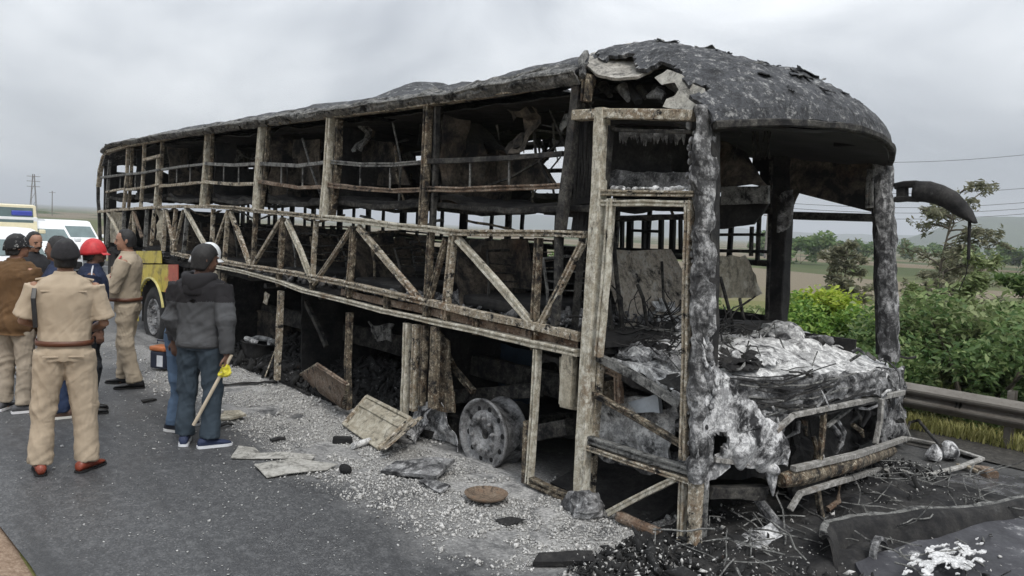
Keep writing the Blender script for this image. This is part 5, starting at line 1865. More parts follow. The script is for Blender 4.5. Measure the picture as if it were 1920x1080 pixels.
# ash on the road: thousands of crumbs, uncountable
def ashpos(n):
    x = RNG.uniform(-9.5, .9, n)
    w = RNG.beta(1.5, 1.5, n)
    wob = np.array([.30 * nz((a, 0, 0), .9, 5) + .12 * nz((a, 0, 0), 3, 5) for a in x])
    y = -1.25 + wob + 1.7 * w + RNG.normal(0, .06, n)
    keep = np.array([nz((a, b, 0), 1.6, 6) + .6 * nz((a, b, 0), 5, 6) > -.28 for a, b in zip(x, y)])
    keep &= RNG.random(n) < np.clip((x + 8.6) / 4.6, .05, 1)
    keep &= ~((x > -2.75) & (x < -1.5) & (y > .02))
    return x[keep], y[keep]


AC = burnt('ash_crumb', (.36, .355, .34), soot=(.36, .44), rust=(.75, .9), pale=(.72, .71, .69), palew=(.5, .6), scale=22, zs=1, bump=.4)
ax, ay = ashpos(76000)
sz = np.exp(RNG.normal(-5.4, .6, len(ax))).clip(.0018, .03)
tag(shards('ash_bed', np.stack([ax, ay, sz * .25 + .004], 1), sz, AC, .45, .35, (0, 0, 0), None, 2.0), kind='stuff')
# a second bed of rubble under and before the front end
n_ = 12000
fx, fy = RNG.uniform(-.2, 1.5, n_), RNG.uniform(-.9, 3.3, n_)
kk = np.array([nz((a, b, 0), 1.3, 2) > -.22 and not (a > 1.05 and b < .3) and not (b > 2.6 and a > .5) for a, b in zip(fx, fy)])
fx, fy = fx[kk], fy[kk]
sz = np.exp(RNG.normal(-4.35, .6, len(fx))).clip(.004, .07)
tag(shards('front_rubble', np.stack([fx, fy, sz * .4 + RNG.uniform(0, .05, len(fx))], 1), sz, CM, .22, .5, (0, 0, 0), None, 4.5), kind='stuff')
k2 = RNG.random(len(fx)) < .33
sz2 = np.exp(RNG.normal(-5.2, .55, k2.sum())).clip(.002, .03)
tag(shards('front_ash', np.stack([fx[k2] + .02, fy[k2] + .01, sz2 * .4 + RNG.uniform(.03, .11, k2.sum())], 1), sz2, AC, .3, .5, (0, 0, 0), None, 2.2), kind='stuff')
mb = MB()
mb.sheet(lambda u, v: Vector((-.25 + 1.55 * u, -.25 + 3.3 * v, .02 + .09 * math.sin(u * 3.1) * math.sin(v * 3.1) * (1 + nz((u * 5, v * 8, 0), 1.3)) + .03 * nz((u * 14, v * 24, 0), 1.3))), 50, 70, .04)
tag(mb.build('soot_heap', M['char'], None), kind='stuff')
# broken glass and pale specks scattered over the asphalt
n_ = 2600
gx, gy = RNG.uniform(-9, 1.6, n_), -3.1 + 2.6 * RNG.beta(1.5, 1.2, n_)
sz = np.exp(RNG.normal(-5.35, .5, n_)).clip(.0022, .02)
tag(shards('road_grit', np.stack([gx, gy, sz * .2 + .003], 1), sz, flat_mat('pale_grit', (.42, .42, .41), .6, .4, 30), .3, .15, (0, 0, 0), None, 2.0), kind='stuff')
# dark twigs of charred trim between the people and the bus
for i, (x0, y0, x1, y1, lab) in enumerate(((268, 752, 292, 748, 'short black strip on the road left of the man with the stick'), (404, 800, 436, 795, 'short black strip on the road right of the stick tip'), (415, 722, 520, 716, 'long charred strip lying along the edge of the luggage hold'), (515, 708, 580, 740, 'charred sill plate slanting off the luggage hold'), (508, 826, 534, 822, 'small black strip on the road above the pale sheets'))):
    a_, b_ = gz(x0, y0, .02), gz(x1, y1, .02)
    tag(MB().beam([a_, a_.lerp(b_, .5) + Vector((.0, .02, .012)), b_], .05, .02, (0, 0, 1), .012, .07).build('charred_strip', M['char'], None, base=Vector((a_.x, a_.y, 0))), lab, 'metal scrap', 'charred strips on the road')

# ------------------------------------------------------------------ vegetation
def leafmat(name, c1, c2, c3, trans=.4):
    t = NT(name)
    g_ = t.n('ShaderNodeNewGeometry')
    v = t.coord('Object')
    a = t.noise(v, 2.2, 3, .6)
    f = t.math('ADD', t.math('MULTIPLY', g_.outputs['Random Per Island'], .65), t.math('MULTIPLY', a, .35))
    c = t.ramp(f, [(.2, c1), (.5, c2), (.82, c3)])
    t.done(c, .55, 0, .35)
    tr = t.n('ShaderNodeBsdfTranslucent')
    t.l(c, tr.inputs['Color'])
    ms = t.n('ShaderNodeMixShader')
    ms.inputs[0].default_value = trans
    t.l(t.b.outputs[0], ms.inputs[1])
    t.l(tr.outputs[0], ms.inputs[2])
    t.l(ms.outputs[0], t.out.inputs['Surface'])
    return t.m


M['leaf_bright'] = leafmat('bright_green_leaves', (.09, .19, .035), (.18, .31, .06), (.31, .42, .09))
M['leaf_yellow'] = leafmat('lime_new_leaves', (.22, .33, .03), (.34, .44, .05), (.44, .50, .08))
M['leaf_dark'] = leafmat('deep_green_leaves', (.06, .12, .035), (.13, .21, .07), (.27, .34, .14))
M['leaf_olive'] = leafmat('olive_leaves', (.12, .17, .06), (.21, .26, .11), (.32, .36, .18))
M['leaf_wisp'] = leafmat('grey_green_feather_leaves', (.13, .14, .09), (.20, .205, .135), (.29, .275, .18))
M['bark'] = flat_mat('dry_bark', (.10, .085, .065), .9, .3, 14, .4, 40)
M['grass'] = leafmat('dry_yellow_grass', (.20, .21, .06), (.36, .35, .12), (.52, .48, .21), .3)
M['grass2'] = leafmat('fresh_grass', (.10, .16, .03), (.19, .26, .06), (.31, .35, .10), .3)


def leaves(centres, size, elong=2.2, droop=.25):
    """folded leaf: two quads either side of a midrib"""
    n = len(centres)
    s = size * RNG.uniform(.6, 1.25, n)
    L_, w = s * elong * .5, s * .5
    z = np.zeros(n)
    f = s * .18
    V = np.stack([np.stack([-L_, z, z], -1), np.stack([L_ * .1, -w, f], -1), np.stack([L_, z, -L_ * droop], -1), np.stack([L_ * .1, w, f], -1)], 1)
    V = np.einsum('nij,nkj->nki', rotmats(n, tilt=.33), V) + centres[:, None, :]
    F = np.array([(0, 1, 2), (0, 2, 3)])
    F = (F[None] + (np.arange(n) * 4)[:, None, None]).reshape(-1, 3)
    return V.reshape(-1, 3), F


def bush(name, loc, w, h, n, leaf, mat, label, cat='bush', group=None, clumps=26, seed=1, top=None, d=None, stems=7):
    base = Vector((loc[0], loc[1], terrain(loc[0], loc[1]) - .03))
    root = empty(name, base, label, cat, group)
    rs = np.random.default_rng(seed)
    d = d or w
    th = rs.uniform(0, 2 * np.pi, clumps)
    ph = rs.uniform(0, 1, clumps)
    cz = h * (.18 + .74 * ph ** .8)
    spread = np.sqrt(np.clip(1 - ((cz / h - .42) / .62) ** 2, .05, 1))
    rr = rs.uniform(.25, 1, clumps) ** .6
    C = np.stack([np.cos(th) * w * .5 * rr * spread, np.sin(th) * d * .5 * rr * spread, cz], -1)
    k = rs.integers(0, clumps, n)
    cr = rs.uniform(.10, .24, clumps) * min(w, h * 1.4)
    off = rs.normal(0, 1, (n, 3))
    off /= np.linalg.norm(off, axis=1)[:, None]
    off *= (rs.uniform(0, 1, (n, 1)) ** .45) * cr[k][:, None]
    off[:, 2] *= .8
    P = C[k] + off + np.array(base)
    P[:, 2] = np.maximum(P[:, 2], base.z + .03)
    V, F = leaves(P, leaf)
    np_mesh('crown', V, F, mat, base, root)
    if top is not None:
        tm, tn, tc, tr = top
        Q = rs.normal(0, .5, (tn, 3)) * np.array(tr) + np.array(tc) + np.array(base)
        V, F = leaves(Q, leaf * 1.1)
        np_mesh('young_shoots', V, F, tm, base, root)
    mb = MB()
    for i in range(stems):
        c = Vector(C[i % clumps]) + base
        mid = base.lerp(c, .5) + Vector((rs.normal(0, .05), rs.normal(0, .05), .06))
        mb.tube([base + Vector((rs.normal(0, .06), rs.normal(0, .06), -.05)), mid, c], [.03, .02, .008], 6)
    mb.build('stem', M['bark'], root)
    return root


def wispy(name, loc, h, spread, nb, nl, leaf, mat, label, seed, lean=(0, 0), trunk_r=.05, start=.3, cat='tree'):
    base = Vector((loc[0], loc[1], terrain(loc[0], loc[1]) - .05))
    root = empty(name, base, label, cat)
    rs = np.random.default_rng(seed)
    tp = [base + Vector((lean[0] * t_ + .05 * math.sin(t_ * 7 + seed), lean[1] * t_ + .04 * math.cos(t_ * 5), h * t_)) for t_ in np.linspace(0, 1, 9)]
    mb = MB()
    mb.tube(tp, [trunk_r * (1 - .85 * t_) for t_ in np.linspace(0, 1, 9)], 8)
    mb.build('trunk', M['bark'], root)
    mb = MB()
    P = []
    for i in range(nb):
        t_ = start + (1 - start) * (i + rs.uniform(0, 1)) / nb
        k = min(7, int(t_ * 8))
        o = tp[k].lerp(tp[k + 1], t_ * 8 - k)
        a = rs.uniform(0, 6.28)
        ln = spread * rs.uniform(.5, 1.1) * (1.05 - .7 * t_)
        pts = [o]
        dirv = Vector((math.cos(a), math.sin(a), rs.uniform(.25, .8))).normalized()
        for s_ in range(5):
            dirv = (dirv + Vector((rs.normal(0, .18), rs.normal(0, .18), -.10 + rs.normal(0, .1)))).normalized()
            pts.append(pts[-1] + dirv * ln / 5)
        mb.tube(pts, [trunk_r * .28 * (1 - .8 * s_ / 5) + .003 for s_ in range(6)], 5)
        for s_ in range(2, 6):
            for q in range(2):
                d2 = Vector((rs.normal(), rs.normal(), rs.normal() * .4)).normalized() * ln * .28
                e_ = pts[s_] + d2 + Vector((0, 0, -.1 * ln * .3))
                mb.tube([pts[s_], pts[s_].lerp(e_, .5) + Vector((0, 0, .02)), e_], .004, 3)
                m_ = nl // (nb * 8)
                u = rs.uniform(.15, 1.05, (m_, 1))
                P.append(np.array(pts[s_]) * (1 - u) + np.array(e_) * u + rs.normal(0, leaf * .9, (m_, 3)))
    mb.build('branch', M['bark'], root)
    V, F = leaves(np.concatenate(P), leaf, 3.2)
    np_mesh('crown', V, F, mat, base, root)
    return root


# bushes straight behind the cab and along the verge
def bpos(px, dist):
    p = atdist(px, dist)
    return (p.x, p.y)


bush('green_bush', bpos(1562, 13.5), 2.1, 1.75, 16000, .046, M['leaf_bright'], 'rounded bright green bush with lime new growth seen through the cab', 'bush', 'bushes beyond the guard rail', 30, 3,
     (M['leaf_yellow'], 1300, (-.1, 0, 1.68), (.45, .3, .18)))
bush('green_bush', bpos(1500, 13.0), 1.3, 1.35, 8500, .045, M['leaf_bright'], 'lower plain green bush close against the dark cab pillar', 'bush', 'bushes beyond the guard rail', 20, 5)
bush('green_bush', bpos(1628, 14.5), 1.6, 1.7, 10000, .046, M['leaf_bright'], 'mid green bush half hidden by the far front pillar', 'bush', 'bushes beyond the guard rail', 22, 8)
bush('leafy_shrub', bpos(1850, 11.0), 2.9, 1.45, 17000, .046, M['leaf_dark'], 'large dark leafy shrub behind the guard rail at the right edge', 'bush', 'bushes beyond the guard rail', 40, 11, (M['leaf_olive'], 1100, (-.3, 0, 1.35), (.9, .6, .3)), None, 12)
bush('leafy_shrub', bpos(1742, 12.5), 1.8, .95, 9000, .044, M['leaf_olive'], 'pale olive shrub just right of the far front pillar', 'bush', 'bushes beyond the guard rail', 26, 12)
bush('leafy_shrub', bpos(1935, 12.5), 2.4, 1.5, 9500, .048, M['leaf_dark'], 'dark shrub cut off by the right edge of the view', 'bush', 'bushes beyond the guard rail', 26, 14)
bush('leafy_shrub', bpos(1800, 15.5), 2.6, 1.35, 9000, .046, M['leaf_olive'], 'paler shrub rising behind the large dark one', 'bush', 'bushes beyond the guard rail', 26, 17)
bush('low_weed', bpos(1702, 10.6), .7, .45, 1500, .05, M['leaf_bright'], 'small weed behind the guard rail beside the bus corner', 'weed', 'weeds on the verge', 10, 21, None, None, 4)
bush('low_weed', bpos(1775, 10.6), .7, .4, 1500, .05, M['leaf_olive'], 'small weed behind the guard rail midway to the post', 'weed', 'weeds on the verge', 10, 22, None, None, 4)
bush('low_weed', bpos(1540, 11.2), 1.0, .6, 1700, .05, M['leaf_bright'], 'pale low weed in front of the bright bush', 'weed', 'weeds on the verge', 10, 23, None, None, 4)
bush('low_weed', bpos(1600, 11.0), .9, .55, 1500, .05, M['leaf_olive'], 'low weed in front of the half hidden bush', 'weed', 'weeds on the verge', 10, 24, None, None, 4)
for i, (px, di, w, h, mt, lab) in enumerate(((1180, 21, 2.6, 2.0, 'leaf_olive', 'bush glimpsed through the empty doorway'), (1000, 24, 3, 2.4, 'leaf_dark', 'bush glimpsed behind the middle of the bus frame'), (1420, 19, 2.2, 1.7, 'leaf_olive', 'bush glimpsed left of the dark cab pillar'), (1300, 22, 2.6, 1.8, 'leaf_dark', 'bush glimpsed beside the ash-coated corner pillar'))):
    bush('green_bush', bpos(px, di), w, h, 2600, .10, M[mt], lab, 'bush', 'bushes beyond the guard rail', 18, 40 + i)
wispy('wispy_tree', bpos(1712, 14.5), 4.0, 1.6, 40, 6000, .032, M['leaf_wisp'], 'tall wispy feather-leaved tree behind the far front pillar', 5, (.5, .3), .05, .32)
wispy('wispy_tree', bpos(1572, 22), 3.35, 1.25, 26, 4200, .05, M['leaf_wisp'], 'thin bare-looking young tree seen through the far cab window', 9, (.1, .1), .05, .35)
wispy('wispy_tree', bpos(1745, 19), 3.0, 1.5, 26, 3600, .045, M['leaf_wisp'], 'spreading grey-green thorn tree right of the far front pillar', 12, (.3, .1), .06, .4)
wispy('feathery_shrub', bpos(1815, 12.0), 2.2, .9, 20, 3200, .035, M['leaf_olive'], 'thin feathery sapling standing above the dark shrub at the right', 31, (.1, .1), .022, .3, 'sapling')
wispy('feathery_shrub', bpos(1885, 12.6), 2.3, .9, 20, 3200, .038, M['leaf_dark'], 'taller thin sapling nearest the right edge of the view', 33, (.2, .0), .022, .3, 'sapling')
wispy('feathery_shrub', bpos(1725, 11.6), 1.7, .7, 16, 2200, .032, M['leaf_olive'], 'short thin sapling close to the far front pillar', 35, (.0, .0), .02, .25, 'sapling')
# field trees far out
for i, (px, di, w, h) in enumerate(((1497, 130, 9, 5.2), (1535, 210, 12, 5), (1600, 170, 9, 4.2), (1660, 240, 14, 5.5), (1720, 260, 12, 5), (1790, 190, 9, 4), (1850, 240, 12, 5), (1905, 160, 8, 4.4), (1445, 180, 10, 5))):
    bush('field_tree', bpos(px, di), w, h, 900, .55, M['leaf_dark'], ['round dark tree alone in the fields behind the cab pillar', 'low dark tree in the far fields left of the young tree', 'low tree in the fields just right of the young tree', 'wide low tree in the fields behind the far pillar', 'low tree in the fields under the mirror arm', 'small tree in the fields left of the mirror rod', 'low tree in the fields right of the mirror rod', 'field tree at the right edge under the hill', 'field tree behind the overhead locker gap'][i], 'tree', 'trees in the fields', 12, 60 + i, None, None, 2)


def grass(name, n, x0, x1, y0, y1, hmin, hmax, mat, dens):
    x, y = RNG.uniform(x0, x1, n * 2), RNG.uniform(y0, y1, n * 2)
    k = np.array([nz((a, b, 0), .9, dens) + .5 * nz((a, b, 0), 3, dens) > -.25 for a, b in zip(x, y)])
    x, y = x[k][:n], y[k][:n]
    n = len(x)
    z = np.array([terrain(a, b) for a, b in zip(x, y)])
    z = np.where(y < 5.2, np.maximum(z, .03), z)
    h = RNG.uniform(hmin, hmax, n)
    a = RNG.uniform(0, 2 * np.pi, n)
    b = RNG.uniform(.1, .8, n) * h
    w = RNG.uniform(.004, .009, n)
    dx, dy = np.cos(a), np.sin(a)
    o = np.stack([x, y, z], -1)
    s = np.stack([-dy * w, dx * w, 0 * w], -1)
    mid = o + np.stack([dx * b * .3, dy * b * .3, h * .6], -1)
    tip = o + np.stack([dx * b, dy * b, h], -1)
    V = np.stack([o - s, o + s, mid + s * .7, mid - s * .7, tip], 1)
    F3 = np.array([(0, 1, 2), (0, 2, 3), (3, 2, 4)])
    F = (F3[None] + (np.arange(n) * 5)[:, None, None]).reshape(-1, 3)
    return tag(np_mesh(name, V.reshape(-1, 3), F, mat), kind='stuff')


grass('dry_grass', 52000, -6, 5, 4.8, 6.9, .04, .17, M['grass'], 2)
grass('fresh_grass', 22000, -8, 5, 5.4, 11, .2, .65, M['grass2'], 5)
grass('verge_grass', 9000, -30, -7, 4.8, 9, .15, .5, M['grass2'], 7)

# ------------------------------------------------------------------ power lines and pylon
pl = empty('power_line', atdist(1990, 150), 'overhead electric wires crossing the grey sky at the right', 'power line')
wm = flat_mat('dark_cable', (.05, .05, .055), .7, .1)
for (ya, yb) in ((312, 292), (366, 357), (392, 384), (401, 396), (414, 405)):
    def ray(px, py, dist):
        d = CAM_R * ((px - 960) / 1490.91) - CAM_U * ((py - 540) / 1490.91) + CAM_D
        return CAM_C + d * dist
    A, B = ray(1430, ya - 2, 150), ray(2050, yb - 4, 150)
    MB().tube([A.lerp(B, s_) - Vector((0, 0, 1.6 * math.sin(math.pi * s_))) + Vector((0, 0, 1.2)) for s_ in np.linspace(0, 1, 14)], .045, 5).build('wire', wm, pl)
for px in (1430, 2050):
    c = atdist(px, 158)
    MB().tube([Vector((c.x, c.y, terrain(c.x, c.y))), Vector((c.x, c.y, 17.5))], [.25, .14], 8).build('pole', M['galv'], pl)
    for z in (15.5, 10.5, 8.3, 6.6):
        MB().beam([Vector((c.x - 1.2, c.y + .6, z)), Vector((c.x + 1.2, c.y - .6, z))], .16, .16, (0, 0, 1), 0).build('crossarm', M['galv'], pl)
for px, hgt, lab in ((62, 13.5, 'lattice electricity pylon far off above the white vehicles'), (97, 8, 'thin electricity pole far off right of the lattice pylon')):
    c = atdist(px, 330)
    zb = terrain(c.x, c.y) - 1
    py_ = empty('pylon' if px < 80 else 'utility_pole', Vector((c.x, c.y, zb)), lab, 'pylon' if px < 80 else 'utility pole')
    if px < 80:
        for sx, sy in ((-1, -1), (1, -1), (1, 1), (-1, 1)):
            MB().beam([Vector((c.x + sx * 1.1, c.y + sy * 1.1, zb)), Vector((c.x + sx * .25, c.y + sy * .25, zb + hgt + 2))], .18, .18, (0, 1, 0), 0, 3).build('leg', M['galv'], py_)
        for z in (.72, .84, .95):
            MB().beam([Vector((c.x - .5, c.y - 2.0, zb + (hgt + 2) * z)), Vector((c.x + .5, c.y + 2.0, zb + (hgt + 2) * z))], .18, .18, (0, 0, 1), 0, 3).build('crossarm', M['galv'], py_)
        for k in range(5):
            w0, w1 = 1.1 - .17 * k, 1.1 - .17 * (k + 1)
            MB().beam([Vector((c.x - w0 * .6, c.y - w0, zb + (hgt + 2) * k / 5)), Vector((c.x + w1 * .6, c.y + w1, zb + (hgt + 2) * (k + 1) / 5))], .1, .1, (1, 0, 0), 0, 3).build('lattice_bar', M['galv'], py_)
    else:
        MB().tube([Vector((c.x, c.y, zb)), Vector((c.x, c.y, zb + hgt + 2))], .14, 6).build('pole', M['galv'], py_)
        MB().beam([Vector((c.x - .3, c.y - 1, zb + hgt + 1.4)), Vector((c.x + .3, c.y + 1, zb + hgt + 1.4))], .14, .14, (0, 0, 1), 0, 3).build('crossarm', M['galv'], py_)
# ------------------------------------------------------------------ people
def union(mb, voxel, it=3, fac=.5):
    """one continuous skin over overlapping volumes"""
    me = mb.mesh('tmp')
    o = bpy.data.objects.new('tmp', me)
    COL.objects.link(o)
    m = o.modifiers.new('r', 'REMESH')
    m.mode = 'VOXEL'
    m.voxel_size = voxel
    s = o.modifiers.new('s', 'SMOOTH')
    s.iterations = it
    s.factor = fac
    dg = bpy.context.evaluated_depsgraph_get()
    ev = o.evaluated_get(dg)
    m2 = bpy.data.meshes.new_from_object(ev)
    n = len(m2.vertices)
    co = np.zeros(n * 3); m2.vertices.foreach_get('co', co)
    no = np.zeros(n * 3); m2.vertices.foreach_get('normal', no)
    co, no = co.reshape(-1, 3), no.reshape(-1, 3)
    fs = [list(p.vertices) for p in m2.polygons]
    bpy.data.objects.remove(o)
    bpy.data.meshes.remove(me)
    bpy.data.meshes.remove(m2)
    return co, no, fs


def wrinkle(co, no, amp, seed, joints=()):
    out_ = co.copy()
    for i in range(len(co)):
        x, y, z = co[i]
        a = noise.noise(Vector((x * 9 + seed, y * 9, z * 5 + x * 6)))
        b = noise.noise(Vector((x * 4 - seed, y * 4, z * 12 - x * 8 + y * 4)))
        c = noise.noise(Vector((x * 26 + seed, y * 26, z * 17)))
        w = .6
        for (jx, jy, jz, r) in joints:
            d = math.sqrt((x - jx) ** 2 + (y - jy) ** 2 + (z - jz) ** 2)
            w += 1.3 * math.exp(-(d / r) ** 2)
        h = (1 - 2.4 * abs(a)) * .5 + (1 - 2.2 * abs(b)) * .55 + c * .25 - .35 - .35 * max(0.0, 1 - abs(b) / .12) ** 2
        out_[i] = co[i] + no[i] * (amp * 1.55 * w * h)
    return out_


def from_np(name, co, fs, mat, parent, smooth=True, mi=None):
    mb = MB()
    mb.v = [Vector(q) for q in co]
    mb.f = fs
    mb.mi = mi if mi is not None else [0] * len(fs)
    return mb.build(name, mat, parent, smooth, base=Vector((0, 0, 0)))


def skin(name, c):
    t = NT(name)
    v = t.coord('Object')
    a = t.noise(v, 14, 4, .6)
    return t.done(t.ramp(a, [(.3, tuple(x * .8 for x in c)), (.7, tuple(x * 1.12 for x in c))]), .5, 0, .4)


def cloth(name, c, var=.18, weave=220, dirt=None):
    t = NT(name)
    v = t.coord('Object')
    a = t.noise(v, 5, 5, .65)
    col = t.ramp(a, [(.3, tuple(x * (1 - var) for x in c)), (.7, tuple(min(1, x * (1 + var * .7)) for x in c))])
    t.bump(t.mix(.3, t.noise(v, 16, 5, .6), t.noise(v, weave, 2, .5)), .35, .006)
    return t.done(col, .88, 0, .2)


SK1, SK2, SK3 = skin('brown_skin', (.27, .145, .09)), skin('dark_brown_skin', (.15, .08, .055)), skin('warm_brown_skin', (.33, .18, .12))
HAIR = flat_mat('black_hair', (.013, .012, .012), .55, .3, 40, .5, 120)
EYE = flat_mat('dark_eye', (.02, .015, .012), .25, .1)
KHAKI = cloth('khaki_uniform_cotton', (.40, .325, .24), .12)
KHAKI2 = cloth('drab_khaki_cotton', (.34, .285, .215), .14)


def torso_rings(infl, z0, z1, k=1.0, belly=0.0):
    T = [(.80, .150, .105, -.01), (.86, .168, .122, -.012), (.93, .172, .126, -.01), (1.0, .162, .118, .0), (1.08, .158, .112, .005), (1.18, .168, .118, .005), (1.28, .182, .126, .0), (1.36, .192, .124, -.008), (1.42, .190, .108, -.015), (1.46, .150, .085, -.018), (1.495, .085, .068, -.012), (1.53, .060, .060, -.005)]
    return [(z, (rx + infl) * k, ry + infl + belly * math.exp(-((z - 1.05) / .14) ** 2) * .5, cy + belly * math.exp(-((z - 1.05) / .14) ** 2) * .5) for z, rx, ry, cy in T if z0 <= z <= z1]


def rings_z(mb, R, n=24):
    """rounded trunk sections (superellipse)"""
    out_ = []
    for z, rx, ry, cy in R:
        ring = []
        for j in range(n):
            a = 2 * math.pi * j / n
            c, s = math.cos(a), math.sin(a)
            ring.append(Vector((rx * math.copysign(abs(c) ** .85, c), cy + ry * math.copysign(abs(s) ** .85, s), z)))
        out_.append(ring)
    mb.rings(out_)


def hand(mb, w, d, n, side, curl=.6):
    d, n = d.normalized(), (n - d * n.dot(d)).normalized()
    s = d.cross(n) * side
    mb.tube([w - d * .02, w + d * .035, w + d * .085], [(.026, .02), (.038, .016), (.040, .013)], 10, n, round_ends=True)
    for k, (o, ln) in enumerate(((-.030, .068), (-.010, .078), (.011, .074), (.030, .058))):
        b = w + d * .08 + s * o
        d2 = (d * math.cos(curl * .6) + n * math.sin(curl * .6))
        d3 = (d * math.cos(curl * 1.9) + n * math.sin(curl * 1.9))
        mb.tube([b, b + d2 * ln * .5, b + d2 * ln * .5 + d3 * ln * .5], [.0105, .0095, .008], 8, round_ends=True)
    b = w + d * .02 - s * .032
    mb.tube([b, b - s * .028 + d * .03 + n * .01, b - s * .032 + d * .062 + n * .024], [.014, .012, .009], 8, round_ends=True)


def person(px, py, face_deg, H, label, skinm, arms, legs, parts, head_turn=0, head_pitch=0, hair=None, belly=0.0, lean=0.0, group=None, hats=None, moustache=False, pos=None):
    """face_deg: heading in degrees from +x. arms/legs: local joints, facing +y, right hand at +x"""
    loc = gz(px, py, 0.0) if pos is None else pos
    root = empty('person', Vector((loc.x, loc.y, .0)), label, 'person', group)
    root.rotation_euler = (0, 0, math.radians(face_deg - 90))
    k = H / 1.75
    root.scale = (k, k, k)
    V3 = Vector
    arms = [[V3(q) for q in a[:3]] + list(a[3:]) for a in arms]
    legs = [[V3(q) for q in l[:3]] + list(l[3:]) for l in legs]

    def ln(p):                                      # forward lean of everything above the hips
        p = V3(p)
        if lean and p.z > .9:
            p.y += lean * (p.z - .9) / .8
        return p

    hp, ht = math.radians(head_pitch), math.radians(head_turn)
    HR = Matrix.Rotation(ht, 3, 'Z') @ Matrix.Rotation(hp, 3, 'X')
    piv = V3((0, -.005, 1.53))
    hd = lambda p: ln(piv + HR @ (V3(p) - piv))

    # --- body: one skin
    mb = MB()
    R = []
    for z, rx, ry, cy in ((1.46, .058, .060, -.014), (1.50, .055, .058, -.010), (1.535, .056, .06, -.004), (1.553, .052, .070, .018), (1.575, .062, .084, .022), (1.60, .068, .092, .020), (1.63, .073, .097, .014), (1.665, .0765, .101, .008), (1.70, .075, .099, .004), (1.73, .063, .084, .0), (1.75, .042, .058, -.002), (1.76, .018, .026, -.002)):
        R.append([hd((rx * math.cos(2 * math.pi * j / 20), cy + ry * math.sin(2 * math.pi * j / 20), z)) for j in range(20)])
    mb.rings(R)
    mb.tube([hd((0, .098, 1.662)), hd((0, .116, 1.642)), hd((0, .122, 1.628)), hd((0, .105, 1.618))], [.010, .013, .018, .012], 8, round_ends=True)
    for s in (-1, 1):
        mb.ball(hd((.076 * s, -.004, 1.640)), (.012, .021, .034), 10, 8)
        mb.ball(hd((.036 * s, .078, 1.612)), (.024, .022, .02), 10, 8)
    mb.ball(hd((0, .094, 1.590)), (.026, .014, .008), 10, 6)
    mb.ball(hd((0, .094, 1.579)), (.022, .013, .007), 10, 6)
    mb.ball(hd((0, .086, 1.556)), (.026, .018, .016), 10, 6)
    mb.ball(hd((0, .086, 1.672)), (.052, .018, .012), 12, 6)
    mm = MB()
    rings_z(mm, torso_rings(-.035, .9, 1.53))
    mm.v = [ln(q) for q in mm.v]
    mb.add(mm.v, mm.f)
    for side, a in zip((1, -1), arms):
        sh, el, wr, hdir, hn, curl = a
        sh, el, wr = ln(sh), ln(el), ln(wr)
        mb.tube([sh, sh.lerp(el, .5), el, el.lerp(wr, .4), wr], [.046, .044, .039, .038, .027], 12, round_ends=True)
        hand(mb, wr, V3(hdir), V3(hn), side, curl)
    for l in legs:
        hip, kn, an = l[:3]
        mb.tube([hip, kn, an, an + V3((0, .02, -.05))], [.055, .042, .034, .034], 12, round_ends=True)
    co, no, fs = union(mb, .0088, 2)
    from_np('body', co, fs, skinm, root)

    for s in (-1, 1):
        MB().ball(hd((.031 * s, .0955, 1.648)), (.013, .007, .007), 10, 6).build('eye', EYE, root, True, V3((0, 0, 0)))
        MB().tube([hd((.014 * s, .104, 1.664)), hd((.034 * s, .1015, 1.670)), hd((.054 * s, .088, 1.664))], [.004, .005, .003], 6).build('eyebrow', HAIR, root, False, V3((0, 0, 0)))
    if moustache:
        mb = MB()
        mb.tube([hd((-.036, .098, 1.594)), hd((-.014, .114, 1.604)), hd((0, .115, 1.602)), hd((.014, .114, 1.604)), hd((.036, .098, 1.594))], [.004, .009, .008, .009, .004], 7)
        mb.build('moustache', HAIR, root, False, V3((0, 0, 0)))
    # hair: a cap over the skull with a front, side and nape line
    if hair:
        fr, nape, thick = hair
        mb = MB()
        R = []
        nj, ni = 40, 12
        for i in range(ni + 1):
            ring = []
            for j in range(nj):
                a = 2 * math.pi * j / nj            # a=90deg is the face
                f = (1 + math.sin(a)) / 2
                zlow = nape + (fr - nape) * smooth(.42, .80, f) + (.02 if .38 < f < .62 else 0) * .0
                ear = math.exp(-((f - .52) / .08) ** 2)
                zlow = zlow + .018 * ear
                z = zlow + (1.768 - zlow) * (i / ni)
                q = max(0.0, 1 - ((z - 1.655) / .118) ** 2) ** .5 if z > 1.655 else 1 - .12 * ((1.655 - z) / .1)
                r = (q + .0)
                t_ = thick * (1 - .0 * i) + .004 * noise.noise(V3((a * 3, z * 60, 1)))
                ring.append(hd(((.0775 + t_) * r * math.cos(a), .003 + (.1015 + t_) * r * math.sin(a), z + t_ * (i / ni))))
            R.append(ring)
        mb.rings(R)
        mb.build('hair', HAIR, root, True, V3((0, 0, 0)))
    ctx = dict(root=root, hd=hd, ln=ln, arms=arms, legs=legs, belly=belly, H=H)
    for p in parts:
        p(ctx)
    return root


def O3():
    return Vector((0, 0, 0))


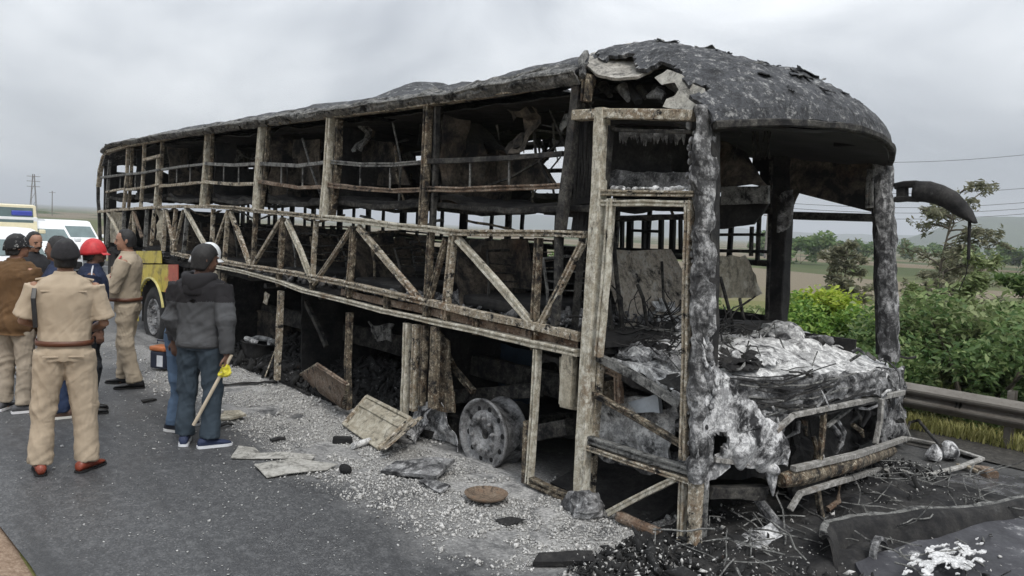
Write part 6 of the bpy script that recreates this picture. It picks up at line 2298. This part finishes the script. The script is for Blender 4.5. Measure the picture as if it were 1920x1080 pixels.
def shirt(mat, zlow=.985, sleeve='short', infl=.016, name='shirt', sr=(.074, .068, .060), collar=True, amp=.007, two=None, flare=0.0):
    def f(c):
        mb = MB()
        R = torso_rings(infl, zlow - .001, 1.50, 1.0, c['belly'])
        z, rx, ry, cy = R[0]
        if R[0][0] > zlow + .01:
            R.insert(0, (zlow, rx + flare, ry + flare, cy))
        mm = MB()
        rings_z(mm, R)
        mm.v = [c['ln'](q) for q in mm.v]
        mb.add(mm.v, mm.f)
        J = []
        for a in c['arms']:
            sh, el, wr = [c['ln'](q) for q in a[:3]]
            J += [(*el, .10), (*sh, .12)]
            if sleeve == 'short':
                e2 = sh.lerp(el, .86)
                mb.tube([sh + (sh - el) * .05, sh.lerp(el, .35), sh.lerp(el, .65), e2], [sr[0], sr[0] * .98, sr[1] * 1.02, sr[1] * 1.12], 14, round_ends=False)
            else:
                e2 = el.lerp(wr, .93)
                mb.tube([sh + (sh - el) * .05, sh.lerp(el, .5), el, el.lerp(wr, .5), e2], [sr[0], sr[0] * .93, sr[1], sr[2], sr[2] * .82], 14)
        if collar:
            mm = MB()
            rings_z(mm, [(1.47, .088, .082, -.012), (1.50, .078, .076, -.010), (1.528, .070, .072, -.006)])
            mm.v = [c['ln'](q) for q in mm.v]
            mb.add(mm.v, mm.f)
        co, no, fs = union(mb, .0088, 3)
        J += [(0, 0, 1.02, .16)]
        co = wrinkle(co, no, amp, random.random() * 20, J)
        mi = None
        mats = mat
        if two:
            zc = two[1]
            mi = [1 if co[f_[0]][2] > zc + .012 * math.sin(co[f_[0]][0] * 9) else 0 for f_ in fs]
            mats = [mat, two[0]]
        from_np(name, co, fs, mats, c['root'], True, mi)
    return f


def trousers(mat, r=(.098, .080, .068, .072), hem=.075, amp=.008, top=1.0, name='trousers'):
    def f(c):
        mb = MB()
        rings_z(mb, torso_rings(.008, .83, top + .001))
        J = []
        for l in c['legs']:
            hip, kn, an = l[:3]
            a2 = Vector((an.x, an.y, hem))
            J += [(*kn, .12), (a2.x, a2.y, hem + .06, .10), (hip.x, hip.y, hip.z - .1, .12)]
            mb.tube([hip + Vector((0, -.01, .02)), hip.lerp(kn, .35), kn, kn.lerp(an, .5), a2], [(r[0], r[0] * 1.1), (r[0] * .94, r[0] * 1.02), r[1], r[2], r[3]], 16)
        co, no, fs = union(mb, .0088, 3)
        co = wrinkle(co, no, amp, random.random() * 20, J)
        from_np(name, co, fs, mat, c['root'])
    return f


def shoes(upper, sole=None, size=1.0, name='shoe'):
    def f(c):
        for l in c['legs']:
            an, yaw = l[2], math.radians(l[3] if len(l) > 3 else 0)
            Rz = Matrix.Rotation(yaw, 3, 'Z')
            b = Vector((an.x, an.y, 0))
            mb = MB()
            R = []
            for y, w, h in ((-.095, .022, .05), (-.085, .034, .085), (-.05, .040, .098), (.0, .041, .102), (.04, .041, .082), (.09, .046, .062), (.13, .045, .052), (.165, .034, .042), (.18, .018, .03)):
                ring = []
                for j in range(14):
                    a = 2 * math.pi * j / 14
                    s_ = math.sin(a)
                    z = .022 + (h - .022) * (.5 + .5 * s_) if s_ > -.6 else .018
                    ring.append(b + Rz @ Vector((w * math.cos(a) * size, y * size, z)))
                R.append(ring)
            mb.rings(R)
            o = mb.build(name, upper, c['root'], True, O3())
            mb = MB()
            pr = [(-.10, .02), (-.09, .036), (-.05, .043), (.0, .043), (.05, .045), (.10, .05), (.14, .047), (.175, .034), (.187, .016)]
            hs = .026 if sole else .016
            R = [[b + Rz @ Vector((sx * w * size, y * size, z)) for sx, z in ((-1, .003), (1, .003), (1, hs), (-1, hs))] for y, w in pr]
            mb.rings(R)
            s = mb.build('sole', sole or M['black'], o, False, O3())
    return f


def belt(mat, z=.985, infl=.022):
    def f(c):
        mb = MB()
        R = torso_rings(infl, .9, 1.1, 1, c['belly'])
        z0, rx, ry, cy = min(R, key=lambda q: abs(q[0] - z))
        prof = [(z - .019, 1.0), (z + .019, 1.0), (z + .019, .95), (z - .019, .95)]
        rings = [[Vector((rx * k * math.copysign(abs(math.cos(a)) ** .85, math.cos(a)), cy + ry * k * math.copysign(abs(math.sin(a)) ** .85, math.sin(a)), zz)) for a in [2 * math.pi * j / 40 for j in range(40)]] for zz, k in prof]
        mb.rings(rings, cap=False, closed=True)
        mb.build('belt', mat, c['root'], True, O3())
        MB().box((0, cy + ry + .004, z), (.045, .008, .042), None, .003).build('belt_buckle', M['galv'], c['root'], False, O3())
    return f


def dome_hat(name, mat, r, c0, zcut, brim=0.0, tilt=0.0, peak=0.0, thick=.0, low_back=0.0):
    """a rounded hat/helmet shell over the skull, optional peak towards the face"""
    def f(c):
        mb = MB()
        nj, ni = 36, 10
        R = []
        for i in range(ni + 1):
            ph = (i / ni) * math.pi / 2
            ring = []
            for j in range(nj):
                a = 2 * math.pi * j / nj
                fr = (1 + math.sin(a)) / 2
                z0 = zcut - low_back * (1 - fr)
                q = Vector((r[0] * math.cos(ph) * math.cos(a), r[1] * math.cos(ph) * math.sin(a), z0 - c0[2] + (c0[2] + r[2] - z0) * math.sin(ph)))
                q = Vector((c0[0], c0[1], c0[2])) + Matrix.Rotation(tilt, 3, 'X') @ q
                ring.append(c['hd'](q))
            R.append(ring)
        mb.rings(R)
        o = mb.build(name, mat, c['root'], True, O3())
        if peak:
            mb = MB()
            P = []
            pts_t, pts_b = [], []
            for j in range(13):
                a = math.radians(35 + 110 * j / 12)
                for rr in (1.0, 1.0 + peak):
                    pass
                i_ = Vector((c0[0] + r[0] * math.cos(a) * .98, c0[1] + r[1] * math.sin(a) * .98, zcut + .008))
                o_ = Vector((c0[0] + r[0] * math.cos(a) * (1 + peak * .45), c0[1] + r[1] * math.sin(a) * (1 + peak), zcut - .012))
                P.append([c['hd'](i_), c['hd'](o_), c['hd'](o_ - Vector((0, 0, .006))), c['hd'](i_ - Vector((0, 0, .006)))])
            mb.rings(P)
            mb.build('peak', mat, o, False, O3())
        return o
    return f


def piece(name, fn, mat, smooth=False):
    def f(c):
        mb = MB()
        fn(mb, c)
        mb.build(name, mat, c['root'], smooth, O3())
    return f


STAND = lambda w=.11, yl=0, yr=0, tl=8, tr=-8, dy=0.0: [((.088, -.005, .90), (w * .6 + .045, .012 + dy * .4, .49), (w, -.03 + dy, .085), tr), ((-.088, -.005, .90), (-w * .6 - .045, .012 - dy * .4, .49), (-w, -.03 - dy, .085), tl)]
D_ = Vector
ARM_DOWN = lambda s: [(.20 * s, -.015, 1.405), (.255 * s, -.03, 1.13), (.245 * s, .06, .875), (0.0, .1, -1), (-s, 0, 0), .5]
SH = lambda s: (.195 * s, -.015, 1.405)
RED = flat_mat('red_brown_leather', (.20, .045, .025), .35, .25, 10, .2, 60)
BLK = flat_mat('black_leather', (.015, .015, .016), .4, .3)
BROWNL = flat_mat('brown_belt_leather', (.11, .04, .02), .45, .2)

# officer seen from behind, black beret
def strap_fn(mb, c):
    p = [c['ln'](q) for q in ((-.19, -.085, 1.40), (-.195, -.12, 1.33), (-.185, -.128, 1.22), (-.18, -.125, 1.12))]
    mb.beam(p, .032, .018, (0, -1, 0), .001, .05)


person(120, 882, 163, 1.75, 'policeman in khaki seen from behind, black beret and red-brown shoes', SK1,
       [[SH(1), (.262, .0, 1.13), (.17, .20, 1.06), (-.6, .7, 0), (-.6, -.4, .3), .9], [SH(-1), (-.272, .0, 1.15), (-.16, .20, 1.10), (.6, .7, 0), (.6, -.4, .3), .9]],
       STAND(.155, tl=10, tr=-38),
       [shirt(KHAKI, .985, 'short', .016, sr=(.074, .074, .06)), trousers(KHAKI, (.112, .094, .083, .084)), belt(BROWNL, .995, .034), shoes(RED),
        dome_hat('beret', flat_mat('black_wool_beret', (.018, .017, .019), .9, .3, 30, .3, 120), (.098, .122, .092), (0, -.004, 1.675), 1.655, low_back=.035, tilt=.06),
        piece('shoulder_strap', strap_fn, BLK),
        lambda c: [piece('back_pocket', lambda mb, cc, s=s: mb.box((s * .085, -.142, .90), (.105, .012, .012), None, .003), KHAKI)(c) for s in (-1, 1)],
        piece('back_yoke_seam', lambda mb, c: mb.beam([c['ln'](D_((x, -.128 + abs(x) * .10 - .012, 1.385))) for x in (-.15, -.08, 0, .08, .15)], .012, .012, (0, -1, 0), 0, .05), KHAKI),
        piece('epaulette', lambda mb, c: [mb.beam([c['ln'](D_((s * .10, -.025, 1.482))), c['ln'](D_((s * .19, -.02, 1.463)))], .045, .012, (0, 0, 1), .001) for s in (-1, 1)], KHAKI)],
       hair=(1.72, 1.555, .004), belly=.02)

# officer with folded arms and a red lanyard
def lanyard_fn(mb, c):
    for s in (c.get('side', 1),):
        pts = [(s * .165, .02, 1.475), (s * .232, .03, 1.44), (s * .262, .02, 1.36), (s * .235, .085, 1.27), (s * .15, .13, 1.24)]
        mb.tube([c['ln'](q) for q in pts], .011, 7)


LRED = flat_mat('red_cord', (.42, .05, .06), .7, .2)
person(236, 724, 238, 1.76, 'policeman in khaki with folded arms, bare-headed with a red shoulder cord', SK3,
       [[SH(1), (.27, .07, 1.13), (.0, .235, 1.17), (-1, .15, .1), (0, -1, .1), .4], [SH(-1), (-.27, .07, 1.13), (.02, .20, 1.22), (1, .1, .1), (0, -1, -.1), .4]],
       STAND(.12, tl=15, tr=-12, dy=.09),
       [shirt(KHAKI2, .985, 'long', .018, sr=(.080, .074, .060)), trousers(KHAKI2, (.105, .088, .078, .084), amp=.011), belt(BROWNL, .995, .034), shoes(BLK, None, 1.12),
        piece('red_lanyard', lanyard_fn, LRED), lambda c: piece('red_lanyard', lanyard_fn, LRED)(dict(c, side=-1)),
        piece('breast_pocket', lambda mb, c: [mb.box(c['ln'](D_((s * .085, .128, 1.30))), (.10, .012, .11), None, .004) for s in (-1, 1)], KHAKI2)],
       head_turn=8, head_pitch=-6, hair=(1.745, 1.57, .006), belly=.06, moustache=True)

# man in the hoodie with a long stick
GP = gz(372, 834, 0)
GH = D_((.285, -.10, .83))
HOOD = cloth('charcoal_marl_jersey', (.072, .074, .078), .2)
HOODB = cloth('black_jersey', (.022, .021, .023), .25)
def hood_fn(mb, c):
    mb.tube([c['ln'](q) for q in ((.10, .03, 1.50), (.115, -.055, 1.49), (.06, -.125, 1.455), (0, -.145, 1.43), (-.06, -.125, 1.455), (-.115, -.055, 1.49), (-.10, .03, 1.50))], [(.03, .035), (.042, .05), (.052, .07), (.055, .085), (.052, .07), (.042, .05), (.03, .035)], 12, round_ends=True)
    mb.tube([c['ln'](q) for q in ((0, -.135, 1.45), (0, -.15, 1.36), (0, -.14, 1.30))], [(.10, .035), (.085, .04), (.03, .025)], 12, round_ends=True)
    mb.jitter(.014, 9, 3)


person(372, 834, 133, 1.72, 'man in black and grey hoodie and slate tracksuit trousers, seen from behind', SK2,
       [[SH(1), (.275, -.10, 1.13), GH, (.05, -.05, -1), (-1, .2, 0), 1.3], [SH(-1), (-.26, -.03, 1.13), (-.22, .10, .90), (.1, .3, -1), (1, 0, 0), .6]],
       STAND(.125, tl=22, tr=-50, dy=-.02),
       [shirt(HOOD, .90, 'long', .030, 'hoodie', (.092, .083, .070), False, .009, (HOODB, 1.285), .004), trousers(cloth('slate_blue_jersey', (.042, .058, .075), .2), (.110, .090, .078, .080), .085, .009),
        shoes(flat_mat('navy_mesh_shoe', (.02, .03, .07), .7, .3), flat_mat('white_rubber_sole', (.7, .72, .75), .5, .08), 1.05),
        piece('hood', hood_fn, HOODB, True), piece('hem_band', lambda mb, c: (rings_z(mb, [(.885, .195, .150, -.008), (.90, .204, .160, -.008), (.925, .204, .160, -.008), (.94, .19, .15, -.008)])), HOOD)],
       head_turn=-42, head_pitch=-8, hair=(1.70, 1.545, .016))
# the stick he holds: a thing of its own
ang = math.radians(133 - 90)
Rm = Matrix.Rotation(ang, 3, 'Z')
k_ = 1.72 / 1.75
top = D_((GP.x, GP.y, 0)) + Rm @ (D_((.285, -.11, .75)) * k_)
tip = at(363, 797, z=.06)
tip = CAM_C.lerp(tip, .925)
sd = (tip - top).normalized()
st = empty('walking_stick', Vector((tip.x, tip.y, 0)), 'long pale wooden stick with a yellow grip held by the man in the hoodie', 'stick')
MB().tube([top - sd * .10, top.lerp(tip, .5) + D_((.004, 0, .004)), tip], [.014, .0145, .015], 10).build('shaft', flat_mat('pale_stick_wood', (.55, .47, .36), .7, .12, 12), st)
mb = MB()
mb.tube([top - sd * .01, top + sd * .04, top + sd * .09, top + sd * .12], [.02, .026, .027, .018], 16)
mb.ball(top + sd * .085 + Rm @ D_((.05, -.01, .01)), (.045, .036, .028), 22, 14)
mb.ball(top + sd * .05 + Rm @ D_((.03, .0, .02)), (.03, .03, .024), 18, 12)
co, no, fs = union(mb, .006, 1)
mb = MB()
mb.v = [Vector(q) for q in co]
mb.v = [q + nzv(q, 26, 2) * .022 + nzv(q, 60, 2) * .008 for q in mb.v]
mb.f, mb.mi = fs, [0] * len(fs)
mb.build('yellow_grip', flat_mat('yellow_tape', (.62, .56, .05), .6, .15), st)

# man with a white helmet, mostly hidden behind the hoodie
person(339, 803, 40, 1.70, 'man in white helmet and blue jeans standing behind the man in the hoodie', SK2,
       [ARM_DOWN(1), ARM_DOWN(-1)], STAND(.13, tl=4, tr=-4, dy=.04),
       [shirt(cloth('dark_grey_shirt', (.05, .05, .055)), .93, 'long', .018), trousers(cloth('mid_blue_denim', (.085, .13, .20), .25), (.10, .082, .07, .072)), shoes(flat_mat('black_shoe', (.015, .016, .025), .6, .2), flat_mat('off_white_sole', (.5, .5, .5), .6, .1)),
        dome_hat('helmet', flat_mat('scuffed_white_helmet', (.62, .64, .65), .35, .08), (.118, .142, .125), (0, -.002, 1.675), 1.645, low_back=.05, peak=.3)],
       hair=(1.71, 1.57, .005), lean=.22, head_pitch=-4)

# man in a brown jacket at the left edge
BRJ = cloth('brown_canvas_jacket', (.125, .072, .035), .22)
person(30, 770, 118, 1.70, 'man in a brown canvas jacket and black cap at the left edge', SK3,
       [[SH(1), (.27, .02, 1.13), (.22, .17, .93), (-.2, .6, -.7), (-1, 0, 0), .7], [SH(-1), (-.27, .02, 1.13), (-.22, .17, .93), (.2, .6, -.7), (1, 0, 0), .7]],
       STAND(.13, tl=20, tr=-30),
       [shirt(BRJ, .78, 'long', .048, 'jacket', (.105, .09, .075), True, .013, None, .012), trousers(cloth('pale_khaki_cotton', (.33, .28, .22), .14), (.108, .086, .072, .070), .085, .01),
        shoes(flat_mat('grey_mesh_shoe', (.07, .07, .075), .7, .3), flat_mat('white_foam_sole', (.65, .65, .66), .6, .1)),
        dome_hat('cap', burnt('black_and_white_cap', (.02, .02, .022), soot=(.2, .3), rust=(.9, .95), pale=(.5, .5, .48), palew=(.60, .66), scale=9, zs=1, bump=.2), (.096, .118, .108), (0, -.002, 1.665), 1.655, low_back=.05, peak=.35)],
       hair=(1.72, 1.56, .006), head_turn=-20)

# navy jacket man behind the first officer, and the man with the red helmet
NAVY = cloth('navy_jacket_cloth', (.022, .03, .06), .25)
def stripes(mb, c):
    for s in (1, -1):
        for dx in (0, .022):
            mb.beam([c['ln'](D_((s * (.10 + dx), .0, 1.508 - dx * .6))), c['ln'](D_((s * (.205 + dx * .8), -.01, 1.468 - dx))), c['ln'](D_((s * (.275 + dx * .4), -.015, 1.35 - dx)))], .009, .012, (0, 1, 0), 0, .03)


WST = flat_mat('white_piping', (.5, .52, .56), .7, .1)
person(108, 781, 262, 1.70, 'man in a navy jacket with white shoulder stripes behind the beret-wearing policeman', SK2,
       [ARM_DOWN(1), ARM_DOWN(-1)], STAND(.10, tl=0, tr=0),
       [shirt(NAVY, .92, 'long', .028, 'jacket', (.088, .076, .062)), trousers(cloth('dark_blue_denim', (.03, .045, .09), .3), (.10, .082, .07, .07)), shoes(flat_mat('tan_shoe', (.12, .07, .05), .6, .2), flat_mat('cream_sole', (.62, .6, .55), .6, .1)), piece('shoulder_stripe', stripes, WST)],
       hair=(1.715, 1.56, .010), moustache=True, head_turn=-25)
person(172, 772, 75, 1.68, 'man in a red helmet and navy top right of the policeman in the beret', SK2,
       [ARM_DOWN(1), ARM_DOWN(-1)], STAND(.10, tl=0, tr=0),
       [shirt(NAVY, .92, 'long', .022, 'jacket', (.084, .074, .06)), trousers(cloth('black_trousers', (.02, .022, .026), .3), (.10, .082, .07, .07)), shoes(BLK), piece('shoulder_stripe', stripes, WST),
        dome_hat('helmet', flat_mat('red_helmet_shell', (.50, .03, .035), .5, .15, 30), (.104, .126, .108), (0, -.002, 1.675), 1.635, low_back=.03, peak=.25)],
       hair=(1.71, 1.56, .006))
person(60, 708, 20, 1.68, 'balding man with light grey trousers standing behind the brown jacket', SK3,
       [ARM_DOWN(1), ARM_DOWN(-1)], STAND(.11, tl=5, tr=-5),
       [shirt(cloth('black_jacket_cloth', (.03, .03, .033)), .90, 'long', .024, 'jacket', (.084, .074, .06)), trousers(cloth('light_grey_cotton', (.30, .30, .31), .12), (.10, .084, .075, .078)), shoes(BLK, flat_mat('grey_sole', (.4, .4, .4), .6, .1))],
       hair=(1.755, 1.57, .005), moustache=True, head_pitch=-12)

# ------------------------------------------------------------------ vehicles waiting up the road
WHITE = flat_mat('white_car_paint', (.72, .73, .74), .3, .05, 2, 0, 40, 0, .5)
GLASS = flat_mat('tinted_windscreen', (.10, .145, .145), .12, .2, 2, 0, 40, 0, .7)
CHROME = flat_mat('bright_trim', (.5, .5, .5), .25, .1, 5, 0, 40, .8)


def emis(name, col, s):
    t = NT(name)
    t.b.inputs['Emission Color'].default_value = (*col, 1)
    t.b.inputs['Emission Strength'].default_value = s
    return t.done(col, .3)


def car(px, dist, W_, L_, Hh, label, cat='car', body=WHITE, hood=1.0, hoodl=1.05, lamp=None, box=False, group='vehicles stopped up the road', turn=0.0):
    c = atdist(px, dist)
    z0 = terrain(c.x, 0) + .03
    root = empty('parked_car' if not box else 'ambulance', Vector((c.x, c.y, z0)), label, cat, group)
    root.rotation_euler = (0, 0, turn)
    hw = W_ / 2

    def ring(x, w, zl, zt, b=.12):
        return [Vector((x, s * ww, z)) for s, ww, z in ((-1, w * .94, zl), (1, w * .94, zl), (1, w, zl + b), (1, w, zt - b), (1, w * .93, zt - .02), (1, w * .6, zt), (-1, w * .6, zt), (-1, w * .93, zt - .02), (-1, w, zt - b), (-1, w, zl + b))]
    hz = hood
    mb = MB()
    xs_ = [(0, .90, .32, hz - .22), (-.08, .97, .24, hz - .12), (-.3, 1.0, .22, hz - .03), (-hoodl, 1.0, .22, hz), (-L_ + .3, 1.0, .22, hz), (-L_ + .05, .97, .26, hz - .04), (-L_, .9, .32, hz - .1)]
    mb.rings([ring(x, hw * k, a, b) for x, k, a, b in xs_])
    mb.build('body', body, root, False, O3())
    # cabin
    rr = .55 if not box else .12
    xa, xb, xc, xd = -hoodl + .05, -hoodl - rr, -L_ + (.55 if not box else .1), -L_ + .12
    mb = MB()
    mb.rings([[Vector((x, s * w, z)) for s, w, z in ((-1, hw * k, hz - .03), (1, hw * k, hz - .03), (1, hw * k * tk, zt), (-1, hw * k * tk, zt))] for x, k, zt, tk in ((xa, .97, hz + .0, 1.0), (xb, .97, Hh - .03, .82 if not box else .97), (xb - .3, .97, Hh, .80 if not box else .96), (xc, .97, Hh - .02, .80 if not box else .96), (xd, .96, hz + .02, .96 if not box else .97))])
    mb.build('cabin', body, root, False, O3())
    # windscreen just proud of the slope, side windows, pillars left as body colour
    n = Vector((Hh - hz, 0, rr + .05)).normalized() * .012
    A = [Vector((xa - .05, s * hw * .88, hz + .05)) for s in (-1, 1)]
    B = [Vector((xb + .04, s * hw * (.74 if not box else .86), Hh - .09)) for s in (-1, 1)]
    mb = MB()
    q = [A[0], A[1], B[1], B[0]]
    mb.add([p + n for p in q] + [p - n * .3 for p in q], [(0, 1, 2, 3), (7, 6, 5, 4), (0, 4, 5, 1), (1, 5, 6, 2), (2, 6, 7, 3), (3, 7, 4, 0)])
    mb.build('windscreen', GLASS, root, False, O3())
    for s in (-1, 1):
        for k in range(2):
            x0 = xb - .12 - k * (xb - xc) * .48
            x1 = x0 - (xb - xc) * .42
            y0, y1 = s * (hw * .965 + .012), s * (hw * (.83 if not box else .955) + .012)
            mb = MB()
            q = [Vector((x0 + .12 * (k == 0), y0, hz + .04)), Vector((x1, y0, hz + .04)), Vector((x1, y1, Hh - .1)), Vector((x0, y1, Hh - .1))]
            d = Vector((0, -s * .02, 0))
            mb.add(q + [p + d for p in q], [(0, 1, 2, 3), (7, 6, 5, 4), (0, 4, 5, 1), (1, 5, 6, 2), (2, 6, 7, 3), (3, 7, 4, 0)])
            mb.build('side_window', GLASS, root, False, O3())
        MB().box((-.02, s * hw * .72, hz - .30), (.1, .3, .15), None, .03).build('headlight', lamp if (lamp and s == 1) else CHROME, root, False, O3())
        MB().box((xa - .1, s * (hw + .09), hz + .10), (.09, .17, .12), None, .03).build('wing_mirror', body, root, False, O3())
        for x in (-.75, -L_ + .75):
            w = MB()
            w.lathe([(.17, -.09), (.29, -.1), (.32, -.06), (.32, .06), (.29, .1), (.17, .09)], (x, s * (hw - .07), .32), 'y', 22)
            wo = w.build('wheel', M['rubber'], root, False, O3())
            MB().lathe([(.0005, -.105), (.1, -.1), (.175, -.09), (.175, .09), (.1, .1), (.0005, .105)], (x, s * (hw - .07), .32), 'y', 18).build('rim', CHROME, wo, False, O3())
    MB().box((.0, 0, hz - .34), (.08, W_ * .5, .14), None, .02).build('grille', M['black'], root, False, O3())
    MB().box((.03, 0, .40), (.12, W_ * .92, .2), None, .05).build('bumper', M['black'] if not box else body, root, False, O3())
    return root


LAMP = emis('amber_lit_headlamp', (1.0, .45, .12), 5.0)
car(20, 16.2, 1.74, 3.9, 1.52, 'white car with a lit amber headlamp at the far left, bonnet towards us', hood=.98, lamp=LAMP)
amb = car(5, 25, 1.9, 5.2, 1.98, 'cream high-roofed van with blue and red roof lamps behind the white car', 'van', flat_mat('cream_van_paint', (.66, .60, .42), .4, .06), 1.15, .55, None, True)
for y, colr, nm in ((.55, (.06, .08, .38), 'blue_lamp'), (-.55, (.45, .03, .05), 'red_lamp')):
    MB().box((-.62, y, 1.74), (.12, .5, .14), None, .03).build(nm, flat_mat(nm + '_lens', colr, .3, .1), amb, False, O3())
MB().box((-.63, 0, 1.56), (.1, 1.86, .16), None, .02).build('white_band', WHITE, amb, False, O3())
car(93, 24.5, 1.70, 4.2, 1.52, 'white car behind the policeman in the beret', hood=.95)
car(150, 30, 1.72, 4.3, 1.55, 'white car farthest up the road beside the rear of the bus', hood=.95)
# ------------------------------------------------------------------ haze
t = NT('haze')
t.t.nodes.remove(t.b)
pv = t.n('ShaderNodeVolumePrincipled')
pv.inputs['Color'].default_value = (.86, .90, .95, 1)
pv.inputs['Density'].default_value = HAZE_DENSITY
pv.inputs['Anisotropy'].default_value = .2
t.l(pv.outputs[0], t.out.inputs['Volume'])
lo = float(min(v.co.z for v in g.data.vertices)) - 16
mb = MB()
mb.box((0, 0, (lo + 130) / 2), (15000, 15000, 130 - lo))
hz_ = tag(mb.build('haze', t.m), kind='stuff')
hz_.visible_shadow = True
